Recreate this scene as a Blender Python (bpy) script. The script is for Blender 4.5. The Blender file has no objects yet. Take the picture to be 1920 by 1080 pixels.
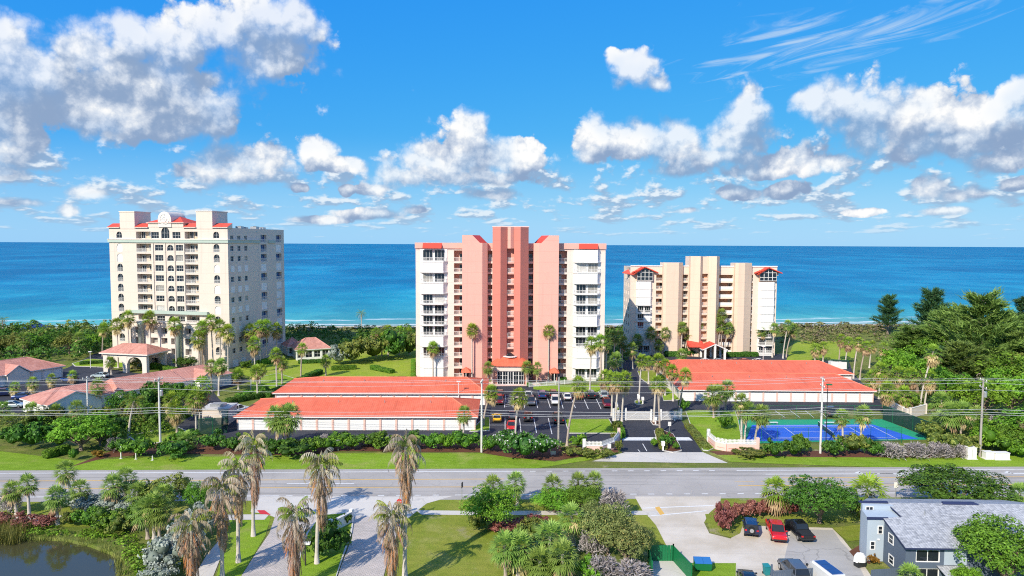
import bpy, bmesh, math, random
import numpy as np
from mathutils import Vector, Matrix
random.seed(7); rng = np.random.default_rng(7)
scene = bpy.context.scene
COL = scene.collection
R = math.radians

# ------------------------------------------------------------------ camera
CAM_H, FPX, PITCH, ROLL = 36.0, 1300.0, R(3.68), R(0.286)
cd_ = bpy.data.cameras.new('camera'); cam = bpy.data.objects.new('camera', cd_); COL.objects.link(cam)
cd_.sensor_width = 36.0; cd_.lens = FPX / 1920 * 36; cd_.clip_start = 0.5; cd_.clip_end = 60000
_f = Vector((0, math.cos(PITCH), -math.sin(PITCH))); _u0 = Vector((0, math.sin(PITCH), math.cos(PITCH))); _r0 = Vector((1, 0, 0))
_r = _r0 * math.cos(ROLL) + _u0 * math.sin(ROLL); _u = _u0 * math.cos(ROLL) - _r0 * math.sin(ROLL)
_m = Matrix((_r, _u, -_f)).transposed().to_4x4(); _m.translation = (0, 0, CAM_H); cam.matrix_world = _m
scene.camera = cam

def G(px, py, z=0.0):
    """ground (or height z) point surveyed from a photo position"""
    d = _r * ((px - 960) / FPX) + _u * ((540 - py) / FPX) + _f
    t = (z - CAM_H) / d.z
    return (d.x * t, d.y * t)

# ------------------------------------------------------------------ sun, exposure
SUN_EL, SUN_AZ = R(35), R(33)          # sun behind-left of the viewer; shadows run away and to the right
to_sun = Vector((-math.sin(SUN_AZ) * math.cos(SUN_EL), -math.cos(SUN_AZ) * math.cos(SUN_EL), math.sin(SUN_EL)))
sd = bpy.data.lights.new('sun', 'SUN'); sd.energy = 5.0; sd.angle = R(0.53); sd.color = (1.0, 0.91, 0.77)
sun = bpy.data.objects.new('sun', sd); COL.objects.link(sun); sun.rotation_euler = to_sun.to_track_quat('Z', 'Y').to_euler()
sun.location = (-60, -60, 120)
vs = scene.view_settings; vs.view_transform = 'Standard'; vs.look = 'None'; vs.exposure = 0.22; vs.gamma = 1.0
vs.use_curve_mapping = False
cy = scene.cycles; cy.max_bounces = 5; cy.diffuse_bounces = 3; cy.glossy_bounces = 2; cy.transmission_bounces = 2
cy.transparent_max_bounces = 6; cy.caustics_reflective = False; cy.caustics_refractive = False
scene.cycles.filter_width = 1.1; cy.use_denoising = False; cy.use_adaptive_sampling = True; cy.adaptive_threshold = 0.015
try: cy.denoiser = 'OPENIMAGEDENOISE'; cy.denoising_input_passes = 'RGB_ALBEDO_NORMAL'
except Exception: pass

# ------------------------------------------------------------------ node shorthand
class NT:
    def __init__(s, tree): s.t = tree; s.n = tree.nodes; s.l = tree.links
    def node(s, typ, ins=None, **kw):
        n = s.n.new(typ)
        for k, v in kw.items(): setattr(n, k, v)
        for k, v in (ins or {}).items(): s.put(n.inputs[k], v)
        return n
    def put(s, sock, v):
        if isinstance(v, bpy.types.NodeSocket): s.l.new(v, sock)
        elif v is not None:
            try: sock.default_value = v
            except Exception: sock.default_value = (*v, 1.0)
    def m(s, op, a, b=None, c=None, clamp=False):
        n = s.n.new('ShaderNodeMath'); n.operation = op; n.use_clamp = clamp
        for i, v in enumerate((a, b, c)):
            if v is not None: s.put(n.inputs[i], v)
        return n.outputs[0]
    def v(s, op, a, b=None, c=None):
        n = s.n.new('ShaderNodeVectorMath'); n.operation = op
        for i, x in enumerate((a, b, c)):
            if x is not None: s.put(n.inputs[i], x)
        return n.outputs['Value'] if op in ('LENGTH', 'DOT_PRODUCT', 'DISTANCE') else n.outputs[0]
    def mix(s, f, a, b, blend='MIX'):
        n = s.n.new('ShaderNodeMix'); n.data_type = 'RGBA'; n.blend_type = blend
        s.put(n.inputs[0], f); s.put(n.inputs[6], a); s.put(n.inputs[7], b); return n.outputs[2]
    def smooth(s, x, lo, hi, a=0.0, b=1.0):
        n = s.n.new('ShaderNodeMapRange'); n.interpolation_type = 'SMOOTHSTEP'
        for i, q in enumerate((x, lo, hi, a, b)): s.put(n.inputs[i], q)
        return n.outputs[0]
    def lin(s, x, lo, hi, a=0.0, b=1.0):
        n = s.n.new('ShaderNodeMapRange')
        for i, q in enumerate((x, lo, hi, a, b)): s.put(n.inputs[i], q)
        return n.outputs[0]
    def noise(s, vec, scale, detail=3, rough=0.55, dim='3D', dist=0.0):
        n = s.n.new('ShaderNodeTexNoise'); n.noise_dimensions = dim
        s.put(n.inputs['Vector'], vec); s.put(n.inputs['Scale'], scale)
        n.inputs['Detail'].default_value = detail; n.inputs['Roughness'].default_value = rough; n.inputs['Distortion'].default_value = dist
        return n.outputs[0]
    def xyz(s, x, y, z=0.0):
        n = s.n.new('ShaderNodeCombineXYZ')
        for i, q in enumerate((x, y, z)): s.put(n.inputs[i], q)
        return n.outputs[0]
    def sep(s, v):
        n = s.n.new('ShaderNodeSeparateXYZ'); s.put(n.inputs[0], v); return n.outputs

# ------------------------------------------------------------------ world: Nishita sky with cumulus and cirrus
# cloud puffs: azimuth, elevation, half width, half height (degrees)
PUFFS = [
    (-36.5, 12.3, 2.62, 2.12), (-34.7, 10.6, 3.03, 2.90), (-35.6, 7.8, 2.06, 1.79), (-30.9, 13.0, 2.33, 1.89), (-27.9, 14.6, 1.96, 1.36), (-25.5, 14.4, 2.60, 2.19),
    (-22.6, 15.5, 3.12, 1.63), (-19.6, 16.9, 2.66, 1.66), (-16.7, 16.4, 1.90, 1.35), (-18.8, 14.4, 3.87, 2.00), (-26.6, 10.8, 5.38, 2.56), (-30.0, 9.4, 3.18, 1.91),
    (-24.2, 9.7, 3.16, 1.81), (-28.4, 8.1, 3.79, 1.09), (-21.7, 6.0, 2.87, 1.56), (-19.4, 6.3, 1.78, 1.46), (-23.2, 5.1, 2.24, 0.97), (-15.4, 7.0, 1.40, 1.06),
    (-13.8, 6.0, 2.51, 0.56), (-35.5, 5.9, 1.00, 1.29), (-36.0, 4.5, 1.45, 0.71), (-31.3, 3.3, 1.16, 0.60), (-32.5, 2.1, 0.82, 0.41), (-35.2, 2.6, 1.77, 0.32),
    (-4.0, 8.4, 1.99, 1.76), (-2.5, 7.0, 4.65, 1.50), (-6.6, 6.4, 3.28, 1.40), (0.2, 7.1, 2.13, 1.32), (-8.7, 5.3, 3.03, 0.87), (-2.7, 5.3, 4.42, 0.70),
    (-11.3, 4.4, 1.70, 0.52), (-1.8, 4.0, 2.21, 0.57), (6.7, 8.4, 1.85, 1.66), (9.4, 8.3, 2.38, 1.30), (13.0, 8.1, 3.17, 1.46), (18.2, 9.9, 1.70, 1.88),
    (17.8, 8.4, 2.42, 1.68), (16.5, 6.8, 4.08, 0.93), (21.6, 6.4, 3.26, 0.98), (14.5, 6.2, 2.49, 0.68), (20.1, 5.7, 4.69, 0.50), (24.5, 6.3, 2.20, 0.56),
    (25.4, 10.6, 2.19, 1.79), (23.9, 9.8, 1.87, 1.41), (27.2, 9.0, 3.35, 1.96), (30.5, 9.4, 2.82, 1.82), (33.4, 8.3, 2.79, 1.84), (35.5, 9.8, 1.48, 1.51),
    (32.5, 7.0, 4.10, 1.04), (35.0, 5.7, 2.38, 0.72), (37.7, 8.2, 2.79, 2.09), (30.6, 4.1, 0.92, 0.83), (32.4, 3.5, 0.95, 0.45), (33.7, 3.8, 0.92, 0.59),
    (21.2, 4.1, 1.54, 0.58), (17.8, 4.0, 1.60, 0.50), (10.0, 13.7, 1.67, 1.13), (11.5, 12.8, 1.22, 0.69), (8.9, 14.7, 0.98, 0.70), (35.8, 4.1, 0.87, 0.43),
    (14.1, 2.7, 0.83, 0.26), (31.8, 2.4, 1.91, 0.26), (26.8, 2.4, 1.41, 0.24), (-15.4, 1.8, 2.05, 0.30), (-11.3, 2.3, 2.55, 0.43), (-7.9, 2.7, 1.13, 0.39),
    (-17.0, 4.3, 0.89, 0.38), (-13.4, 4.2, 0.84, 0.39), (-30, 36, 9, 5), (-14, 42, 8, 5), (10, 38, 9, 4.5), (26, 46, 10, 6),  # the large puffs here and below: unseen overhead, added to whiten the fill
    (-26, 55, 12, 7), (6, 58, 12, 7), (34, 66, 13, 7), (-8, 73, 14, 7), (-36, 70, 10, 6),
]
w = bpy.data.worlds.new('World'); scene.world = w; w.use_nodes = True
w.cycles.sampling_method = 'MANUAL'; w.cycles.sample_map_resolution = 512
T = NT(w.node_tree); w.node_tree.nodes.clear()
dirv = T.node('ShaderNodeTexCoord').outputs['Generated']
sky = T.node('ShaderNodeTexSky', sky_type='NISHITA', sun_disc=False, sun_elevation=SUN_EL, sun_rotation=math.pi + SUN_AZ,
             altitude=30, air_density=1.0, dust_density=0.25, ozone_density=2.0)
_s = T.node('ShaderNodeSeparateColor', {0: sky.outputs[0]}).outputs      # graded like the photograph: deep azure, pale horizon
_c = T.node('ShaderNodeCombineColor', {0: T.m('MULTIPLY', T.m('POWER', _s[0], 1.25), 0.105), 1: T.m('MULTIPLY', T.m('POWER', _s[1], 0.5), 1.22), 2: T.m('MULTIPLY', T.m('POWER', _s[2], 0.06), 5.15)})
dx, dy, dz = T.sep(dirv)
az = T.m('MULTIPLY', T.m('ARCTAN2', dx, dy), 180 / math.pi)
el = T.m('MULTIPLY', T.m('ARCSINE', dz), 180 / math.pi)

def group(name, fill):
    g = bpy.data.node_groups.new(name, 'ShaderNodeTree')
    g.interface.new_socket('q', in_out='INPUT', socket_type='NodeSocketVector')
    g.interface.new_socket('field', in_out='OUTPUT', socket_type='NodeSocketFloat')
    t = NT(g); gi = t.node('NodeGroupInput'); go = t.node('NodeGroupOutput')
    t.l.new(fill(t, gi.outputs[0]), go.inputs[0])
    def call(q):
        n = T.node('ShaderNodeGroup'); n.node_tree = g; T.l.new(q, n.inputs[0]); return n.outputs[0]
    return call
def fill_body(t, q):                    # union of the puffs, outlines warped by noise
    wn = t.node('ShaderNodeTexNoise', {'Vector': q, 'Scale': 0.30, 'Detail': 2.0, 'Roughness': 0.55}, noise_dimensions='2D')
    wa = t.lin(t.sep(q)[1], 1.5, 9.0, 0.12, 1.0); wq = t.v('MULTIPLY_ADD', t.v('MULTIPLY', t.v('SUBTRACT', wn.outputs[1], (0.5, 0.5, 0.5)), t.xyz(wa, wa, 0)), (2.8, 2.4, 0), q)
    acc = None
    for a, e, rx, ry in PUFFS:
        d = t.v('LENGTH', t.v('MULTIPLY_ADD', wq, (0.88 / rx, 0.84 / ry, 0), (-0.88 * a / rx, -0.84 * e / ry, 0)))
        acc = d if acc is None else t.m('SMOOTH_MIN', acc, d, 0.3)
    return t.m('MAXIMUM', t.m('SUBTRACT', 1.0, acc), -0.7)
def fill_detail(t, q):                  # cauliflower relief
    wn = t.node('ShaderNodeTexNoise', {'Vector': q, 'Scale': 1.1, 'Detail': 2.0, 'Roughness': 0.6}, noise_dimensions='2D')
    wq = t.v('MULTIPLY_ADD', t.v('SUBTRACT', wn.outputs[1], (0.5, 0.5, 0.5)), (0.5, 0.5, 0), q)
    vo = t.node('ShaderNodeTexVoronoi', {'Vector': wq, 'Scale': 0.62, 'Detail': 4.0, 'Roughness': 0.55, 'Lacunarity': 2.1}, voronoi_dimensions='2D', feature='F1', normalize=True)
    fb = t.m('SUBTRACT', t.noise(q, 0.33, 3, 0.5, '2D'), 0.5)
    return t.m('ADD', t.m('MULTIPLY', t.m('SUBTRACT', 0.42, vo.outputs['Distance']), 1.0), t.m('MULTIPLY', fb, 0.8))
body = group('cumulus_body', fill_body); detail = group('cumulus_detail', fill_detail)
q0 = T.xyz(T.m('SUBTRACT', T.m('PINGPONG', T.m('ADD', az, 40.0), 80.0), 40.0), el, 3.1)
b0 = body(q0); b1 = body(T.v('ADD', q0, (-0.7, 2.4, 0)))
d0 = detail(q0); d1 = detail(T.v('ADD', q0, (-0.30, 0.45, 0)))
f0 = T.m('ADD', b0, d0)
thin = T.smooth(T.noise(q0, 0.16, 3, 0.55, '2D'), 0.36, 0.62)                       # some clouds dense, some ragged and thin
acu = T.m('MULTIPLY', T.smooth(f0, 0.0, T.m('MULTIPLY_ADD', thin, 0.55, 0.20)), T.m('MULTIPLY_ADD', thin, -0.22, 1.0))
d2 = detail(T.v('ADD', q0, (-0.55, 1.15, 0)))
lum = T.smooth(T.m('ADD', T.m('MULTIPLY', T.m('SUBTRACT', b0, b1), 0.52), T.m('ADD', T.m('MULTIPLY', T.m('SUBTRACT', d0, d1), 0.75), T.m('MULTIPLY', T.m('SUBTRACT', d0, d2), 0.55))), -0.40, 1.05)
# cloud sheet of small fair-weather cumulus thinning out to the horizon
qq = T.xyz(T.m('MULTIPLY', az, 0.42), T.m('MULTIPLY', T.m('LOGARITHM', T.m('ADD', T.m('MAXIMUM', el, 0.0), 0.8), 2.718), 4.2), 7.7)
s0 = T.noise(qq, 0.72, 5, 0.56, '2D'); s1 = T.noise(T.v('ADD', qq, (-0.10, 0.24, 0)), 0.72, 4, 0.56, '2D')
cov = T.m('SUBTRACT', T.smooth(el, 0.2, 1.6, 0.25, 1.0), T.smooth(el, 5.0, 11.0, 0.0, 1.0))
sthr = T.m('SUBTRACT', 0.72, T.m('MULTIPLY', cov, 0.255))
asm = T.m('MULTIPLY', T.smooth(T.m('SUBTRACT', s0, sthr), 0.0, 0.17), T.smooth(el, 0.0, 2.5, 0.25, 0.85))
slum = T.smooth(T.m('ADD', T.m('SUBTRACT', s0, s1), T.m('MULTIPLY', T.m('SUBTRACT', T.noise(q0, 0.12, 2, 0.5, '2D'), 0.5), 0.22)), -0.05, 0.15)
# cirrus: streaked noise
cr = T.xyz(T.m('ADD', T.m('MULTIPLY', az, 0.06), T.m('MULTIPLY', el, 0.10)), T.m('ADD', T.m('MULTIPLY', el, 0.62), T.m('MULTIPLY', az, -0.10)), 2.0)
cn = T.noise(cr, 1.3, 6, 0.6, '2D', 1.4)
sa, se = 26.6, 15.0                                                    # the long streak on the right
ca = T.m('SUBTRACT', az, sa); ce = T.m('SUBTRACT', el, T.m('ADD', se, T.m('MULTIPLY', T.m('SUBTRACT', az, sa), 0.14)))
cb = T.m('SUBTRACT', 1.0, T.v('LENGTH', T.xyz(T.m('DIVIDE', ca, 11.5), T.m('DIVIDE', ce, T.lin(ca, -9.0, 10.0, 2.9, 1.1)))))
aci = T.m('MULTIPLY', T.smooth(T.m('ADD', T.m('MULTIPLY', cb, 0.55), T.m('MULTIPLY', T.m('SUBTRACT', cn, 0.5), 2.2)), 0.06, 0.80), 0.60)
c_shadow, c_mid, c_white = (0.26, 0.37, 0.56), (0.62, 0.69, 0.80), (0.97, 0.97, 0.96)
def ccol(l):
    a = T.mix(T.smooth(l, 0.0, 0.50), c_shadow, c_mid); return T.mix(T.smooth(l, 0.38, 0.80), a, c_white)
col_s = ccol(slum); col_c = ccol(lum)
low = T.smooth(el, 0.0, 9.0, 1.0, 0.0)
skyc = T.mix(T.m('MULTIPLY', low, 0.55), _c.outputs[0], (3.1, 5.0, 6.3, 1))
bg_sky = T.node('ShaderNodeBackground', {'Color': skyc, 'Strength': 0.135})
bg_ci = T.node('ShaderNodeBackground', {'Color': (0.72, 0.85, 0.97, 1), 'Strength': 0.8})
bg_s = T.node('ShaderNodeBackground', {'Color': T.mix(T.m('MULTIPLY', low, 0.45), col_s, (0.46, 0.66, 0.84, 1)), 'Strength': 0.90})
bg_c = T.node('ShaderNodeBackground', {'Color': col_c, 'Strength': 0.90})
def mixs(f, a, b):
    n = T.node('ShaderNodeMixShader'); T.put(n.inputs[0], f); T.l.new(a, n.inputs[1]); T.l.new(b, n.inputs[2]); return n.outputs[0]
up = T.smooth(dz, -0.005, 0.004)
o = mixs(aci, bg_sky.outputs[0], bg_ci.outputs[0])
o = mixs(T.m('MULTIPLY', asm, up), o, bg_s.outputs[0])
o = mixs(T.m('MULTIPLY', acu, up), o, bg_c.outputs[0])
T.l.new(o, T.node('ShaderNodeOutputWorld').inputs[0])

# ------------------------------------------------------------------ mesh helpers
def link(o, parent=None):
    COL.objects.link(o)
    if parent is not None: o.parent = parent
    return o

class MB:
    """collects faces of one mesh"""
    def __init__(s): s.v = []; s.f = []; s.mi = []; s.m = 0
    def face(s, pts):
        i = len(s.v); s.v.extend(pts); s.f.append(tuple(range(i, i + len(pts)))); s.mi.append(s.m); return s
    def box(s, x0, x1, y0, y1, z0, z1):
        i = len(s.v)
        s.v += [(x0,y0,z0),(x1,y0,z0),(x1,y1,z0),(x0,y1,z0),(x0,y0,z1),(x1,y0,z1),(x1,y1,z1),(x0,y1,z1)]
        for q in ((0,3,2,1),(4,5,6,7),(0,1,5,4),(1,2,6,5),(2,3,7,6),(3,0,4,7)):
            s.f.append(tuple(i + k for k in q)); s.mi.append(s.m)
        return s
    def prism(s, poly, z0, z1, top=None):
        """extrude a plan polygon; z1 may be a list of heights per corner"""
        n = len(poly); i = len(s.v)
        a = sum(poly[k][0]*poly[(k+1)%n][1] - poly[(k+1)%n][0]*poly[k][1] for k in range(n))
        if a < 0: poly = poly[::-1]; z1 = z1[::-1] if isinstance(z1, (list, tuple)) else z1
        zz = list(z1) if isinstance(z1, (list, tuple)) else [z1] * n
        s.v += [(p[0], p[1], z0) for p in poly] + [(p[0], p[1], zz[k]) for k, p in enumerate(poly)]
        for k in range(n):
            j = (k + 1) % n; s.f.append((i+k, i+j, i+n+j, i+n+k)); s.mi.append(s.m)
        s.f.append(tuple(i + n + k for k in range(n))); s.mi.append(s.m if top is None else top)
        s.f.append(tuple(i + n - 1 - k for k in range(n))); s.mi.append(s.m)
        return s
    def tube(s, pts, rad, n=6, cap=True):
        pts = [Vector(p) for p in pts]; rad = rad if isinstance(rad, (list, tuple)) else [rad] * len(pts)
        i0 = len(s.v); ref = Vector((0, 0, 1)) if abs((pts[-1] - pts[0]).normalized().z) < 0.9 else Vector((1, 0, 0))
        for k, p in enumerate(pts):
            t = (pts[min(k+1, len(pts)-1)] - pts[max(k-1, 0)]).normalized(); a = t.cross(ref).normalized(); b = t.cross(a)
            for j in range(n):
                w = 2 * math.pi * j / n; q = p + (a * math.cos(w) + b * math.sin(w)) * rad[k]; s.v.append(tuple(q))
        for k in range(len(pts) - 1):
            for j in range(n):
                s.f.append((i0+k*n+j, i0+k*n+(j+1) % n, i0+(k+1)*n+(j+1) % n, i0+(k+1)*n+j)); s.mi.append(s.m)
        if cap:
            s.f.append(tuple(i0 + j for j in range(n))); s.mi.append(s.m)
            e = i0 + (len(pts)-1)*n; s.f.append(tuple(e + n - 1 - j for j in range(n))); s.mi.append(s.m)
        return s
    def lathe(s, prof, n=12, cx=0, cy=0):
        i0 = len(s.v)
        for r, z in prof:
            for j in range(n): s.v.append((cx + r*math.cos(2*math.pi*j/n), cy + r*math.sin(2*math.pi*j/n), z))
        for k in range(len(prof)-1):
            for j in range(n):
                s.f.append((i0+k*n+j, i0+k*n+(j+1) % n, i0+(k+1)*n+(j+1) % n, i0+(k+1)*n+j)); s.mi.append(s.m)
        s.f.append(tuple(i0 + n - 1 - j for j in range(n))); s.mi.append(s.m)
        e = i0 + (len(prof)-1)*n; s.f.append(tuple(e + j for j in range(n))); s.mi.append(s.m)
        return s
    def loft(s, rings, caps=True):
        i0 = len(s.v); n = len(rings[0])
        for r in rings: s.v.extend(r)
        for k in range(len(rings)-1):
            for j in range(n):
                s.f.append((i0+k*n+j, i0+k*n+(j+1) % n, i0+(k+1)*n+(j+1) % n, i0+(k+1)*n+j)); s.mi.append(s.m)
        if caps:
            s.f.append(tuple(i0 + n - 1 - j for j in range(n))); s.mi.append(s.m)
            e = i0 + (len(rings)-1)*n; s.f.append(tuple(e + j for j in range(n))); s.mi.append(s.m)
        return s
    def mesh(s, name, mats, smooth=False):
        me = bpy.data.meshes.new(name); me.from_pydata([tuple(map(float, q)) for q in s.v], [], s.f)
        for m_ in (mats if isinstance(mats, (list, tuple)) else [mats]): me.materials.append(m_)
        if any(s.mi): me.polygons.foreach_set('material_index', s.mi)
        if smooth: me.polygons.foreach_set('use_smooth', [True] * len(me.polygons))
        me.update(); return me
    def build(s, name, mats, parent=None, loc=(0,0,0), rz=0, smooth=False):
        return put(name, s.mesh(name, mats, smooth), parent, loc, rz)

def put(name, me, parent=None, loc=(0,0,0), rz=0, sc=None):
    o = bpy.data.objects.new(name, me); link(o, parent); o.location = loc
    if rz: o.rotation_euler = (0, 0, rz)
    if sc: o.scale = sc if isinstance(sc, (list, tuple)) else (sc, sc, sc)
    return o

def tag(o, label=None, cat=None, group=None, kind=None):
    if label: o['label'] = label
    if cat: o['category'] = cat
    if group: o['group'] = group
    if kind: o['kind'] = kind
    return o

def thing(name, label, cat, loc=(0,0,0), rz=0, group=None, sc=None):
    o = put(name, None, None, (loc[0], loc[1], loc[2] if len(loc) > 2 else 0), rz, sc); o.empty_display_size = 0.5
    return tag(o, label, cat, group)

ORD = ['first', 'second', 'third', 'fourth', 'fifth', 'sixth', 'seventh', 'eighth', 'ninth', 'tenth', 'eleventh', 'twelfth']
def ordinal(i, n):
    if i == 0: return 'leftmost'
    if i == n - 1: return 'rightmost'
    return ORD[i] + ' from left' if i < (n + 1) // 2 else ORD[n - 1 - i] + ' from right'

# ------------------------------------------------------------------ materials
MATS = {}
def newmat(name):
    m = bpy.data.materials.new(name); m.use_nodes = True; m.node_tree.nodes.clear(); t = NT(m.node_tree)
    out = t.node('ShaderNodeOutputMaterial'); b = t.node('ShaderNodeBsdfPrincipled'); t.l.new(b.outputs[0], out.inputs[0])
    MATS[name] = m; t.out = out; t.b = b
    return m, t
def pos(t): return t.node('ShaderNodeNewGeometry').outputs['Position']

def plain(name, col, rough=0.7, var=0.08, scale=0.8, spec=0.3, metal=0.0, bump=0.0, bscale=6.0, streak=0.0, fine=0.0, joint=0.0):
    """painted or cast surface: base colour with blotches, fine speckle, rain streaks and a little relief"""
    m, t = newmat(name); p = pos(t)
    n = t.noise(p, scale, 5, 0.6)
    c = t.mix(n, tuple(max(0, x * (1 - var)) for x in col) + (1,), tuple(min(1, x * (1 + var)) for x in col) + (1,))
    if fine: c = t.mix(t.smooth(t.noise(p, 11.0, 2, 0.7), 0.42, 0.62), c, tuple(x * (1 - fine) for x in col) + (1,))
    if streak:
        sv = t.v('MULTIPLY', p, (1.3, 1.3, 0.05)); k = t.smooth(t.noise(sv, 1.0, 4, 0.6), 0.52, 0.75)
        c = t.mix(t.m('MULTIPLY', k, streak), c, tuple(x * 0.55 for x in col) + (1,))
    if joint:                                                   # control joints in the render, one per storey
        fz = t.m('FRACT', t.m('DIVIDE', t.m('SUBTRACT', t.sep(p)[2], 0.45), joint)); c = t.mix(t.m('MULTIPLY', t.smooth(fz, 0.035, 0.05, 1.0, 0.0), 0.22), c, tuple(x * 0.5 for x in col) + (1,))
        c = t.mix(t.m('MULTIPLY', t.smooth(t.noise(t.v('MULTIPLY', p, (0.5, 0.5, 0.35)), 1.0, 5, 0.65), 0.5, 0.75), 0.22), c, tuple(x * 0.78 for x in col) + (1,))
    t.put(t.b.inputs['Base Color'], c); t.b.inputs['Roughness'].default_value = rough; t.b.inputs['Metallic'].default_value = metal
    t.b.inputs['Specular IOR Level'].default_value = spec
    if bump:
        bn = t.node('ShaderNodeBump', {'Height': t.noise(p, bscale, 4, 0.6), 'Strength': bump, 'Distance': 0.05}); t.l.new(bn.outputs[0], t.b.inputs['Normal'])
    return m

plain('cream', (0.68, 0.585, 0.505), 0.75, 0.04, 0.25, streak=0.22, joint=2.95, bump=0.15)
plain('cream_light', (0.73, 0.65, 0.575), 0.75, 0.04, 0.3, streak=0.14)
plain('sage', (0.42, 0.50, 0.44), 0.7, 0.06, 0.3)
plain('pink', (0.76, 0.40, 0.33), 0.75, 0.04, 0.2, streak=0.22, joint=2.79, bump=0.15)
plain('pink_pale', (0.80, 0.55, 0.48), 0.75, 0.04, 0.25, streak=0.15)
plain('rose', (0.60, 0.215, 0.17), 0.75, 0.05, 0.25, streak=0.2, joint=2.79, bump=0.15)
plain('blush', (0.78, 0.63, 0.56), 0.75, 0.04, 0.25, streak=0.2, joint=2.79)
plain('tan', (0.74, 0.57, 0.44), 0.75, 0.04, 0.25, streak=0.2, joint=2.6, bump=0.15)
plain('tan_pale', (0.76, 0.62, 0.51), 0.75, 0.04, 0.25, streak=0.2, joint=2.6)
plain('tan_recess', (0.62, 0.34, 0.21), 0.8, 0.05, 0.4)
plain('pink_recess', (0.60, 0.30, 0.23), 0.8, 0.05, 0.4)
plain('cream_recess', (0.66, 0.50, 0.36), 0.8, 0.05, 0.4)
plain('white', (0.78, 0.765, 0.74), 0.55, 0.04, 0.5, streak=0.15)
plain('garage_wall', (0.74, 0.50, 0.43), 0.8, 0.05, 0.5)
plain('roof_flat', (0.55, 0.53, 0.50), 0.9, 0.12, 0.3)
plain('red_roof', (0.66, 0.075, 0.045), 0.5, 0.08, 0.6)
plain('kerb', (0.58, 0.56, 0.52), 0.85, 0.10, 1.5)
plain('steel', (0.45, 0.46, 0.47), 0.4, 0.1, 2.0, metal=0.6)
plain('dark_metal', (0.03, 0.032, 0.035), 0.45, 0.1, 2.0)
plain('wood_pole', (0.36, 0.33, 0.30), 0.85, 0.18, 2.0)
plain('concrete_pole', (0.62, 0.61, 0.58), 0.8, 0.08, 2.0)
plain('wire', (0.52, 0.53, 0.55), 0.5, 0.0, 1.0)
plain('rubber', (0.02, 0.02, 0.02), 0.8, 0.0, 1.0)
plain('chrome', (0.65, 0.66, 0.68), 0.2, 0.0, 1.0, metal=0.9)
plain('blue_tarp', (0.02, 0.05, 0.22), 0.6, 0.1, 1.0)
plain('green_paint', (0.01, 0.16, 0.06), 0.5, 0.1, 1.0)
plain('blue_lid', (0.03, 0.16, 0.42), 0.5, 0.1, 1.0)
plain('teal', (0.02, 0.22, 0.24), 0.5, 0.1, 1.0)
plain('yellow', (0.70, 0.42, 0.10), 0.7, 0.1, 1.0)
plain('red_paint', (0.62, 0.03, 0.03), 0.4, 0.05, 1.0)
plain('grey_siding', (0.40, 0.47, 0.54), 0.75, 0.07, 0.6, streak=0.2)
plain('slate_siding', (0.10, 0.13, 0.18), 0.75, 0.10, 0.6, streak=0.15)
plain('navy_trim', (0.03, 0.04, 0.10), 0.6, 0.1, 1.0)

def glass(name, col, rough=0.05):
    m, t = newmat(name); p = pos(t)
    c = t.mix(t.noise(p, 0.9, 2, 0.5), col, tuple(x * 1.8 for x in col))
    t.put(t.b.inputs['Base Color'], c); t.b.inputs['Roughness'].default_value = rough; t.b.inputs['Specular IOR Level'].default_value = 0.5
    bn = t.node('ShaderNodeBump', {'Height': t.noise(p, 0.8, 2, 0.5), 'Strength': 0.04, 'Distance': 0.2}); t.l.new(bn.outputs[0], t.b.inputs['Normal'])
    return m
glass('glass', (0.012, 0.016, 0.022)); glass('curtain', (0.20, 0.19, 0.17), 0.12); glass('blind', (0.36, 0.35, 0.33), 0.2); glass('glass_blue', (0.02, 0.05, 0.15)); glass('glass_car', (0.015, 0.018, 0.022)); glass('lamp_red', (0.35, 0.01, 0.01)); glass('lamp_clear', (0.55, 0.55, 0.55))

def corrugated(name, col, pitch=0.13, axis='Z', strength=0.5):
    m, t = newmat(name); p = pos(t); x, y, z = t.sep(p); a = {'X': x, 'Y': y, 'Z': z}[axis]
    sw = t.m('SINE', t.m('MULTIPLY', a, 2 * math.pi / pitch))
    c = t.mix(t.noise(p, 0.6, 4, 0.6), tuple(q * 0.93 for q in col), col)
    t.put(t.b.inputs['Base Color'], c); t.b.inputs['Roughness'].default_value = 0.5
    bn = t.node('ShaderNodeBump', {'Height': sw, 'Strength': strength, 'Distance': 0.02}); t.l.new(bn.outputs[0], t.b.inputs['Normal'])
    return m
corrugated('shutter_white', (0.80, 0.79, 0.78), 0.16, 'Z', 0.45)
corrugated('door_white', (0.80, 0.80, 0.79), 0.53, 'Z', 0.35)

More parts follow.
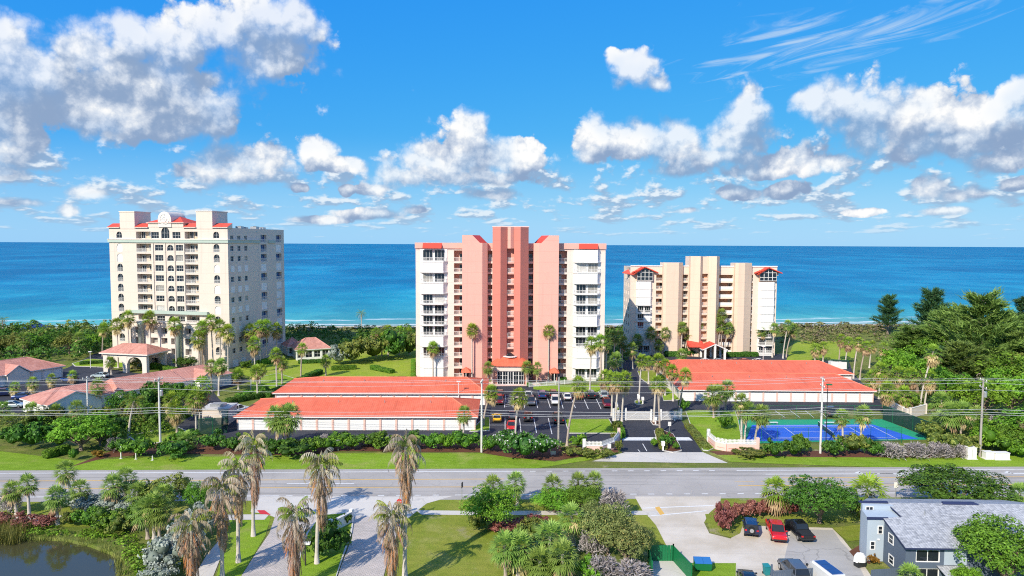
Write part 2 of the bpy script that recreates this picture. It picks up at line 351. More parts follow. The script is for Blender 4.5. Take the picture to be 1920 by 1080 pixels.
def tiles(name, col, col2, su=0.33, sv=0.40, var=0.35, seam=0.5):
    """roof tiles: courses and barrels as relief, every tile with its own tone; uses the mesh's uv laid in metres"""
    m, t = newmat(name); uv = t.node('ShaderNodeUVMap').outputs[0]; p = pos(t)
    u, v, _ = t.sep(uv)
    cu = t.m('DIVIDE', u, su); cv = t.m('DIVIDE', v, sv)
    cell = t.xyz(t.m('FLOOR', cu), t.m('FLOOR', cv), 0.0)
    wn = t.node('ShaderNodeTexWhiteNoise', {'Vector': cell}, noise_dimensions='3D').outputs[0]
    big = t.smooth(t.noise(p, 0.25, 5, 0.65), 0.35, 0.7)
    c = t.mix(t.m('ADD', t.m('MULTIPLY', wn, var), t.m('MULTIPLY', big, 0.45)), col, col2)
    wear = t.smooth(t.noise(t.xyz(t.m('MULTIPLY', u, 0.9), t.m('MULTIPLY', v, 0.12), 0.0), 1.0, 5, 0.65), 0.48, 0.72); c = t.mix(t.m('MULTIPLY', wear, 0.35), c, tuple(q * 0.55 for q in col) + (1,))
    c = t.mix(t.m('MULTIPLY', t.smooth(t.noise(p, 0.09, 4, 0.6), 0.5, 0.7), 0.3), c, tuple(min(1, q * 1.12 + 0.03) for q in col2) + (1,))
    bar = t.m('ABSOLUTE', t.m('SINE', t.m('MULTIPLY', cu, math.pi))); step = t.m('FRACT', cv)
    gap = t.m('MULTIPLY', t.m('MAXIMUM', t.smooth(bar, 0.0, 0.30, 1.0, 0.0), t.smooth(step, 0.0, 0.16, 0.8, 0.0)), seam)
    c = t.mix(gap, c, tuple(q * 0.5 for q in col) + (1,))
    t.put(t.b.inputs['Base Color'], c); t.b.inputs['Roughness'].default_value = 0.6; t.b.inputs['Specular IOR Level'].default_value = 0.25
    h = t.m('ADD', bar, t.m('MULTIPLY', step, 0.6))
    bn = t.node('ShaderNodeBump', {'Height': h, 'Strength': 0.45, 'Distance': 0.06}); t.l.new(bn.outputs[0], t.b.inputs['Normal'])
    return m
tiles('coral_roof', (0.67, 0.132, 0.068), (0.78, 0.195, 0.11), 0.40, 0.45, 0.4, 0.28)
tiles('pink_tile', (0.46, 0.19, 0.14), (0.66, 0.33, 0.26), 0.33, 0.42, 0.6, 0.35)
tiles('shingle', (0.24, 0.25, 0.27), (0.46, 0.47, 0.49), 0.30, 0.22, 0.9, 0.12)

def uv_metres(me):
    """lay uv on every face in metres: u along the horizontal, v up the slope"""
    uvl = me.uv_layers.new(name='uv')
    for pl in me.polygons:
        n = pl.normal; h = Vector((-n.y, n.x, 0))
        h = h.normalized() if h.length > 1e-4 else Vector((1, 0, 0)); s = n.cross(h)
        for li in pl.loop_indices:
            c = me.vertices[me.loops[li].vertex_index].co; uvl.data[li].uv = (c.dot(h), c.dot(s))
def roof(mb, name, mats, parent, loc=(0,0,0), rz=0):
    me = mb.mesh(name, mats); uv_metres(me); return put(name, me, parent, loc, rz)
Mt = MATS

# ------------------------------------------------------------------ ground materials
def lawn_mat(name, c1, c2, c3, bare=0.0):
    m, t = newmat(name); p = pos(t)
    big = t.smooth(t.noise(p, 0.05, 5, 0.6), 0.32, 0.68); mid = t.smooth(t.noise(p, 0.45, 5, 0.65), 0.35, 0.65); fin = t.noise(p, 7.0, 3, 0.7)
    c = t.mix(big, c1, c2); c = t.mix(t.m('MULTIPLY', mid, 0.55), c, c3); c = t.mix(t.m('MULTIPLY', t.smooth(fin, 0.35, 0.7), 0.35), c, tuple(x * 0.55 for x in c1))
    mow = t.m('SINE', t.m('MULTIPLY', t.m('ADD', t.sep(p)[1], t.m('MULTIPLY', t.sep(p)[0], 0.15)), 4.2)); c = t.mix(t.m('MULTIPLY', t.smooth(mow, -0.3, 0.3), 0.14), c, tuple(x * 0.6 for x in c1))
    c = t.mix(t.m('MULTIPLY', t.smooth(t.noise(p, 0.16, 6, 0.7), 0.50, 0.70), 0.6), c, (0.40, 0.38, 0.12, 1))
    if bare: c = t.mix(t.m('MULTIPLY', t.smooth(t.noise(p, 0.22, 6, 0.65), 0.62 - bare * 0.2, 0.74), 0.8), c, (0.40, 0.34, 0.24, 1))
    t.put(t.b.inputs['Base Color'], c); t.b.inputs['Roughness'].default_value = 0.9; t.b.inputs['Specular IOR Level'].default_value = 0.1
    bn = t.node('ShaderNodeBump', {'Height': t.m('ADD', fin, t.noise(p, 22, 2, 0.7)), 'Strength': 0.7, 'Distance': 0.12}); t.l.new(bn.outputs[0], t.b.inputs['Normal'])
    return m
lawn_mat('lawn', (0.20, 0.34, 0.022, 1), (0.27, 0.43, 0.028, 1), (0.32, 0.46, 0.06, 1))
lawn_mat('lawn_dry', (0.24, 0.29, 0.035, 1), (0.36, 0.37, 0.07, 1), (0.20, 0.29, 0.03, 1), 0.25)
lawn_mat('lawn_far', (0.27, 0.38, 0.03, 1), (0.34, 0.43, 0.04, 1), (0.38, 0.44, 0.08, 1))
lawn_mat('scrub_ground', (0.13, 0.20, 0.025, 1), (0.20, 0.24, 0.05, 1), (0.22, 0.20, 0.09, 1), 0.2)

def asphalt(name, c1, c2, marks=0.0, patch=0.25):
    m, t = newmat(name); p = pos(t); x, y, z = t.sep(p)
    big = t.noise(p, 0.12, 5, 0.6); fin = t.noise(p, 14, 3, 0.7)
    c = t.mix(t.smooth(big, 0.3, 0.7), c1, c2); c = t.mix(t.m('MULTIPLY', t.smooth(fin, 0.4, 0.65), 0.25), c, tuple(q * 0.7 for q in c1))
    lane = t.noise(t.v('MULTIPLY', p, (0.02, 0.9, 1)), 1.0, 4, 0.6)               # wear bands along the travel direction
    c = t.mix(t.m('MULTIPLY', t.smooth(lane, 0.5, 0.66), marks), c, tuple(q * 0.62 for q in c1))
    vc = t.node('ShaderNodeTexVoronoi', {'Vector': t.v('ADD', p, t.v('MULTIPLY', t.node('ShaderNodeTexNoise', {'Vector': p, 'Scale': 0.6}).outputs[1], (2, 2, 0))), 'Scale': 0.16}, feature='DISTANCE_TO_EDGE')
    c = t.mix(t.m('MULTIPLY', t.smooth(vc.outputs[0], 0.004, 0.016, 1, 0), patch), c, tuple(q * 0.55 for q in c1))
    t.put(t.b.inputs['Base Color'], c); t.b.inputs['Roughness'].default_value = 0.85; t.b.inputs['Specular IOR Level'].default_value = 0.25
    bn = t.node('ShaderNodeBump', {'Height': fin, 'Strength': 0.35, 'Distance': 0.03}); t.l.new(bn.outputs[0], t.b.inputs['Normal'])
    return m
asphalt('road_asphalt', (0.385, 0.36, 0.33, 1), (0.46, 0.43, 0.395, 1), 0.55)
asphalt('lot_asphalt', (0.035, 0.038, 0.050, 1), (0.055, 0.058, 0.072, 1), 0.0)
asphalt('old_asphalt', (0.38, 0.365, 0.34, 1), (0.46, 0.44, 0.41, 1), 0.2, 0.5)
asphalt('concrete', (0.56, 0.53, 0.48, 1), (0.66, 0.62, 0.56, 1), 0.1, 0.3)
asphalt('shell_sand', (0.52, 0.45, 0.35, 1), (0.70, 0.64, 0.55, 1), 0.15, 0.0)
asphalt('mulch', (0.115, 0.048, 0.028, 1), (0.17, 0.075, 0.045, 1), 0.0, 0.0)
asphalt('beach_sand', (0.55, 0.49, 0.39, 1), (0.66, 0.60, 0.50, 1), 0.1, 0.0)
def paint(name, col):
    m, t = newmat(name); p = pos(t)
    t.put(t.b.inputs['Base Color'], t.mix(t.smooth(t.noise(p, 3.0, 5, 0.75), 0.50, 0.72), col, tuple(x * 0.6 + 0.1 for x in col[:3])))
    t.b.inputs['Roughness'].default_value = 0.75; return m
paint('paint_white', (0.74, 0.74, 0.72, 1)); paint('paint_yellow', (0.72, 0.43, 0.08, 1)); paint('court_blue', (0.02, 0.13, 0.66, 1)); paint('court_green', (0.01, 0.32, 0.15, 1))
def paver_mat():
    m, t = newmat('pavers'); p = pos(t)
    br = t.node('ShaderNodeTexBrick', {'Vector': t.v('MULTIPLY', p, (1, 1, 0)), 'Color1': (0.44, 0.395, 0.355, 1), 'Color2': (0.56, 0.50, 0.45, 1), 'Mortar': (0.27, 0.255, 0.24, 1), 'Scale': 1.0, 'Mortar Size': 0.025, 'Brick Width': 0.42, 'Row Height': 0.21})
    c = t.mix(t.smooth(t.noise(p, 0.3, 5, 0.6), 0.35, 0.65), br.outputs[0], t.mix(1.0, br.outputs[0], (1.18, 1.15, 1.14, 1), 'MULTIPLY'))
    t.put(t.b.inputs['Base Color'], c); t.b.inputs['Roughness'].default_value = 0.85
    bn = t.node('ShaderNodeBump', {'Height': br.outputs[1], 'Strength': 0.4, 'Distance': -0.02}); t.l.new(bn.outputs[0], t.b.inputs['Normal'])
paver_mat()

def sea_mat():
    m, t = newmat('sea_water'); p = pos(t); x, y, z = t.sep(p)
    # distance out from the shore, ruffled: shallow turquoise over sand, then deep blue
    w = t.m('MULTIPLY', t.m('SUBTRACT', t.noise(t.v('MULTIPLY', p, (0.004, 0.012, 1)), 1.0, 5, 0.6), 0.5), 1.0)
    off = t.m('SUBTRACT', y, t.m('MULTIPLY_ADD', x, 0.075, 305.0))
    lg = t.m('ADD', t.m('LOGARITHM', t.m('MAXIMUM', off, 4.0), 10.0), t.m('MULTIPLY', w, 0.9))
    rp = t.node('ShaderNodeValToRGB'); T_ = rp.color_ramp
    for i, (f, c) in enumerate(((0.0, (0.24, 0.42, 0.38)), (0.24, (0.08, 0.42, 0.44)), (0.40, (0.022, 0.31, 0.44)), (0.56, (0.010, 0.215, 0.40)), (0.80, (0.007, 0.185, 0.365)), (1.0, (0.006, 0.17, 0.35)))):
        e = T_.elements[i] if i < 2 else T_.elements.new(f); e.position = f; e.color = (*c, 1)
    t.put(rp.inputs[0], t.lin(lg, 0.7, 4.0))
    # broad patches of darker, bluer water
    pt = t.smooth(t.noise(t.v('MULTIPLY', p, (0.003, 0.010, 1)), 1.0, 6, 0.65), 0.35, 0.7)
    c = t.mix(t.m('MULTIPLY', pt, 0.7), rp.outputs[0], t.mix(1.0, rp.outputs[0], (0.6, 0.72, 0.82, 1), 'MULTIPLY'))
    # chop: short crests, lighter on their faces
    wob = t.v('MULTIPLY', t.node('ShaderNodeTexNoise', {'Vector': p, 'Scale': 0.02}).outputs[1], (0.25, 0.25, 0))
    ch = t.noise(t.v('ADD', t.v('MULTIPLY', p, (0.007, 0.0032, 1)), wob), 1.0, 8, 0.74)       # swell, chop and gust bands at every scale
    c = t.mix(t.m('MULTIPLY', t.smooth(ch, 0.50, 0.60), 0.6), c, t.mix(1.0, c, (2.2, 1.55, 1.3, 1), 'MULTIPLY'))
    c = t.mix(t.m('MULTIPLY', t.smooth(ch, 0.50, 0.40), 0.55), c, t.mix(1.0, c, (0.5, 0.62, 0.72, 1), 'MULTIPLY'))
    # surf: broken white lines parallel to the shore, only in the last tens of metres, and scattered whitecaps
    sw = t.m('SINE', t.m('ADD', t.m('MULTIPLY', off, 0.32), t.m('MULTIPLY', t.noise(t.v('MULTIPLY', p, (0.018, 0.03, 1)), 1.0, 4, 0.6), 11.0)))
    br = t.smooth(t.noise(t.v('MULTIPLY', p, (0.05, 0.25, 1)), 1.0, 5, 0.7), 0.43, 0.55)
    surf = t.m('MULTIPLY', t.m('MULTIPLY', t.smooth(sw, 0.45, 0.90), br), t.smooth(off, 14.0, 48.0, 0.85, 0.0))
    caps = t.m('MULTIPLY', t.smooth(t.noise(t.v('MULTIPLY', p, (0.10, 0.40, 1)), 1.0, 5, 0.75), 0.69, 0.74), t.smooth(off, 40.0, 500.0, 0.75, 0.0))
    fm = t.m('MAXIMUM', surf, caps)
    c = t.mix(fm, c, (0.80, 0.83, 0.84, 1))
    t.put(t.b.inputs['Base Color'], c); t.b.inputs['Roughness'].default_value = 0.45; t.b.inputs['Specular IOR Level'].default_value = 0.08; t.b.inputs['IOR'].default_value = 1.2
    bn = t.node('ShaderNodeBump', {'Height': ch, 'Strength': 0.6, 'Distance': 0.6}); t.l.new(bn.outputs[0], t.b.inputs['Normal'])
sea_mat()
def pond_mat():
    m, t = newmat('pond_water'); p = pos(t)
    t.put(t.b.inputs['Base Color'], (0.060, 0.058, 0.026, 1)); t.b.inputs['Roughness'].default_value = 0.05; t.b.inputs['Specular IOR Level'].default_value = 0.55
    bn = t.node('ShaderNodeBump', {'Height': t.noise(p, 1.6, 3, 0.5), 'Strength': 0.06, 'Distance': 0.1}); t.l.new(bn.outputs[0], t.b.inputs['Normal'])
pond_mat()

# ------------------------------------------------------------------ setting: land, sea, roads
def sheet(name, pts, mat, z=0.0, kind='structure', sub=0):
    me = bpy.data.meshes.new(name); me.from_pydata([(p[0], p[1], z) for p in pts], [], [tuple(range(len(pts)))]); me.materials.append(Mt[mat]); me.update()
    if me.polygons[0].normal.z < 0: me.flip_normals()
    o = put(name, me); o['kind'] = kind; return o
def gp(*a, z=0.0): return [G(x, y, z) for x, y in a]

def shore_y(x): return 305.0 + 0.075 * x
# land sheet with a pit for the pond
pond_edge = gp((-60,1012), (0,1008), (60,1006), (120,1009), (170,1020), (210,1035), (234,1050), (236,1068), (222,1090), (180,1150), (-60,1150))
def land():
    bm = bmesh.new()
    outer = [(-900, 30), (900, 30), (900, shore_y(900) - 8), (0, shore_y(0) - 8), (-900, shore_y(-900) - 8)]
    vo = [bm.verts.new((x, y, -0.03)) for x, y in outer]; vi = [bm.verts.new((x, y, -0.03)) for x, y in pond_edge]
    es = [bm.edges.new((a[i], a[(i+1) % len(a)])) for a in (vo, vi) for i in range(len(a))]
    bmesh.ops.triangle_fill(bm, use_beauty=True, edges=es)
    for f in list(bm.faces):
        if f.normal.z < 0: f.normal_flip()
    cx = sum(p[0] for p in pond_edge) / len(pond_edge); cy_ = sum(p[1] for p in pond_edge) / len(pond_edge)
    low = [bm.verts.new((x + (cx - x) * 0.10, y + (cy_ - y) * 0.10, -1.3)) for x, y in pond_edge]
    n = len(vi)
    for i in range(n): bm.faces.new((vi[i], vi[(i+1) % n], low[(i+1) % n], low[i]))
    # seaward slope
    me = bpy.data.meshes.new('ground'); bm.to_mesh(me); bm.free(); me.materials.append(Mt['scrub_ground']); return put('ground', me)
tag(land(), kind='structure')
sheet('pond', [(p[0], p[1]) for p in pond_edge], 'pond_water', -0.35)
def seabits():
    nx = 60; mb = MB(); rows = [(-14, 0.9), (-8, 0.55), (0, -0.2), (6, -1.2), (20, -3)]
    xs = [-900 + 1800 * i / nx for i in range(nx + 1)]
    for i in range(nx):
        for j in range(len(rows) - 1):
            (a, za), (b, zb) = rows[j], rows[j + 1]
            mb.face([(xs[i], shore_y(xs[i]) + a, za), (xs[i+1], shore_y(xs[i+1]) + a, za), (xs[i+1], shore_y(xs[i+1]) + b, zb), (xs[i], shore_y(xs[i]) + b, zb)])
    tag(mb.build('beach', Mt['beach_sand'], smooth=True), kind='structure')
    s = MB(); s.face([(-21000, -1200, -0.75), (21000, 1950, -0.75), (21000, 21000, -0.75), (-21000, 21000, -0.75)])
seabits()
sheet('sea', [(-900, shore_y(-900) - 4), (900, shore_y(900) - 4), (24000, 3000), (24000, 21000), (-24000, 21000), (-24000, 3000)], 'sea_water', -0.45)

RA = R(1.55)                                                # the road runs 1.55 degrees off the picture plane
def road_y(x, off): return 109.0 + math.tan(RA) * x + off     # off: metres north of the northern edge line
def strip(name, x0, x1, o0, o1, mat, z, n=2, kind='structure'):
    xs = [x0 + (x1 - x0) * i / (n - 1) for i in range(n)]
    return sheet(name, [(x, road_y(x, o0)) for x in xs] + [(x, road_y(x, o1)) for x in reversed(xs)], mat, z, kind)
strip('road', -420, 420, -13.4, 0.0, 'road_asphalt', 0.0)
# road markings, every stripe its own sheet joined per line
def dashes(name, o, w, segs, mat='paint_white'):
    mb = MB()
    for a, b in segs: mb.face([(a, road_y(a, o - w/2), 0.006), (b, road_y(b, o - w/2), 0.006), (b, road_y(b, o + w/2), 0.006), (a, road_y(a, o + w/2), 0.006)])
    return tag(mb.build(name, Mt[mat]), kind='structure')
dash = lambda a, b, l, g: [(x, min(x + l, b)) for x in np.arange(a, b, l + g)]
dashes('road_marking', -1.35, 0.24, [(-300, 2)] + dash(3, 34, 0.9, 1.7) + [(36, 300)])
dashes('road_marking', -4.9, 0.22, [(-300, -1)] + [(42, 300)], 'paint_yellow')
dashes('road_marking', -3.2, 0.2, [(40, 300)])
dashes('road_marking', -8.3, 0.22, [(-300, -3), (34, 300)], 'paint_yellow')
dashes('road_marking', -11.6, 0.24, [(-300, -33)] + dash(-32, -9, 0.9, 1.7) + [(-8, 5)] + dash(12, 50, 0.9, 1.7) + [(50, 300)])
dashes('road_marking', -6.6, 0.13, dash(34, 60, 3, 1.0), 'paint_yellow')
def arrow(x, o, s, turn):
    """turn arrow painted in a lane: shaft, head, hooked to one side"""
    y = lambda q, d: road_y(q, o + d)
    mb = MB(); P_ = lambda q, d: (x + q * s, y(x + q * s, d), 0.006)
    mb.face([P_(-1.8, -0.12), P_(0.3, -0.12), P_(0.3, 0.12), P_(-1.8, 0.12)])
    mb.face([P_(0.3, -0.12), P_(0.9, -0.12 + 0.7 * turn), P_(0.7, 0.14 + 0.7 * turn), P_(0.3, 0.12)])
    mb.face([P_(0.5, 1.15 * turn), P_(1.5, 0.75 * turn), P_(1.2, 0.35 * turn), P_(0.45, 0.5 * turn)] if turn > 0 else [P_(0.5, 1.15 * turn), P_(0.45, 0.5 * turn), P_(1.2, 0.35 * turn), P_(1.5, 0.75 * turn)])
    tag(mb.build('road_arrow', Mt['paint_white']), kind='structure')
arrow(-31, -6.6, 1.4, 1); arrow(-26.0, -6.6, -1.4, -1); arrow(-58, -6.6, 1, 1); arrow(-53, -6.6, -1, -1); arrow(56, -3.2, -1, 1); arrow(60, -3.2, 1, -1); arrow(80, -3.4, -1, 1); arrow(-62, -10, 1, 1)

# north side
sheet('verge_lawn', [(-420, road_y(-420, 0))] + [(x, road_y(x, 0)) for x in (-80, -40, 4)] + gp((1110,862), (1160,851), (1128,850), (1040,866), (960,858), (900,850), (640,850), (480,856), (300,856), (150,864), (0,846)) + [(-420, 121)], 'lawn', 0.012)
sheet('mulch_bed', gp((130,876), (200,858), (300,850), (430,852), (560,853), (640,846), (900,848), (955,858), (1040,864), (1120,850), (1160,848), (1155,838), (1100,836), (1050,838), (900,826), (640,828), (420,826), (250,830)), 'mulch', 0.016)
sheet('verge_lawn', gp((1335,850), (1370,866), (1440,869)) + [(x, road_y(x, 0)) for x in (60, 90, 420)] + [(420, 140), (100, 122)] + gp((1800,855), (1560,856), (1440,852)), 'lawn', 0.012)
sheet('mulch_bed', gp((1330,846), (1430,846), (1600,845), (1810,850), (1812,858), (1700,858), (1500,857), (1390,853), (1345,853)), 'mulch', 0.016)
sheet('driveway_apron', gp((1172,848), (1318,848), (1365,868), (1300,868), (1110,865)), 'concrete', 0.010)
sheet('driveway', gp((1166,849), (1318,849), (1285,800), (1276,785), (1262,768), (1660,770), (1690,762), (1640,742), (1600,700), (1590,672), (1470,664), (1200,664), (1165,672), (1140,690), (1150,735), (1148,770), (1150,790)), 'lot_asphalt', 0.008)
sheet('crosswalk', gp((1168,820), (1292,820), (1299,826), (1167,826)), 'paint_white', 0.014)
sheet('parking_lot', gp((372,826), (930,830), (1160,830), (1150,770), (1150,735), (1100,724), (985,722), (900,716), (520,740), (470,770), (405,805)), 'lot_asphalt', 0.004)
sheet('entrance_paving', gp((905,716), (1010,716), (1015,724), (900,724)), 'garage_wall', 0.02)
sheet('lawn_patch', gp((520,704), (660,640), (780,640), (782,714), (700,712), (560,714)), 'lawn_far', 0.012)
sheet('lawn_patch', gp((440,700), (480,672), (620,672), (640,690), (600,715), (500,712)), 'lawn_far', 0.010)
sheet('lawn_patch', gp((1474,676), (1490,640), (1610,640), (1600,676)), 'lawn_far', 0.012)
sheet('lawn_patch', gp((1060,735), (1000,730), (1000,722), (1130,722), (1140,735)), 'lawn', 0.014)
# left complex roads
sheet('driveway', gp((-60,780), (-60,735), (60,715), (130,688), (175,664), (212,655), (215,675), (190,690), (260,700), (390,704), (440,700), (470,715), (400,735), (430,770), (385,805), (330,830), (240,824), (330,800), (370,770), (250,745), (100,770)), 'lot_asphalt', 0.006)
def island(name, pts, mat, h=0.12, lw=0.18):
    """raised planting island: concrete kerb ring with a sheet of ground inside"""
    c = (sum(p[0] for p in pts) / len(pts), sum(p[1] for p in pts) / len(pts))
    ins = []
    for p in pts:
        d = math.hypot(p[0] - c[0], p[1] - c[1]); k = max(0.0, 1 - lw * 1.3 / d); ins.append((c[0] + (p[0] - c[0]) * k, c[1] + (p[1] - c[1]) * k))
    mb = MB(); n = len(pts)
    for i in range(n):
        j = (i + 1) % n
        mb.face([(*pts[i], 0.0), (*pts[j], 0.0), (*pts[j], h), (*pts[i], h)]); mb.face([(*pts[i], h), (*pts[j], h), (*ins[j], h), (*ins[i], h)])
    o = tag(mb.build(name, Mt['kerb']), kind='structure')
    me = bpy.data.meshes.new('planting_bed'); me.from_pydata([(x, y, h - 0.02) for x, y in ins], [], [tuple(range(n))]); me.materials.append(Mt[mat]); me.update()
    if me.polygons[0].normal.z < 0: me.flip_normals()
    put('planting_bed', me, o); return o
island('kerbed_island', gp((1058,786), (1142,786), (1158,813), (1066,813)), 'lawn')
island('kerbed_island', gp((908,782), (918,782), (918,808), (880,810), (896,794)), 'lawn')
island('kerbed_island', gp((1226,808), (1240,806), (1262,814), (1275,835), (1278,846), (1262,849), (1244,846), (1232,830)), 'mulch')
island('kerbed_island', gp((1190,752), (1197,750), (1206,752), (1206,758), (1198,760), (1190,757)), 'lawn_dry')
island('kerbed_island', gp((1219,790), (1228,786), (1238,792), (1238,798), (1224,797)), 'mulch')
island('kerbed_island', gp((1152,766), (1160,764), (1163,770), (1156,772)), 'lawn_dry')
island('kerbed_lawn', gp((1285,770), (1378,770), (1385,790), (1392,830), (1345,838), (1328,846), (1318,845), (1300,815)), 'lawn')
island('kerbed_island', gp((1238,728), (1272,728), (1278,750), (1244,752)), 'lawn')
island('kerbed_island', gp((1195,696), (1230,694), (1236,718), (1214,719), (1200,710)), 'lawn_dry')
island('kerbed_island', gp((135,682), (165,673), (215,676), (262,686), (222,690), (140,687)), 'lawn')
island('kerbed_lawn', gp((240,818), (300,806), (330,800), (350,808), (330,826), (262,836)), 'lawn')
island('kerbed_island', gp((470,712), (520,700), (560,712), (470,748)), 'lawn')
# stall lines
def stalls(lines, w=0.14):
    for a, b in lines:
        p, q = Vector(G(*a)), Vector(G(*b)); d = (q - p).normalized(); n = Vector((-d.y, d.x)) * w / 2
        sheet('stall_line', [p + n, p - n, q - n, q + n], 'paint_white', 0.012)
stalls([((947,784),(947,812)), ((974,784),(977,812)), ((1001,784),(1006,812)), ((1028,784),(1035,814)), ((1004,746),(1008,765)), ((1026,746),(1032,765)), ((1050,746),(1056,766)), ((1071,746),(1079,765)), ((1094,746),(1103,767)), ((1118,748),(1127,767)), ((983,746),(983,765)), ((962,740),(962,764)), ((948,740),(946,764)),
        ((905,797),(1058,797)), ((945,753),(1140,755)), ((1205,832),(1213,846)), ((1196,843),(1200,847)), ((1453,770),(1472,783)), ((1482,770),(1500,783)), ((1510,770),(1526,783)), ((1536,770),(1550,783)), ((1562,770),(1575,783))])
for k in range(7): stalls([((948, 742 + k * 3.4), (961, 740 + k * 3.4))])

# tennis court
sheet('tennis_court', gp((1384,787), (1655,786), (1750,824), (1398,832)), 'court_green', 0.018)
sheet('court_surface', gp((1410,797), (1636,796), (1722,823), (1398,828)), 'court_blue', 0.024)
def court_line(a, b): 
    p, q = Vector(G(*a)), Vector(G(*b)); d = (q - p).normalized(); n = Vector((-d.y, d.x)) * 0.07
    sheet('court_line', [p + n, p - n, q - n, q + n], 'paint_white', 0.03)
for a, b in (((1420,798),(1632,798)), ((1420,798),(1452,823)), ((1632,798),(1684,824)), ((1452,823),(1684,824)), ((1424,801),(1638,801)), ((1450,820),(1678,821)), ((1470,801),(1496,820)), ((1592,801),(1626,820)), ((1484,810),(1608,810))): court_line(a, b)

# south side of the road
strip('verge_lawn', -420, 420, -22, -13.4, 'lawn_dry', -0.004)
strip('sidewalk', -420, -32, -20.2, -18.4, 'concrete', 0.03)
sheet('sidewalk', gp((780,957), (870,958), (1240,958), (1240,966), (870,966), (790,965)), 'concrete', 0.03)
sheet('driveway_apron', gp((478,931), (790,931), (850,930), (800,944), (780,960), (760,976), (520,972), (500,964), (470,960), (474,940)), 'concrete', 0.012)
sheet('paver_drive', gp((516,968), (610,968), (566,1000), (548,1040), (545,1100), (440,1100), (478,1040), (505,1000)), 'pavers', 0.016)
sheet('paver_drive', gp((660,968), (756,970), (750,990), (730,1040), (714,1100), (628,1100), (640,1060), (660,1010)), 'pavers', 0.016)
sheet('footpath', gp((410,1014), (424,1014), (416,1040), (392,1100), (352,1100), (388,1040)), 'concrete', 0.02)
sheet('front_lawn', gp((760,968), (1000,968), (990,1110), (716,1110), (730,1040)), 'lawn_dry', 0.008)
sheet('front_lawn', gp((430,966), (508,968), (498,1004), (440,1100), (400,1100), (420,1030)), 'lawn', 0.008)
island('kerbed_island', gp((575,1000), (600,966), (650,962), (664,970), (660,1000), (642,1050), (622,1110), (556,1110), (560,1040)), 'lawn', 0.14, 0.25)
sheet('sand_lot', gp((1190,931), (1352,931), (1350,944), (1330,962), (1320,980), (1330,1000), (1370,1010), (1390,985), (1560,990), (1580,1010), (1620,1060), (1660,1120), (1370,1140), (1380,1060), (1290,1055), (1250,1025), (1225,985), (1205,958)), 'shell_sand', 0.014)
sheet('old_paving', gp((1484,992), (1562,994), (1575,1014), (1600,1040), (1640,1120), (1440,1140), (1470,1050)), 'old_asphalt', 0.020)
for a, b in (((1205,953),(1338,948)), ((1215,968),(1325,958))):
    p, q = Vector(G(*a)), Vector(G(*b)); n = Vector((0, 0.14)); sheet('stop_line', [p + n, p - n, q - n, q + n], 'paint_white', 0.022)
sheet('lawn_patch', gp((1290,1056), (1380,1056), (1378,1140), (1300,1140)), 'lawn', 0.018)
sheet('lawn_patch', gp((1198,966), (1212,964), (1230,985), (1252,1028), (1216,1040), (1196,1000)), 'lawn_dry', 0.016)
sheet('lawn_patch', gp((1560,990), (1640,980), (1640,1010), (1590,1015)), 'lawn_dry', 0.016)
sheet('lawn_patch', gp((1322,964), (1400,960), (1388,1000), (1372,1008), (1332,1000)), 'lawn_dry', 0.026)

# ------------------------------------------------------------------ facade kit
class Face:
    """a facade plane of a building: u runs along it (left to right seen from outside), depth runs inward, z up"""
    def __init__(s, bld, ox, oy, ang=0.0): s.b = bld; s.o = (ox, oy); s.a = ang; s.c, s.s = math.cos(ang), math.sin(ang)
    def at(s, u, d, z): return (s.o[0] + u * s.c - d * s.s, s.o[1] + u * s.s + d * s.c, z)
    def put(s, name, me, u, d, z): return put(name, me, s.b, s.at(u, d, z), s.a)
    def wall(s, u0, u1, z0, z1, ops, mat, dep=0.0, name='wall', arches=()):
        """wall sheet with real openings (a, b, c, d, reveal) and their reveals"""
        us = sorted({round(v, 4) for v in [u0, u1] + [q for o in ops for q in o[:2]]}); zs = sorted({round(v, 4) for v in [z0, z1] + [q for o in ops for q in o[2:4]]})
        mb = MB()
        for k in range(len(zs) - 1):
            run = None; zc = (zs[k] + zs[k+1]) / 2
            for i in range(len(us)):
                solid = False
                if i < len(us) - 1:
                    uc = (us[i] + us[i+1]) / 2; solid = not any(o[0] < uc < o[1] and o[2] < zc < o[3] for o in ops)
                if solid and run is None: run = us[i]
                if not solid and run is not None:
                    e = us[i]; mb.face([(run, 0, zs[k]), (e, 0, zs[k]), (e, 0, zs[k+1]), (run, 0, zs[k+1])]); run = None
        for o in ops:
            a, b, c, d, r = o[:5]
            mb.face([(a, 0, c), (b, 0, c), (b, r, c), (a, r, c)]); mb.face([(a, 0, d), (a, r, d), (b, r, d), (b, 0, d)])
            mb.face([(a, 0, c), (a, r, c), (a, r, d), (a, 0, d)]); mb.face([(b, 0, c), (b, 0, d), (b, r, d), (b, r, c)])
        for a, b, d in arches:                               # spandrels that round the head of an opening
            h = (b - a) * 0.42; n = 8
            for i in range(n):
                x0, x1 = a + (b - a) * i / n, a + (b - a) * (i + 1) / n
                f = lambda x: d - h + h * math.sqrt(max(0, 1 - ((x - (a + b) / 2) / ((b - a) / 2)) ** 2))
                mb.face([(x0, 0, f(x0)), (x1, 0, f(x1)), (x1, 0, d), (x0, 0, d)]); mb.face([(x0, 0, f(x0)), (x0, 0.22, f(x0)), (x1, 0.22, f(x1)), (x1, 0, f(x1))])
        me = mb.mesh(name, Mt[mat]); return s.put(name, me, 0, dep, 0)
_cache = {}
def cached(key, fn):
    if key not in _cache: _cache[key] = fn()
    return _cache[key]
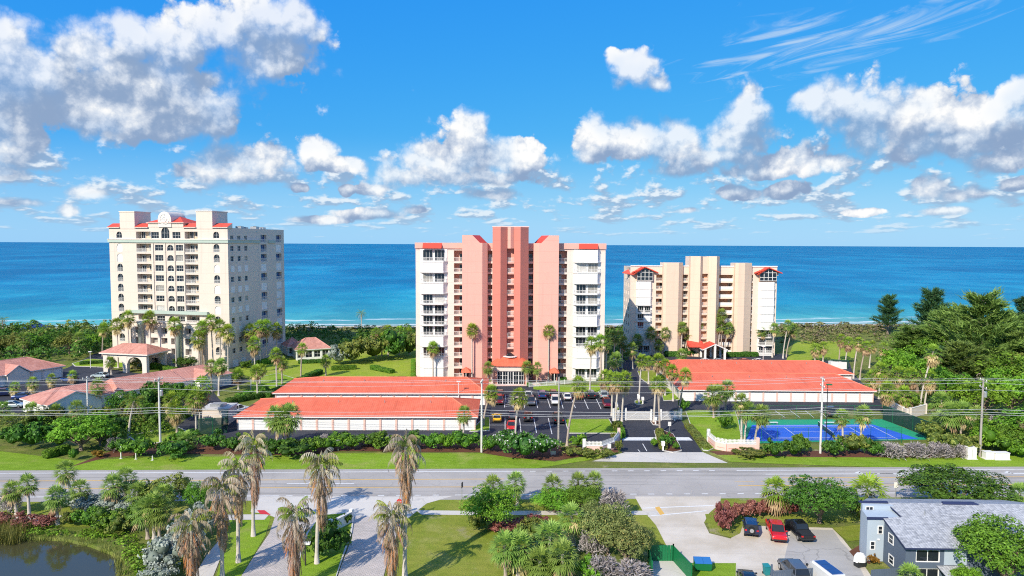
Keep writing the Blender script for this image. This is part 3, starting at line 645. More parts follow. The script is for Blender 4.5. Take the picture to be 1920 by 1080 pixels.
def win_mesh(w, h, nx, ny, fr='white', t=0.07, gl='glass'):
    def f():
        a = MB(); t2 = t * 0.6
        a.box(0, w, 0, 0.09, 0, t); a.box(0, w, 0, 0.09, h - t, h); a.box(0, t, 0, 0.09, t, h - t); a.box(w - t, w, 0, 0.09, t, h - t)
        for i in range(1, nx): a.box(w*i/nx - t2/2, w*i/nx + t2/2, 0.01, 0.08, t, h - t)
        for j in range(1, ny): a.box(t, w - t, 0.015, 0.075, h*j/ny - t2/2, h*j/ny + t2/2)
        b = MB(); b.box(t*0.8, w - t*0.8, 0.045, 0.06, t*0.8, h - t*0.8)
        return a.mesh('window', Mt[fr]), b.mesh('pane', Mt[gl])
    return cached(('win', round(w, 2), round(h, 2), nx, ny, fr, t, gl), f)
def window(face, u, z, w, h, nx=2, ny=1, dep=0.15, fr='white', gl='glass', name='window', t=0.07):
    if gl == 'glass' and name == 'window': gl = random.choices(('glass', 'curtain', 'blind'), (0.84, 0.12, 0.04))[0]
    fm, pm = win_mesh(w, h, nx, ny, fr, t, gl); o = face.put(name, fm, u, dep, z); put('pane', pm, o); return o
def rail_mesh(w, h=1.0, mat='white', gap=0.28):
    def f():
        a = MB(); a.box(0, w, -0.03, 0.05, h - 0.07, h); a.box(0, w, -0.02, 0.03, 0.06, 0.13); n = max(2, int(w / gap))
        for i in range(n + 1): x = w * i / n; a.box(max(0, x - 0.035), min(w, x + 0.035), -0.015, 0.025, 0, h - 0.07)
        return a.mesh('railing', Mt[mat])
    return cached(('rail', round(w, 2), h, mat, gap), f)
def railing(face, u, z, w, h=1.0, dep=0.04, mat='white', gap=0.28): return face.put('railing', rail_mesh(w, h, mat, gap), u, dep, z)
def panel(face, name, mat, u0, u1, z0, z1, d0, d1):
    me = cached((name, mat, round(u1-u0, 2), round(z1-z0, 2), round(d1-d0, 2)), lambda: MB().box(0, u1-u0, 0, d1-d0, 0, z1-z0).mesh(name, Mt[mat])); return face.put(name, me, u0, d0, z0)
def hip(mb, x0, x1, y0, y1, ze, zr, hx0, hx1, ov=0.5, th=0.18):
    """hip roof over a rectangle: ridge along x, hips of length hx at each end"""
    x0 -= ov; x1 += ov; y0 -= ov; y1 += ov; ym = (y0 + y1) / 2
    a, b, c, d = (x0, y0, ze), (x1, y0, ze), (x1, y1, ze), (x0, y1, ze); p, q = (x0 + hx0, ym, zr), (x1 - hx1, ym, zr)
    mb.face([a, b, q, p]); mb.face([c, d, p, q]); mb.face([b, c, q]); mb.face([d, a, p])
    mb.m = 1
    for s, e in ((a, b), (b, c), (c, d), (d, a)): mb.face([(s[0], s[1], s[2] - th), (e[0], e[1], e[2] - th), e, s])
    mb.face([(x0, y0, ze - th), (x0, y1, ze - th), (x1, y1, ze - th), (x1, y0, ze - th)]); mb.m = 0
    mb.caps = [[p, q], [a, p], [d, p], [b, q], [c, q]]
    return mb
def caps(mb, mat, parent, r=0.13):
    m = MB()
    for e in mb.caps: m.tube([tuple(e[0]), tuple(e[1])], r, 6)
    return m.build('ridge_cap', Mt[mat], parent)
def gable(mb, x0, x1, y0, y1, ze, zr, ov=0.4, th=0.15):
    """gable roof, ridge along y, gable ends at y0 and y1"""
    x0 -= ov; x1 += ov; xm = (x0 + x1) / 2
    mb.face([(x0, y0, ze), (xm, y0, zr), (xm, y1, zr), (x0, y1, ze)]); mb.face([(xm, y0, zr), (x1, y0, ze), (x1, y1, ze), (xm, y1, zr)])
    mb.m = 1
    for y in (y0, y1):
        mb.face([(x0, y, ze - th), (xm, y, zr - th), (xm, y, zr), (x0, y, ze)]); mb.face([(xm, y, zr - th), (x1, y, ze - th), (x1, y, ze), (xm, y, zr)])
    for x in (x0, x1): mb.face([(x, y0, ze - th), (x, y1, ze - th), (x, y1, ze), (x, y0, ze)])
    mb.face([(x0, y0, ze - th), (x0, y1, ze - th), (xm, y1, zr - th), (xm, y0, zr - th)]); mb.face([(xm, y0, zr - th), (xm, y1, zr - th), (x1, y1, ze - th), (x1, y0, ze - th)]); mb.m = 0
    return mb

# ------------------------------------------------------------------ cream tower (left)
def cream_tower():
    W, D, Z = 39.1, 30.0, 40.0
    rz = R(-12); ox, oy = -80.5 - W * math.cos(rz), 196.6 - W * math.sin(rz)
    b = thing('apartment_tower', 'tall cream apartment tower with sage bands, arched windows and round medallion on its roof', 'tower', (ox, oy, 0), rz, 'seaside apartment towers')
    fr = Face(b, 0, 0); rt = Face(b, W, 0, R(90)); lf = Face(b, 0, D, R(-90)); bk = Face(b, W, D, R(180))
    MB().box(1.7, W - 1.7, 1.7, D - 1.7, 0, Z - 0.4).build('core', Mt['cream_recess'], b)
    FH = 2.95; ops, arch = [], []
    top = lambda k: 35.4 - FH * (k - 1)                       # head of the balcony openings, floor k below the cornice
    # arched window stacks
    openL, openR = {3, 4, 5, 6, 7, 8, 9, 10, 11}, {1, 2, 4, 6, 8, 9, 10, 11}
    arch_w = []
    for u, opn in ((2.5, openL), (34.5, openR)):
        ops.append((u, u + 1.9, 37.0, 38.9, 0.3)); arch.append((u, u + 1.9, 38.9)); arch_w.append((u, 37.0, 1.9, 1.9, True))
        for k in range(1, 12):
            z0, z1 = top(k) - 2.35, top(k); ops.append((u, u + 1.9, z0, z1, 0.3)); arch.append((u, u + 1.9, z1)); arch_w.append((u, z0, 1.9, 2.35, k in opn))
    # balcony stacks
    balc = []
    for u0, u1 in ((9.2, 14.1), (25.3, 29.5)):
        ops.append((u0, u1, 36.9, 38.9, 1.6)); balc.append((u0, u1, 36.9, 2.0, False))
        for k in range(1, 9): ops.append((u0, u1, top(k) - 2.45, top(k), 1.6)); balc.append((u0, u1, top(k) - 2.45, 2.45, True))
    # centre windows
    cw = []
    for k in range(1, 9):
        z0 = top(k) - 2.05
        for u, w, kind in ((15.4, 2.7, 'grid'), (19.4, 2.1, 'arch'), (22.3, 2.4, 'grid')):
            ops.append((u, u + w, z0, z0 + 1.75, 0.3)); cw.append((u, z0, w, 1.75, kind))
            if kind == 'arch': arch.append((u, u + w, z0 + 1.75))
    for u, w, h in ((14.2, 2.6, 1.9), (17.6, 2.7, 3.2), (21.3, 2.6, 1.9)):
        ops.append((u, u + w, 36.9, 36.9 + h, 0.3)); cw.append((u, 36.9, w, h, 'grid'))
    arch.append((17.6, 20.3, 40.1))
    Zc = 40.2
    fr.wall(0, W, 0, Zc, ops, 'cream', arches=arch)
    for u, z, w, h, opn in arch_w:
        if opn:
            window(fr, u, z, w, h, 2, 2, 0.22)
            if h > 2: railing(fr, u, z, w, 0.85, 0.03)
        else: panel(fr, 'shutter', 'shutter_white', u, u + w, z, z + h, 0.14, 0.20)
    for u0, u1, z, h, rl in balc:
        window(fr, u0 + 0.6, z + 0.02, 1.3, 1.95, 2, 1, 1.48); window(fr, u1 - 1.9, z + 0.6, 1.3, 1.3, 2, 1, 1.48)
        if rl: railing(fr, u0, z, u1 - u0, 1.0)
    for u, z, w, h, kind in cw: window(fr, u, z, w, h, 3 if kind == 'grid' else 2, 2, 0.2)
    # pilasters between the centre windows
    for u, p in ((14.5, 0.45), (18.5, 0.5), (21.7, 0.35), (24.8, 0.4)): panel(fr, 'pilaster', 'cream', u, u + p, 15.3, 35.5, -0.22, 0.0)
    # bands
    for nm, z0, z1, pr in (('cornice', 35.75, 36.55, 0.35), ('cornice', 36.55, 36.75, 0.5)):
        for f, L in ((fr, W), (rt, 16.0)): panel(f, nm, 'sage' if pr < 0.4 else 'cream_light', -0.3 if f is fr else 0.0, L + (0.3 if f is fr else 0), z0, z1, -pr, 0.0)
    panel(rt, 'cornice', 'sage', 20.6, 24.6, 35.75, 36.55, -0.35, 0.0)
    panel(fr, 'band', 'sage', 6.8, 32.6, 15.1, 16.0, -1.0, 0.0)
    # podium with open galleries
    pz = 12.6; po = []
    for k in range(4):
        for u0, u1 in ((10.2, 12.0), (15.2, 17.6), (18.8, 20.8), (22.0, 24.4), (26.6, 28.6)): po.append((u0, u1, 0.7 + k*2.95, 0.7 + k*2.95 + 1.75, 1.2))
    pf = Face(b, 0, -2.6); pf.wall(8.6, 31.0, 0, pz, po, 'cream_light', name='podium_wall')
    MB().box(8.6, 31.0, -1.4, -0.02, 0, pz - 0.05).build('podium', Mt['cream_recess'], b)
    m = MB(); m.box(8.6, 9.0, -2.6, -1.4, 0, pz); m.box(30.6, 31.0, -2.6, -1.4, 0, pz); m.box(8.4, 31.2, -2.9, -0.02, pz, pz + 0.4); m.build('podium_roof', Mt['cream_light'], b)
    for u0, u1, z0, z1, r in po: window(pf, u0 + 0.3, z0 + 0.1, u1 - u0 - 0.6, z1 - z0 - 0.2, 2, 1, 1.08)
    for u in (12.6, 25.0): MB().lathe([(0.75, 0), (0.75, 12.0), (0.95, 12.2), (0.95, 12.6)], 14).build('column', Mt['sage'], b, (u, -3.2, 0), smooth=True)
    # right side
    so, sw = [], []
    shut = {3, 5, 7, 9}
    for k in range(12):
        zc = 37.1 - FH * k
        for v in (1.2, 4.6, 8.0):
            so.append((v, v + 1.5, zc - 0.75, zc + 0.75, 0.25)); sw.append((v, zc - 0.75, 1.5, 1.5, 'shut' if (k in shut) else 'win'))
        so.append((16.6, 19.8, zc - 1.2, zc + 1.15, 0.9)); sw.append((16.6, zc - 1.2, 3.2, 2.35, 'shut2' if k in (3, 5, 7) else 'big'))
        so.append((25.2, 28.4, zc - 1.2, zc + 1.15, 0.9)); sw.append((25.2, zc - 1.2, 3.2, 2.35, 'shut2' if k in (1, 3, 5, 6, 7, 9) else 'big'))
    for v in (1.4, 5.4): so.append((v, v + 2.6, 0, 2.2, 0.25)); sw.append((v, 0, 2.6, 2.2, 'door'))
    rt.wall(0, D, 0, Z, so, 'cream')
    for v, z, w, h, kd in sw:
        if kd == 'win': window(rt, v, z, w, h, 2, 2, 0.15)
        elif kd == 'shut': panel(rt, 'shutter', 'shutter_white', v - 0.12, v + w + 0.12, z - 0.12, z + h + 0.12, -0.06, -0.004)
        elif kd == 'shut2': panel(rt, 'shutter', 'shutter_white', v, v + w, z, z + h, 0.10, 0.18)
        elif kd == 'big': window(rt, v, z, w, h, 3, 1, 0.7, gl='glass_blue'); railing(rt, v, z, w, 1.0)
        else: panel(rt, 'garage_door', 'door_white', v, v + w, z, z + h, 0.12, 0.2)
    lf.wall(0, D, 0, Z, [], 'cream'); bk.wall(0, W, 0, Z, [], 'cream')
    MB().box(0.35, W - 0.35, 0.35, D - 0.35, Z - 0.4, Z - 0.15).build('roof_deck', Mt['roof_flat'], b)
    # roofline: stair towers, tiled eaves, central gable with medallion and barrel vault
    for u0, u1, d1 in ((3.9, 8.9, 6.5), (29.2, 34.4, 7.0)):
        t = MB().box(u0, u1, -0.12, d1, Z - 0.3, 44.6).build('roof_tower', Mt['cream'], b)
        MB().box(u0 - 0.15, u1 + 0.15, -0.27, d1 + 0.15, 44.6, 44.85).build('coping', Mt['cream_light'], t)
    for u0, u1 in ((-0.3, 3.88), (8.92, 13.4), (25.0, 29.18), (34.42, W + 0.3)):
        m = MB(); m.face([(u0, -0.5, Zc), (u1, -0.5, Zc), (u1, 1.9, Zc + 1.15), (u0, 1.9, Zc + 1.15)]); m.m = 1
        m.face([(u0, -0.5, Zc - 0.2), (u1, -0.5, Zc - 0.2), (u1, -0.5, Zc), (u0, -0.5, Zc)]); m.face([(u0, 1.9, Zc - 0.3), (u0, 1.9, Zc + 1.15), (u1, 1.9, Zc + 1.15), (u1, 1.9, Zc - 0.3)])
        m.face([(u0, -0.5, Zc - 0.2), (u0, -0.5, Zc), (u0, 1.9, Zc + 1.15), (u0, 1.9, Zc - 0.3)]); m.face([(u1, -0.5, Zc - 0.2), (u1, 1.9, Zc - 0.3), (u1, 1.9, Zc + 1.15), (u1, -0.5, Zc)])
        roof(m, 'tiled_eave', [Mt['red_tile'], Mt['cream']], b)
    MB().box(13.4, 25.0, -0.1, 8.0, 40.21, 41.5).build('attic', Mt['cream'], b)
    m = MB(); hip(m, 13.4, 25.0, -0.1, 8.0, 41.5, 43.4, 4.5, 4.5, 0.4); roof(m, 'roof', [Mt['red_tile'], Mt['cream_light']], b)
    c = 19.0; prof = [(c - 2.15, 40.2)] + [(c + 2.15 * math.cos(a), 42.5 + 2.15 * math.sin(a)) for a in np.linspace(math.pi, 0, 13)] + [(c + 2.15, 40.2)]
    m = MB(); m.loft([[(x, -0.3, z) for x, z in prof], [(x, 6.2, z) for x, z in prof]]); vlt = m.build('barrel_vault', Mt['cream_light'], b)
    ring = MB()
    for r0, r1 in ((1.35, 1.6), (0.55, 0.75)):
        for i in range(20):
            a0, a1 = 2*math.pi*i/20, 2*math.pi*(i+1)/20; P = lambda r, a, y: (c + r*math.cos(a), y, 42.5 + r*math.sin(a))
            ring.face([P(r0, a0, -0.42), P(r1, a0, -0.42), P(r1, a1, -0.42), P(r0, a1, -0.42)]); ring.face([P(r1, a0, -0.42), P(r1, a0, -0.3), P(r1, a1, -0.3), P(r1, a1, -0.42)]); ring.face([P(r0, a0, -0.42), P(r0, a1, -0.42), P(r0, a1, -0.3), P(r0, a0, -0.3)])
    ring.box(c - 0.09, c + 0.09, -0.40, -0.29, 41.2, 43.8); ring.box(c - 1.3, c + 1.3, -0.39, -0.295, 42.42, 42.58); ring.build('medallion', Mt['white'], vlt)
    for x, y, s in ((37.0, 9, 0.9), (36.2, 13, 0.7), (37.2, 16.5, 1.0), (36.6, 20, 0.7), (35.6, 23, 0.9)):
        u = MB().box(-s, s, -s*0.8, s*0.8, 0, s*0.9).build('air_conditioner', Mt['steel'], b, (x, y, Z - 0.16)); MB().lathe([(s*0.5, s*0.9), (s*0.5, s*1.0)], 10).build('fan_cowl', Mt['dark_metal'], u)
    MB().tube([(35.0, 6, Z), (35.0, 6, Z + 4)], 0.05).build('antenna', Mt['steel'], b)
tiles('red_tile', (0.60, 0.07, 0.045), (0.72, 0.13, 0.08), 0.33, 0.42, 0.3, 0.3)
cream_tower()

# ------------------------------------------------------------------ bay stacks shared by the pink and the tan tower
def bay_plan(w, pr): return [(0, 0), (w * 0.14, -pr), (w * 0.86, -pr), (w, 0)]
def bay_slab(w, pr, mat='white'):
    return cached(('bslab', w, pr, mat), lambda: MB().prism([(-0.12, 0.02)] + [(x + (-0.1 if x < w/2 else 0.1), y - 0.12) for x, y in bay_plan(w, pr)] + [(w + 0.12, 0.02)], -0.12, 0.10).mesh('balcony_slab', Mt[mat]))
def bay_shutter(w, h, pr):
    def f():
        m = MB(); p = bay_plan(w, pr)
        for i in range(3): (a, b), (c, d) = p[i], p[i+1]; m.face([(a, b, 0.1), (c, d, 0.1), (c, d, h - 0.12), (a, b, h - 0.12)])
        m.box(w*0.14 - 0.06, w*0.14 + 0.06, -pr - 0.06, -pr + 0.04, 0.1, h - 0.12); m.box(w*0.86 - 0.06, w*0.86 + 0.06, -pr - 0.06, -pr + 0.04, 0.1, h - 0.12)
        m.box(w*0.14, w*0.86, -pr - 0.03, -pr + 0.0, h * 0.36, h * 0.36 + 0.06)
        return m.mesh('shutter', Mt['shutter_white'])
    return cached(('bshut', w, round(h, 2), pr), f)
def bay_rail(w, pr, h=1.0):
    def f():
        m = MB(); p = bay_plan(w, pr)
        for i in range(3):
            a, b = Vector((*p[i], 0)), Vector((*p[i+1], 0)); n = max(2, int((b - a).length / 0.3))
            m.tube([a + Vector((0, 0, h)), b + Vector((0, 0, h))], 0.05, 4); m.tube([a + Vector((0, 0, 0.2)), b + Vector((0, 0, 0.2))], 0.04, 4)
            for k in range(n + 1): q = a.lerp(b, k / n); m.box(q.x - 0.035, q.x + 0.035, q.y - 0.02, q.y + 0.02, 0.1, h)
        return m.mesh('railing', Mt['white'])
    return cached(('brail', w, pr, h), f)
def bay_stack(b, x, w, pr, floors, gl='glass'):
    """floors: list of (z, h, state) with state 'open' or 'shut' or 'half'"""
    f = Face(b, x, 0)
    for z, h, st in floors:
        s = put('balcony', bay_slab(w, pr), b, (x, 0, z))
        if st != 'shut': put('railing', bay_rail(w, pr), s)
        ww = w * 0.37
        if st in ('open', 'half'):
            window(f, w * 0.10, z + 0.15, ww, h - 0.45, 3, 1, -0.22, t=0.09)
            if st == 'open': window(f, w * 0.53, z + 0.15, ww, h - 0.45, 3, 1, -0.22, t=0.09)
            else: panel(f, 'shutter', 'shutter_white', w * 0.5, w * 0.93, z + 0.15, z + h - 0.2, -0.24, -0.12)
        else: put('shutter', bay_shutter(w, h, pr), b, (x, 0, z))

# ------------------------------------------------------------------ pink tower (middle)
def pink_tower():
    b = thing('apartment_tower', 'pink apartment tower with ribbed rose centre shaft, white bay stacks and glazed entrance', 'tower', (-0.42, 182.0, 0), 0, 'seaside apartment towers')
    HW, D, Z = 24.9, 22.0, 34.9; FH = 2.79
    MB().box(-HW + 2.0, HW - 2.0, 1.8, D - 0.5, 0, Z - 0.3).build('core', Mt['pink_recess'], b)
    zf = [0.5 + FH * k for k in range(12)]; hf = [FH] * 11 + [34.55 - zf[11]]
    fr = Face(b, 0, 0); ops = []
    stacks = [(-14.85, -12.5), (-5.95, -4.75), (4.75, 5.95), (12.5, 14.85)]
    for u0, u1 in stacks:
        for z, h in zip(zf, hf): ops.append((u0, u1, z, z + h - 0.45, 1.7))
    fr.wall(-HW, HW, 0, Z, ops, 'blush')
    for u0, u1 in stacks:
        outer = abs(u0) > 8
        for k, (z, h) in enumerate(zip(zf, hf)):
            railing(fr, u0, z, u1 - u0, 1.05)
            if outer: window(fr, u1 - 1.0 if u0 < 0 else u0 + 0.1, z + 0.05, 0.9, 1.95, 1, 1, 1.6, fr='cream_light')
            elif k % 2: window(fr, u0 + 0.15, z + 0.05, 0.8, 1.9, 1, 1, 1.6, fr='cream_light')
    sl = Face(b, 0, -0.9)
    # white bays
    L = ['shut', 'shut', 'open', 'shut', 'open', 'open', 'open', 'open', 'shut', 'open', 'shut', 'open']
    Rr = ['open', 'shut', 'shut', 'half', 'open', 'shut', 'open', 'open', 'open', 'shut', 'open', 'shut']
    bay_stack(b, -23.7, 7.1, 1.25, [(z, h, s) for z, h, s in zip(zf, hf, L)]); bay_stack(b, 16.55, 7.1, 1.25, [(z, h, s) for z, h, s in zip(zf, hf, Rr)])
    for x in (-23.7, 16.55): MB().box(x, x + 7.1, -0.09, -0.005, 0, 34.5).build('bay_back', Mt['white'], b); MB().prism([(x + p, q) for p, q in bay_plan(7.1, 1.25)], 0.0, 0.4).build('bay_foot', Mt['white'], b)
    # side and back walls with windows
    for face, L_ in ((Face(b, HW, 0, R(90)), D), (Face(b, -HW, D, R(-90)), D)):
        so = [(v, v + 1.5, z + 0.7, z + 2.0, 0.2) for z in zf for v in (4.0, 9.5, 15.0)]
        face.wall(0, L_, 0, Z, so, 'blush')
        for v, v1, z0, z1, r in so: window(face, v, z0, 1.5, 1.3, 2, 1, 0.12)
    Face(b, HW, D, R(180)).wall(0, 2 * HW, 0, Z, [], 'blush')
    MB().box(-HW + 0.4, HW - 0.4, 0.4, D - 0.4, Z - 0.3, Z - 0.1).build('roof_deck', Mt['roof_flat'], b)
    # parapet band with sloping red panels
    for x0, x1 in ((-HW - 0.15, -12.6), (12.6, HW + 0.15)):
        MB().box(x0, x1, -0.35, 0.6, 34.6, 36.1).build('parapet', Mt['pink'], b)
    MB().box(-6.6, 6.6, -0.2, 0.6, 34.6, 36.05).build('parapet', Mt['pink'], b)
    m = MB()
    for x in (-HW - 0.15, HW - 0.45): m.box(x, x + 0.6, 0.6, D, 34.9, 36.0)
    m.box(-HW + 0.45, HW - 0.45, D - 0.6, D, 34.9, 36.0); m.build('parapet', Mt['pink'], b)
    for x0, x1 in ((-22.9, -18.0), (17.9, 22.8)):
        m = MB(); m.face([(x0, -1.5, 34.75), (x1, -1.5, 34.75), (x1, -0.36, 36.0), (x0, -0.36, 36.0)]); m.face([(x0, -1.5, 34.6), (x1, -1.5, 34.6), (x1, -1.5, 34.75), (x0, -1.5, 34.75)])
        m.face([(x0, -1.5, 34.6), (x0, -1.5, 34.75), (x0, -0.36, 36.0), (x0, -0.36, 34.6)]); m.face([(x1, -1.5, 34.6), (x1, -0.36, 34.6), (x1, -0.36, 36.0), (x1, -1.5, 34.75)]); m.face([(x0, -1.5, 34.6), (x0, -0.36, 34.6), (x1, -0.36, 34.6), (x1, -1.5, 34.6)])
        m.build('red_panel', Mt['red_roof'], b)
    # fins with red sloping shoulders
    for sg in (-1, 1):
        X = lambda x: sg * x
        m = MB(); m.prism([(X(12.5), 0.0), (X(12.5), -2.6), (X(7.3), -2.6), (X(6.0), -1.4), (X(6.0), 0.0)], 0, 36.1); fin = m.build('fin', Mt['pink'], b)
        m = MB()
        front = [(X(12.5), -2.6, 36.1), (X(7.9), -2.6, 36.1), (X(9.9), -2.6, 38.1), (X(12.5), -2.6, 38.1)]; back = [(X(12.5), 2.0, 36.1), (X(6.2), 2.0, 36.1), (X(8.2), 2.0, 38.1), (X(12.5), 2.0, 38.1)]
        m.face(front if sg > 0 else front[::-1]); m.face(back[::-1] if sg > 0 else back); m.face([front[0], front[3], back[3], back[0]]); m.face([front[3], front[2], back[2], back[3]])
        m.m = 1; m.face([front[1], front[2], back[2], back[1]] if sg < 0 else [front[2], front[1], back[1], back[2]]); m.m = 0
        m.build('shoulder', [Mt['pink'], Mt['red_roof']], fin)
        MB().box(min(X(12.45), X(9.9)), max(X(12.45), X(9.9)), -0.0, 2.0, 34.6, 36.1).build('fin_return', Mt['pink'], fin)
    # centre shaft: two pointed piers, slot of small balconies between, pointed head
    for sg in (-1, 1):
        X = lambda x: sg * x
        MB().prism([(X(4.65), 0.0), (X(4.65), -2.4), (X(2.55), -4.4), (X(0.92), -2.9), (X(0.92), 0.0)], 0, 40.2).build('pier', Mt['rose'], b)
    MB().prism([(-0.92, 0.0), (-0.92, -2.6), (0, -3.4), (0.92, -2.6), (0.92, 0.0)], 34.7, 40.15).build('shaft_head', Mt['pink'], b)
    MB().box(-0.92, 0.92, -1.3, -0.02, 0, 34.7).build('slot_back', Mt['pink_recess'], b)
    sf = Face(b, -0.92, -2.5)
    for z, h in zip(zf, hf):
        panel(sf, 'balcony_slab', 'pink', 0, 1.84, z - 0.4, z, 0, 1.2); railing(sf, 0, z, 1.84, 1.1)
    MB().box(-4.6, 4.6, -0.05, 6.0, 34.95, 40.1).build('shaft_house', Mt['rose'], b)
    MB().box(-4.8, 4.8, -2.3, 6.2, 40.21, 40.4).build('coping', Mt['pink_pale'], b)
    # entrance hall
    e = MB(); pl = [(-5.0, -2.4), (-5.0, -5.5), (-3.2, -7.3), (3.6, -7.3), (5.4, -5.5), (5.4, -2.4)]
    e.prism([(x * 0.92, y + 0.3) for x, y in pl], 3.5, 4.8); hall = e.build('entrance_fascia', Mt['blush'], b)
    m = MB(); ring0 = [(x * 1.02, y - 0.2, 4.8) for x, y in pl]; ring1 = [(x * 0.55, -2.42 + (y + 2.4) * 0.25, 6.7) for x, y in pl]
    for i in range(len(pl) - 1): m.face([ring0[i], ring0[i+1], ring1[i+1], ring1[i]])
    m.face(ring1[::-1]); roof(m, 'entrance_roof', [Mt['coral_roof']], b)
    d = MB(); d.lathe([(2.0, 6.65), (2.0, 6.85)], 20); dm = d.build('skylight_kerb', Mt['white'], b, (0.1, -3.0, 0))
    sk = MB(); n = 8
    for i in range(n):
        a0, a1 = 2*math.pi*i/n, 2*math.pi*(i+1)/n; sk.face([(1.2*math.cos(a0), 1.2*math.sin(a0), 6.86), (1.2*math.cos(a1), 1.2*math.sin(a1), 6.86), (0, 0, 7.7)])
    sk.build('skylight', Mt['glass'], dm)
    ef = Face(b, -3.2, -6.8); 
    MB().box(-4.2, 4.6, -6.4, -2.45, 0.1, 3.5).build('lobby', Mt['pink_recess'], b)
    for i in range(5):
        nm = 'door' if i == 2 else 'window'; window(ef, i * 1.36, 0.05, 1.34, 3.4, 2, 1 if i == 2 else 3, 0.0, name=nm, t=0.13 if i == 2 else 0.09)
    for x in (-4.4, 4.55): MB().lathe([(0.32, 0), (0.32, 3.5)], 10).build('column', Mt['blush'], b, (x, -5.4, 0))
    for x in (-11.4, 11.5):
        m = MB(); m.face([(x - 1.3, -4.3, 2.5), (x + 1.3, -4.3, 2.5), (x, -3.4, 3.9)]); m.face([(x - 1.3, -4.3, 2.5), (x, -3.4, 3.9), (x - 1.3, -2.61, 3.0)]); m.face([(x + 1.3, -4.3, 2.5), (x + 1.3, -2.61, 3.0), (x, -3.4, 3.9)]); m.face([(x - 1.3, -2.61, 3.0), (x, -3.4, 3.9), (x + 1.3, -2.61, 3.0)]); m.face([(x - 1.3, -4.3, 2.5), (x - 1.3, -2.61, 3.0), (x + 1.3, -2.61, 3.0), (x + 1.3, -4.3, 2.5)])
        c = roof(m, 'side_canopy', [Mt['coral_roof']], b); MB().box(x - 0.08, x + 0.08, -4.1, -3.95, 0, 2.5).build('post', Mt['white'], c); MB().box(x - 0.6, x + 0.6, -2.68, -2.604, 0, 2.1).build('door', Mt['dark_metal'], c)
pink_tower()

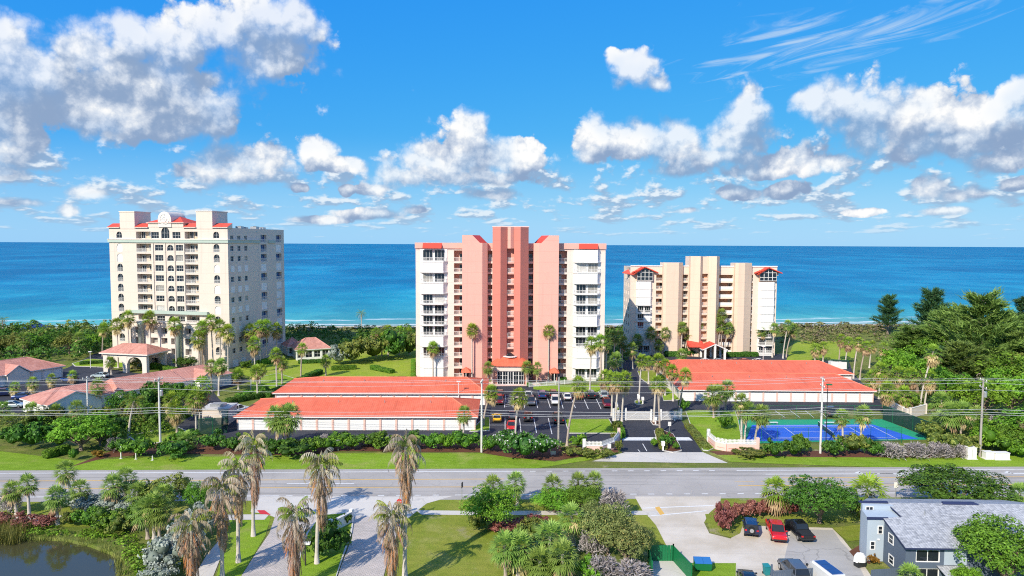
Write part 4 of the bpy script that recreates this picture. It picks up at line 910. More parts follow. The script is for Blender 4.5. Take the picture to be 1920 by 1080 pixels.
# ------------------------------------------------------------------ tan tower (right)
def tan_tower():
    b = thing('apartment_tower', 'tan apartment tower with red gabled corner roofs, behind the long coral garage roof', 'tower', (61.0, 224.0, 0), R(0.6), 'seaside apartment towers')
    X = lambda cx: 32.74 + cx * 0.0367 - 61.0
    Zc = lambda cy: 35.66 - cy * 0.0367
    x0, x1 = X(150), X(1445); D = 12.5; Z = 26.9; FH = 2.60
    zf = [0.7 + FH * k for k in range(10)]
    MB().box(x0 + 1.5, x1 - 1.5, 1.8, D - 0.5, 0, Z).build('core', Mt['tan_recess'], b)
    cols = [(378, 445), (610, 660), (920, 1056), (1198, 1234)]
    ops = [(X(a), X(c), z, z + FH - 0.5, 1.7) for a, c in cols for z in zf]
    fr = Face(b, 0, 0); fr.wall(x0, x1, 0, Z + 1.9, ops, 'tan_pale')
    for i, (a, c) in enumerate(cols):
        for k, z in enumerate(zf):
            w = X(c) - X(a); 
            if i == 2: panel(fr, 'balustrade', 'white', X(a), X(c), z, z + 0.95, 0.03, 0.15)
            else: railing(fr, X(a), z, w, 1.0)
            if i == 1 or k % 2 == 0: window(fr, X(c) - 1.0, z + 0.05, 0.8, 1.85, 1, 1, 1.6, fr='cream_light')
    hL = ['open', 'shut', 'shut', 'half', 'half', 'open', 'shut', 'shut', 'shut']; hR = ['open', 'open', 'open', 'shut', 'shut', 'shut', 'shut', 'shut', 'shut']
    for a, c, st in ((203, 343, hL), (1284, 1432, hR)):
        w = round(X(c) - X(a), 3); bay_stack(b, X(a), w, 1.0, [(z, FH, s) for z, s in zip(zf[:9], st)])
        MB().box(X(a), X(c), -0.07, -0.005, 0, 24.2).build('bay_back', Mt['white'], b); MB().prism([(X(a) + p, q) for p, q in bay_plan(w, 1.0)], 0, 0.5).build('bay_foot', Mt['white'], b)
        # glazed gable room above the bay
        f = Face(b, X(a), -0.9); zb = 24.3
        MB().box(X(a) + 0.05, X(c) - 0.05, -0.75, 0.0, zb - 0.2, 27.9).build('gable_room', Mt['tan_recess'], b)
        gm = MB(); gw = X(c) - X(a); ht = lambda u: 2.9 + 1.15 * (1 - abs(u - gw/2) / (gw/2))
        for i in range(4):
            u0, u1 = gw*i/4, gw*(i+1)/4; gm.face([(u0, 0, 0), (u1, 0, 0), (u1, 0, ht(u1)), (u0, 0, ht(u0))])
        pane = f.put('gable_window', gm.mesh('gable_window', Mt['glass']), 0, 0, zb)
        bm_ = MB()
        for i in range(5): u = gw*i/4; bm_.box(max(0, u - 0.08), min(gw, u + 0.08), -0.07, -0.005, 0, ht(u) - 0.05)
        for z in (0.0, 1.1, 2.6): bm_.box(0, gw, -0.06, -0.004, z, z + 0.13)
        bm_.build('mullions', Mt['white'], pane)
        m = MB(); gable(m, X(a) - 0.6, X(c) + 0.6, -1.6, 7.0, 27.0, 28.75, 1.0, 0.3); roof(m, 'gable_roof', [Mt['red_tile'], Mt['red_roof']], b)
        m = MB(); xa, xc = X(a) - 0.9, X(c) + 0.9; xm = (xa + xc) / 2; m.face([(xa, -0.02, 26.0), (xc, -0.02, 26.0), (xc, -0.02, 26.75), (xm, -0.02, 28.3), (xa, -0.02, 26.75)]); m.build('gable_wall', Mt['tan_pale'], b)
    for p1, p2, p3, p4 in (((X(96), 4.0, 26.7), (X(168), -1.75, 26.3), (X(268), -1.75, 28.75), (X(215), 4.0, 29.0)), ((X(1236), 1.5, 26.9), (X(1262), -1.75, 26.5), (X(1357), -1.75, 28.75), (X(1340), 1.5, 29.0))):
        m = MB(); m.face([p1, p2, p3, p4]); m.face([p1, p4, p3, p2][::1] and [(p4[0], p4[1], p4[2] - .25), (p3[0], p3[1], p3[2] - .25), (p2[0], p2[1], p2[2] - .25), (p1[0], p1[1], p1[2] - .25)]); m.face([(p1[0], p1[1], p1[2] - .25), (p2[0], p2[1], p2[2] - .25), p2, p1]); roof(m, 'corner_roof', [Mt['red_tile']], b)
    # fins and centre shaft
    for a, k, c in ((430, 560, 606), (1060, 1137, 1213)):
        mb = MB(); mb.prism([(X(a), 0.0), (X(a), -1.6), (X(a) + 0.8, -2.4), (X(k), -2.4), (X(c), -0.8), (X(c), 0.0)], 0, 30.1); fin = mb.build('fin', Mt['tan'], b)
        MB().box(X(a) + 0.05, X(c) - 0.05, 0.01, 3.5, 26, 30.05).build('fin_house', Mt['tan_pale'], fin)
    MB().prism([(X(663), 0.0), (X(663), -2.2), (X(740), -3.4), (X(766), -2.2), (X(766), 0.0)], 0, 32.2).build('pier', Mt['tan'], b)
    MB().prism([(X(820), 0.0), (X(820), -2.2), (X(882), -3.4), (X(921), -1.6), (X(921), 0.0)], 0, 32.2).build('pier', Mt['tan'], b)
    MB().box(X(766), X(820), -1.9, 3.5, 26.6, 32.1).build('shaft_head', Mt['tan'], b); MB().box(X(664), X(920), 0.02, 4.5, 26.6, 32.1).build('shaft_house', Mt['tan_pale'], b)
    sf = Face(b, X(766), -1.8)
    MB().box(X(766), X(820), -0.6, -0.01, 0, 26.5).build('slot_back', Mt['tan_recess'], b)
    for z in zf: panel(sf, 'balcony_slab', 'tan', 0, X(820) - X(766), z - 0.45, z, 0, 1.2); railing(sf, 0, z, X(820) - X(766), 1.0)
    MB().box(x0, x1, -0.25, 0.4, 28.82, 29.15).build('parapet', Mt['white'], b)
    MB().box(x0, x1, 0.4, D - 0.2, 27.5, 28.6).build('roof_deck', Mt['roof_flat'], b)
    for face in (Face(b, x1, 0, R(90)), Face(b, x0, D, R(-90))):
        so = [(v, v + 1.5, z + 0.6, z + 1.9, 0.2) for z in zf for v in (2.0, 5.6, 9.2)]
        face.wall(0, D, 0, 28.6, so, 'tan_pale')
        for v, v1, z0, z1, r in so: window(face, v, z0, 1.5, 1.3, 2, 1, 0.12)
    Face(b, x1, D, R(180)).wall(0, x1 - x0, 0, 28.6, [], 'tan_pale')
    # portico
    xa, xc = X(748), X(932)
    m = MB(); gable(m, xa, xc, -9.0, -2.5, 3.2, 5.0, 0.6, 0.3); roof(m, 'portico_roof', [Mt['red_tile'], Mt['white']], b)
    m = MB(); m.face([(X(640), -6.0, 3.6), (xa + 1, -6.0, 3.6), (xa + 1, -2.45, 5.0), (X(640), -2.45, 5.0)]); m.face([(X(640), -6.0, 3.6), (X(640), -2.45, 5.0), (X(640), -2.45, 3.4), (X(640), -6, 3.4)]); m.face([(X(640), -6.0, 3.4), (xa + 1, -6.0, 3.4), (xa + 1, -6, 3.6), (X(640), -6, 3.6)]); roof(m, 'portico_wing', [Mt['red_tile']], b)
    for x in (xa + 0.3, (xa + xc) / 2, xc - 0.3):
        for y in (-8.6, -4.0): MB().box(x - 0.3, x + 0.3, y - 0.3, y + 0.3, 0, 3.3 if x != (xa + xc) / 2 else 4.7).build('column', Mt['white'], b)
    MB().box(X(650), xc, -2.6, -2.41, 0, 3.3).build('lobby_wall', Mt['tan_recess'], b)
tan_tower()

# ------------------------------------------------------------------ garages with coral roofs
def garage(label, x0, y0, x1, y1, depth, n, hl, hr, zr=4.75, group='coral roofed garages', side_doors=0):
    L = math.hypot(x1 - x0, y1 - y0); a = math.atan2(y1 - y0, x1 - x0)
    b = thing('garage_block', label, 'garage', (x0, y0, 0), a, group); f = Face(b, 0, 0); p = L / n; ops = []
    for i in range(n): ops.append((p*i + 0.2, p*(i+1) - 0.2, 0.0, 2.15, 0.18))
    f.wall(0, L, 0, 2.7, ops, 'garage_wall')
    dm = MB().box(0, p - 0.4, 0, 0.05, 0, 2.15).mesh('garage_door', Mt['door_white'])
    for i in range(n): f.put('garage_door', dm, p*i + 0.2, 0.10, 0.0)
    for face, ln in ((Face(b, L, 0, R(90)), depth), (Face(b, L, depth, R(180)), L), (Face(b, 0, depth, R(-90)), depth)): face.wall(0, ln, 0, 2.7, [], 'garage_side')
    m = MB(); hip(m, 0, L, 0, depth, 2.72, zr, hl, hr, 0.5, 0.2); rf = roof(m, 'roof', [Mt['coral_roof'], Mt['white']], b); caps(m, 'coral_cap', rf)
    for i in range(4): MB().tube([(L*(.2+.2*i), depth*.36, zr-.75), (L*(.2+.2*i), depth*.36, zr-.1)], .07, 6).build('vent_pipe', Mt['steel'], rf)
    return b
plain('coral_cap', (0.74, 0.20, 0.12), 0.6, 0.15, 2.0); plain('pink_cap', (0.60, 0.30, 0.24), 0.7, 0.2, 2.0)
plain('garage_side', (0.76, 0.70, 0.64), 0.8, 0.05, 0.5)
garage('long coral roofed garage nearest the road, behind the hedge, fifteen white doors', -52.6, 130.9, -6.9, 131.6, 14.2, 15, 8.5, 5.5)
garage('long coral roofed garage between the front garage and the pink tower', -52.4, 151.8, -5.8, 152.6, 15.6, 16, 8.5, 5.0)
garage('broad coral roofed garage beside the tennis court', 39.0, 157.6, 83.0, 157.0, 17.8, 14, 4.0, 5.5, 4.95)
garage('coral roofed garage set back just before the tan tower', 41.5, 178.0, 88.0, 177.6, 16.5, 15, 4.0, 5.5, 4.75)

# ------------------------------------------------------------------ pink tiled garages, gatehouse and clubhouse on the left
def tiled_block(name, label, p0, p1, depth, ze, zr, n, mat='white', hl=4, hr=4, cat='garage', group='pink tiled garages', roofmat='pink_tile', doors='garage_door', lights=False):
    L = math.hypot(p1[0] - p0[0], p1[1] - p0[1]); a = math.atan2(p1[1] - p0[1], p1[0] - p0[0])
    b = thing(name, label, cat, (p0[0], p0[1], 0), a, group); f = Face(b, 0, 0); ops = []; p = L / max(n, 1)
    for i in range(n): ops.append((p*i + p*0.12, p*(i+1) - p*0.12, 0.02 if doors == 'garage_door' else 0.7, ze - 0.5, 0.15))
    f.wall(0, L, 0, ze, ops, mat)
    for o in ops:
        if doors == 'garage_door': panel(f, 'garage_door', 'door_white', o[0], o[1], 0.02, ze - 0.5, 0.08, 0.14)
        else: window(f, o[0], o[2], o[1] - o[0], o[3] - o[2], 2, 2, 0.08)
    for face, ln in ((Face(b, L, 0, R(90)), depth), (Face(b, L, depth, R(180)), L), (Face(b, 0, depth, R(-90)), depth)): face.wall(0, ln, 0, ze, [], mat)
    m = MB(); hip(m, 0, L, 0, depth, ze, zr, hl, hr, 0.5, 0.2); rf = roof(m, 'roof', [Mt[roofmat], Mt['white']], b); caps(m, 'pink_cap', rf)
    return b, L
def cross_gable(b, x0, x1, y0, y1, ze, zr, mat='white'):
    m = MB(); gable(m, x0, x1, y0, y1, ze, zr, 0.4, 0.2); roof(m, 'gable_roof', [Mt['pink_tile'], Mt['white']], b)
    m = MB(); xm = (x0 + x1) / 2; m.face([(x0, y0 + 0.3, 0), (x1, y0 + 0.3, 0), (x1, y0 + 0.3, ze - 0.2), (xm, y0 + 0.3, zr - 0.25), (x0, y0 + 0.3, ze - 0.2)])
    m.face([(x0, y0 + 0.3, 0), (x0, y0 + 0.3, ze - 0.2), (x0, y1, ze - 0.2), (x0, y1, 0)]); m.face([(x1, y0 + 0.3, 0), (x1, y1, 0), (x1, y1, ze - 0.2), (x1, y0 + 0.3, ze - 0.2)]); m.build('gable_wall', Mt[mat], b)
b, L = tiled_block('garage_block', 'pink tiled garage at the left edge facing the inner drive', G(-70, 738), G(118, 706), 12, 2.9, 5.6, 9, 'cream_light', 6, 6)
cross_gable(b, L*0.40, L*0.62, -1.2, 6, 2.9, 5.0, 'cream_light')
# long stepped garage running away from the road to the cream tower
u_ = Vector(G(385, 712)) - Vector(G(60, 768)); ang = math.atan2(u_.y, u_.x); Lg = u_.length
b = thing('garage_block', 'long stepped pink tiled garage with white gable end beside the road hedge', 'garage', (*G(44, 772), 0), ang, 'pink tiled garages')
for i, (s0, s1, w0, w1, ze, zr) in enumerate(((0.0, 0.36, 0.0, 9.5, 2.9, 5.0), (0.36, 0.72, 1.5, 11.5, 3.2, 5.5), (0.72, 1.05, 0.5, 10.5, 3.0, 5.3))):
    x0, x1 = Lg*s0, Lg*s1
    MB().box(x0, x1 - 0.02, -w1, -w0, 0, ze).build('wall', Mt['white'], b)
    m = MB(); hip(m, x0, x1, -w1, -w0, ze, zr, 5.0 if i == 0 else 1.0, 5.0 if i == 2 else 1.0, 0.5, 0.2); roof(m, 'roof', [Mt['pink_tile'], Mt['white']], b)
f = Face(b, 0, -9.5 - 0.06); 
for i in range(3): panel(f, 'garage_door', 'door_white', 2.0 + i*4.2, 5.2 + i*4.2, 0.02, 2.3, -0.05, 0.05)
f2 = Face(b, 0, 0.0, R(-90)); 
MB().box(-0.12, -0.004, -6.5, -3.0, 0.02, 2.3).build('garage_door', Mt['door_white'], b)
cross_gable(b, Lg*0.80, Lg*0.93, -13.2, -6, 3.0, 5.0)
cross_gable(b, 0.3, Lg*0.26, -11.6, -4.5, 2.9, 4.9)
# porte-cochere of the cream tower
pc = thing('porte_cochere', 'cream arched porte-cochere with pink tiled roof before the cream tower', 'canopy', (*G(255, 694), 0), R(-12))
m = MB(); hip(m, -7, 7, -4, 4, 5.4, 7.6, 4, 4, 0.7, 0.35); roof(m, 'roof', [Mt['pink_tile'], Mt['cream_light']], pc)
for x in (-6.2, 0.0, 6.2):
    for y in (-3.6, 3.6):
        if abs(x) > 1 or y < 0: MB().box(x - 0.7, x + 0.7, y - 0.5, y + 0.5, 0, 4.9).build('column', Mt['cream_light'], pc)
for x0, x1 in ((-5.48, -0.72), (0.72, 5.48)):
    for y in (-3.6, 3.6):
        m = MB(); n = 10; xm, rr = (x0 + x1)/2, (x1 - x0)/2; ft = lambda x: 2.4 + 2.0*math.sqrt(max(0, 1 - ((x - xm)/rr)**2))
        for i in range(n):
            a, c = x0 + (x1-x0)*i/n, x0 + (x1-x0)*(i+1)/n
            for yy in (y - 0.4, y + 0.4): m.face([(a, yy, ft(a)), (c, yy, ft(c)), (c, yy, 4.9), (a, yy, 4.9)])
            m.face([(a, y-0.4, ft(a)), (a, y+0.4, ft(a)), (c, y+0.4, ft(c)), (c, y-0.4, ft(c))])
        m.build('arch', Mt['cream_light'], pc)
MB().box(-7.2, 7.2, -4.2, 4.2, 4.9, 5.25).build('beam', Mt['cream_light'], pc)
b, L = tiled_block('clubhouse', 'small white clubhouse with pink tiled hip roof between two lawns', G(556, 676), G(618, 672), 9, 3.3, 6.2, 4, 'white', 4, 4, 'house', None, doors='win')
b, L = tiled_block('clubhouse', 'low white wing with pink tiled roof left of the clubhouse', G(541, 668), G(566, 666), 7, 3.0, 5.4, 2, 'white', 2.5, 2.5, 'house', None, doors='win')

# ------------------------------------------------------------------ grey house in the lower right corner
def grey_house():
    b = thing('house', 'two-storey grey house with shingle roof beside the shell parking lot', 'house', (40.7, 72.5, 0), R(-1), None, (1, 1, 0.86))
    f = Face(b, 1.7, 0); L = 19.0
    ops = [(1.1, 3.7, 2.35, 4.0, 0.2), (1.1, 3.7, 0.1, 1.6, 0.2), (9.0, 11.6, 2.4, 3.9, 0.2)]
    f.wall(0, L, 0, 4.6, ops, 'slate_siding')
    for a, c, z0, z1, r in ops: window(f, a, z0, c - a, z1 - z0, 2, 1, 0.08, t=0.13)
    panel(f, 'light_panel', 'grey_siding', 4.1, 6.5, 2.1, 4.2, -0.05, -0.004)
    panel(f, 'shade_board', 'slate_siding', -0.05, 8.2, 4.1, 4.45, -0.3, -0.02)
    lw = Face(b, 1.7, 4.5, R(-90)); lo = [(1.0, 2.1, 3.2, 4.5, 0.15), (1.2, 2.3, 0.6, 1.8, 0.15)]
    w = MB(); w.face([(1.7, 4.5, 0), (1.7, 0, 0), (1.7, 0, 4.6), (1.7, 4.5, 5.95)]); w.build('wall', Mt['slate_siding'], b); w = MB(); w.face([(20.7, 0, 0), (20.7, 13.5, 0), (20.7, 13.5, 4.6), (20.7, 7.3, 6.7), (20.7, 0, 4.6)]); w.build('wall', Mt['slate_siding'], b); w = MB(); w.face([(20.7, 13.5, 0), (4.6, 13.5, 0), (4.6, 13.5, 4.6), (20.7, 13.5, 4.6)]); w.build('wall', Mt['slate_siding'], b); w = MB(); w.face([(4.6, 13.5, 0), (0.5, 7.4, 0), (0.5, 7.4, 6.7), (4.6, 13.5, 4.6)]); w.build('wall', Mt['grey_siding'], b)
    for a, c, z0, z1, r in lo: window(lw, a, z0, c - a, z1 - z0, 1, 2, -0.06, t=0.12)
    pl = lambda y: 4.5 + (y + 0.6) * (6.75 - 4.5) / 7.9
    m = MB(); r0 = [(1.35, -0.6), (7.0, -0.6), (7.0, -0.15), (21.2, -0.15), (21.2, 7.3), (3.3, 7.3), (3.75, 4.7), (1.5, 4.4)]; r0 = [(x, y, pl(y)) for x, y in r0]
    m.face(r0); m.face([(0.2, 7.3, 6.75), (21.2, 7.3, 6.75), (21.2, 14.0, 4.45), (4.4, 14.0, 4.45)][::1]); m.m = 1
    for i in range(len(r0)):
        a, c = r0[i], r0[(i+1) % len(r0)]
        if not (a[1] == 7.3 and c[1] == 7.3): m.face([(a[0], a[1], a[2] - 0.2), (c[0], c[1], c[2] - 0.2), c, a])
    m.face([(p[0], p[1], p[2] - 0.2) for p in r0][::-1]); rf = roof(m, 'roof', [Mt['shingle'], Mt['navy_trim']], b)
    m = MB(); m.face([(9.6, 7.0, pl(7.0) + 0.05), (14.0, 7.0, pl(7.0) + 0.05), (13.6, 7.28, 6.9), (9.9, 7.28, 6.9)]); m.box(9.9, 13.6, 7.281, 7.6, 6.6, 6.9); m.build('clerestory', Mt['navy_trim'], rf)
    for x, y in ((6.6, 5.2), (14.5, 3.4)): MB().tube([(x, y, pl(y) - 0.1), (x, y, pl(y) + 0.55)], 0.08, 8).build('vent_pipe', Mt['steel'], rf)
    m = MB(); m.prism([(-0.2, 4.5), (1.95, 4.5), (3.7, 4.8), (3.7, 6.55), (0.1, 6.55)], 0, [5.9, 5.85, 5.75, 6.0, 6.1]); tb = m.build('tower_block', Mt['grey_siding'], b)
    m = MB(); m.box(-0.32, 2.05, 4.36, 4.495, 5.72, 6.02); m.build('fascia', Mt['navy_trim'], tb)
    m = MB(); m.prism([(0.2, 6.6), (3.8, 6.6), (3.5, 7.4), (0.4, 7.4)], 0, [6.7, 6.6, 6.72, 6.76]); fb = m.build('tower_block', Mt['grey_siding'], b)
    m = MB(); m.box(0.1, 3.4, 7.05, 7.42, 6.77, 6.95); m.build('fascia', Mt['navy_trim'], fb)
    tf = Face(b, -0.2, 4.5); window(tf, 1.15, 3.7, 0.6, 1.15, 1, 2, -0.06, t=0.10); window(tf, 0.35, 1.6, 0.6, 1.15, 1, 2, -0.06, t=0.10)
    MB().box(0.2, 0.5, -0.12, -0.004, 0, 0.15).mesh('lamp', Mt['white'])
    m = MB(); m.box(0.95, 1.2, 4.36, 4.49, 2.9, 3.1); m.build('wall_lamp', Mt['white'], b)
    uf = Face(b, 0.2, 6.6); window(uf, 0.35, 5.95, 0.9, 0.55, 2, 1, -0.06, t=0.07)
    m = MB(); m.face([(5.0, -3.0, 1.3), (8.4, -3.0, 1.3), (8.4, -0.02, 2.0), (5.0, -0.02, 2.0)]); m.face([(5.0, -3.0, 1.15), (8.4, -3.0, 1.15), (8.4, -3.0, 1.3), (5.0, -3.0, 1.3)]); roof(m, 'porch_roof', [Mt['shingle']], b)
    for x in (5.2, 8.2): MB().box(x - 0.08, x + 0.08, -2.8, -2.64, 0, 1.3).build('post', Mt['slate_siding'], b)
grey_house()

# ------------------------------------------------------------------ vegetation kit
def np_mesh(name, V, F, mat, tint=None, smooth=False):
    """mesh from arrays; F is (n,3) or (n,4); tint is one value per face"""
    V = np.asarray(V, np.float32); F = np.asarray(F, np.int32); n, k = F.shape
    me = bpy.data.meshes.new(name); me.vertices.add(len(V)); me.vertices.foreach_set('co', V.ravel())
    me.loops.add(n * k); me.loops.foreach_set('vertex_index', F.ravel()); me.polygons.add(n)
    me.polygons.foreach_set('loop_start', np.arange(0, n * k, k, dtype=np.int32)); me.polygons.foreach_set('loop_total', np.full(n, k, np.int32))
    me.materials.append(mat)
    if tint is not None:
        at = me.attributes.new('tint', 'FLOAT', 'FACE'); at.data.foreach_set('value', np.asarray(tint, np.float32))
    if smooth: me.polygons.foreach_set('use_smooth', np.ones(n, bool))
    me.update(calc_edges=True); me.validate(); return me

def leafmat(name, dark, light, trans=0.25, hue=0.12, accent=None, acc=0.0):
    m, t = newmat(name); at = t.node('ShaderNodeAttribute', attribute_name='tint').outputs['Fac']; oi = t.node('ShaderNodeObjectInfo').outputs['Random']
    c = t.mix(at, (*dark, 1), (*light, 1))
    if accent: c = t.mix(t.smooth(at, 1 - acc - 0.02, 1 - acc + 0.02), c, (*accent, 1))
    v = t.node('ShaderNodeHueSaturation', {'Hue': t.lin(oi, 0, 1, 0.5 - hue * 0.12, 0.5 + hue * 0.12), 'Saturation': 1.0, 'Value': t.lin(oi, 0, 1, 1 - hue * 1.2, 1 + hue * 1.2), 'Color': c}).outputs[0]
    t.put(t.b.inputs['Base Color'], v); t.b.inputs['Roughness'].default_value = 0.55; t.b.inputs['Specular IOR Level'].default_value = 0.25
    tr = t.node('ShaderNodeBsdfTranslucent', {'Color': v}); mx = t.node('ShaderNodeMixShader', {0: trans}); t.l.new(t.b.outputs[0], mx.inputs[1]); t.l.new(tr.outputs[0], mx.inputs[2]); t.l.new(mx.outputs[0], t.out.inputs[0])
    return m
leafmat('palm_green', (0.074, 0.142, 0.016), (0.330, 0.478, 0.049))
leafmat('palm_sabal', (0.078, 0.150, 0.026), (0.320, 0.448, 0.088))
leafmat('palm_dead', (0.28, 0.18, 0.08), (0.66, 0.50, 0.27), 0.25, 0.2)
leafmat('frond_dying', (0.24, 0.19, 0.09), (0.62, 0.54, 0.40), 0.2, 0.2)
leafmat('frond_brown', (0.27, 0.155, 0.09), (0.66, 0.48, 0.36), 0.15, 0.15, (0.62, 0.25, 0.07), 0.20)
leafmat('frond_green', (0.098, 0.168, 0.017), (0.360, 0.420, 0.060))
leafmat('leaf_dark', (0.028, 0.084, 0.011), (0.120, 0.264, 0.029), 0.2)
leafmat('leaf_mid', (0.049, 0.126, 0.014), (0.208, 0.400, 0.035), 0.25)
leafmat('leaf_bright', (0.078, 0.182, 0.013), (0.280, 0.504, 0.042), 0.3)
leafmat('leaf_olive', (0.074, 0.115, 0.019), (0.319, 0.348, 0.072), 0.25)
leafmat('leaf_seagrape', (0.062, 0.106, 0.025), (0.338, 0.377, 0.117), 0.2, 0.1, (0.38, 0.33, 0.10), 0.10)
leafmat('leaf_silver', (0.207, 0.253, 0.207), (0.529, 0.575, 0.506), 0.2, 0.08)
leafmat('leaf_red', (0.144, 0.042, 0.036), (0.429, 0.169, 0.143), 0.2, 0.12)
leafmat('leaf_flower', (0.028, 0.105, 0.017), (0.120, 0.285, 0.045), 0.2, 0.05, (0.80, 0.78, 0.74), 0.05)
leafmat('leaf_croton', (0.16, 0.09, 0.01), (0.42, 0.24, 0.03), 0.2)
leafmat('needle', (0.070, 0.135, 0.028), (0.28, 0.39, 0.085), 0.3, 0.12)
leafmat('needle_dark', (0.030, 0.085, 0.035), (0.10, 0.20, 0.07), 0.25, 0.08)
leafmat('twig_grey', (0.20, 0.17, 0.165), (0.46, 0.42, 0.41), 0.1, 0.1)
leafmat('scrub', (0.078, 0.111, 0.026), (0.324, 0.311, 0.121), 0.2, 0.1, (0.30, 0.22, 0.16), 0.25)
leafmat('reed', (0.10, 0.13, 0.02), (0.34, 0.33, 0.08), 0.25)
plain('trunk_palm', (0.40, 0.33, 0.27), 0.9, 0.22, 3.0, spec=0.1, bump=0.6, bscale=5)
plain('trunk_pale', (0.52, 0.47, 0.41), 0.9, 0.18, 3.0, spec=0.1, bump=0.6, bscale=5)
plain('bark', (0.22, 0.17, 0.13), 0.9, 0.25, 3.0, spec=0.1, bump=0.7, bscale=6)
plain('bark_pale', (0.42, 0.36, 0.29), 0.9, 0.2, 3.0, spec=0.1, bump=0.7, bscale=6)

def rnd(a, b, n=None): return rng.uniform(a, b, n)
def unit(v): return v / np.linalg.norm(v, axis=-1, keepdims=True)

def fan_leaves(specs, seg=9, spread=78, width=0.135):
    """fan leaves: specs rows of origin(3), azimuth, elevation, petiole, blade length, droop"""
    V, F, Tn = [], [], []
    for (ox, oy, oz, az_, el_, pet, bl, dr, tn) in specs:
        d = np.array([math.cos(el_) * math.cos(az_), math.cos(el_) * math.sin(az_), math.sin(el_)])
        s = np.array([-math.sin(az_), math.cos(az_), 0.0]); u = np.cross(s, d); o = np.array([ox, oy, oz])
        hub = o + d * pet + np.array([0, 0, -dr * 0.25 * pet])
        i = len(V); V += [o - s * 0.025, o + s * 0.025, hub + s * 0.03, hub - s * 0.03]; F += [(i, i+1, i+2), (i, i+2, i+3)]; Tn += [tn * 0.7] * 2
        for k in range(seg):
            a = R(-spread + 2 * spread * k / (seg - 1) + float(rnd(-4, 4)))
            q = d * math.cos(a) + s * math.sin(a); L = bl * (1.0 - 0.25 * abs(a) / R(spread)) * float(rnd(0.9, 1.1))
            pw = np.cross(q, u); mid = hub + q * L * 0.55 + u * 0.10 * L * abs(math.sin(a)) + np.array([0, 0, -dr * 0.10 * L]); tip = hub + q * L + np.array([0, 0, -dr * L * 0.55])
            i = len(V); V += [hub, mid - pw * width * bl * 0.5, mid + pw * width * bl * 0.5, tip]; F += [(i, i+1, i+2), (i+1, i+3, i+2)]
            t_ = min(1, max(0, tn + float(rnd(-0.12, 0.12)))); Tn += [t_, min(1, t_ + 0.1)]
    return V, F, Tn

def make_fan_crown(name, r, n, mat, dead_n=0, el_min=-35, droop=0.6, dead_len=1.0):
    sp = []
    for i in range(n):
        f = (i + 0.5) / n; el_ = R(82 - (82 - el_min) * f ** 0.85 + float(rnd(-6, 6))); az_ = i * 2.39996 + float(rnd(-0.2, 0.2))
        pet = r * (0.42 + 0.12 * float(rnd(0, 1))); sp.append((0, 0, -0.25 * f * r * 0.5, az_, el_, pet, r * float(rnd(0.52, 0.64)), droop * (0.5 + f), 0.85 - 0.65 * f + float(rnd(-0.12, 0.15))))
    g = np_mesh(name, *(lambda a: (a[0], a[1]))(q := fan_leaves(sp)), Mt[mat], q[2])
    dm = None
    if dead_n:
        sp = []
        for i in range(dead_n):
            f = (i + 0.5) / dead_n; el_ = R(-8 - 62 * f + float(rnd(-10, 10))); sp.append((0, 0, -0.06 * r - f * r * 0.38 * dead_len, i * 2.39996, el_, r * 0.36, r * float(rnd(0.5, 0.72)), 0.95, float(rnd(0.1, 0.95))))
        q = fan_leaves(sp, 7, 45, 0.17); dm = np_mesh('dead_fronds', q[0], q[1], Mt['palm_dead'], q[2])
    return g, dm

def trunk_mesh(name, h, r0, r1, bend, mat, n=8, seg=9, ring=0.0):
    pts, rad = [], []
    for i in range(seg):
        f = i / (seg - 1); pts.append((bend[0] * f ** 1.6, bend[1] * f ** 1.6, h * f)); rad.append((r0 + (r1 - r0) * f) * (1 + (0.45 if i == 0 else 0) + ring * (-1) ** i))
    return MB().tube(pts, rad, n).mesh(name, Mt[mat], smooth=True)

CROWNS = {
    'washy': [make_fan_crown('crown', 1.75, 38, 'palm_green', 14, -25, 0.7) for _ in range(4)],          # slender fan palm with a brown skirt
    'sabal': [make_fan_crown('crown', 1.9, 42, 'palm_sabal', 6, -42, 0.6) for _ in range(4)],            # round headed cabbage palm
    'shaggy': [make_fan_crown('crown', 1.9, 32, 'palm_green', 24, -30, 0.8, 1.3) for _ in range(3)],     # heavy straw skirt
    'straw': [make_fan_crown('crown', 1.75, 22, 'palm_green', 26, -20, 0.8, 1.2) for _ in range(2)],
}
def pinnate(specs, n=16, wid=0.09, lift=0.5):
    """feather fronds: specs rows of origin(3), azimuth, start elevation, length, curl (radians lost along the rachis), leaflet length, tint"""
    V, F, Tn = [], [], []
    for (ox, oy, oz, az_, el_, L, curl, ll, tn) in specs:
        p = np.array([ox, oy, oz], float); s = np.array([-math.sin(az_), math.cos(az_), 0.0]); st = L / n; prev = None
        for k in range(n):
            f = k / (n - 1); e = el_ - curl * f ** 1.2; d = np.array([math.cos(e) * math.cos(az_), math.cos(e) * math.sin(az_), math.sin(e)]); q = p + d * st
            i = len(V); V += [p - s * 0.03, p + s * 0.03, q]; F.append((i, i+1, i+2)); Tn.append(tn * 0.6)
            if f > 0.12:
                w = ll * (0.55 + 0.9 * math.sin(math.pi * min(1, f * 0.95 + 0.05))) * 0.75
                for sg in (-1, 1):
                    out = s * sg * math.cos(lift) + d * 0.45 + np.array([0, 0, -lift * float(rnd(0.5, 1.5))]); out = out / np.linalg.norm(out); tip = p + out * w * float(rnd(0.8, 1.15))
                    i = len(V); V += [p, p + d * wid, tip]; F.append((i, i+1, i+2)); Tn.append(min(1, max(0, tn + float(rnd(-0.2, 0.2)))))
            p = q
    return V, F, Tn
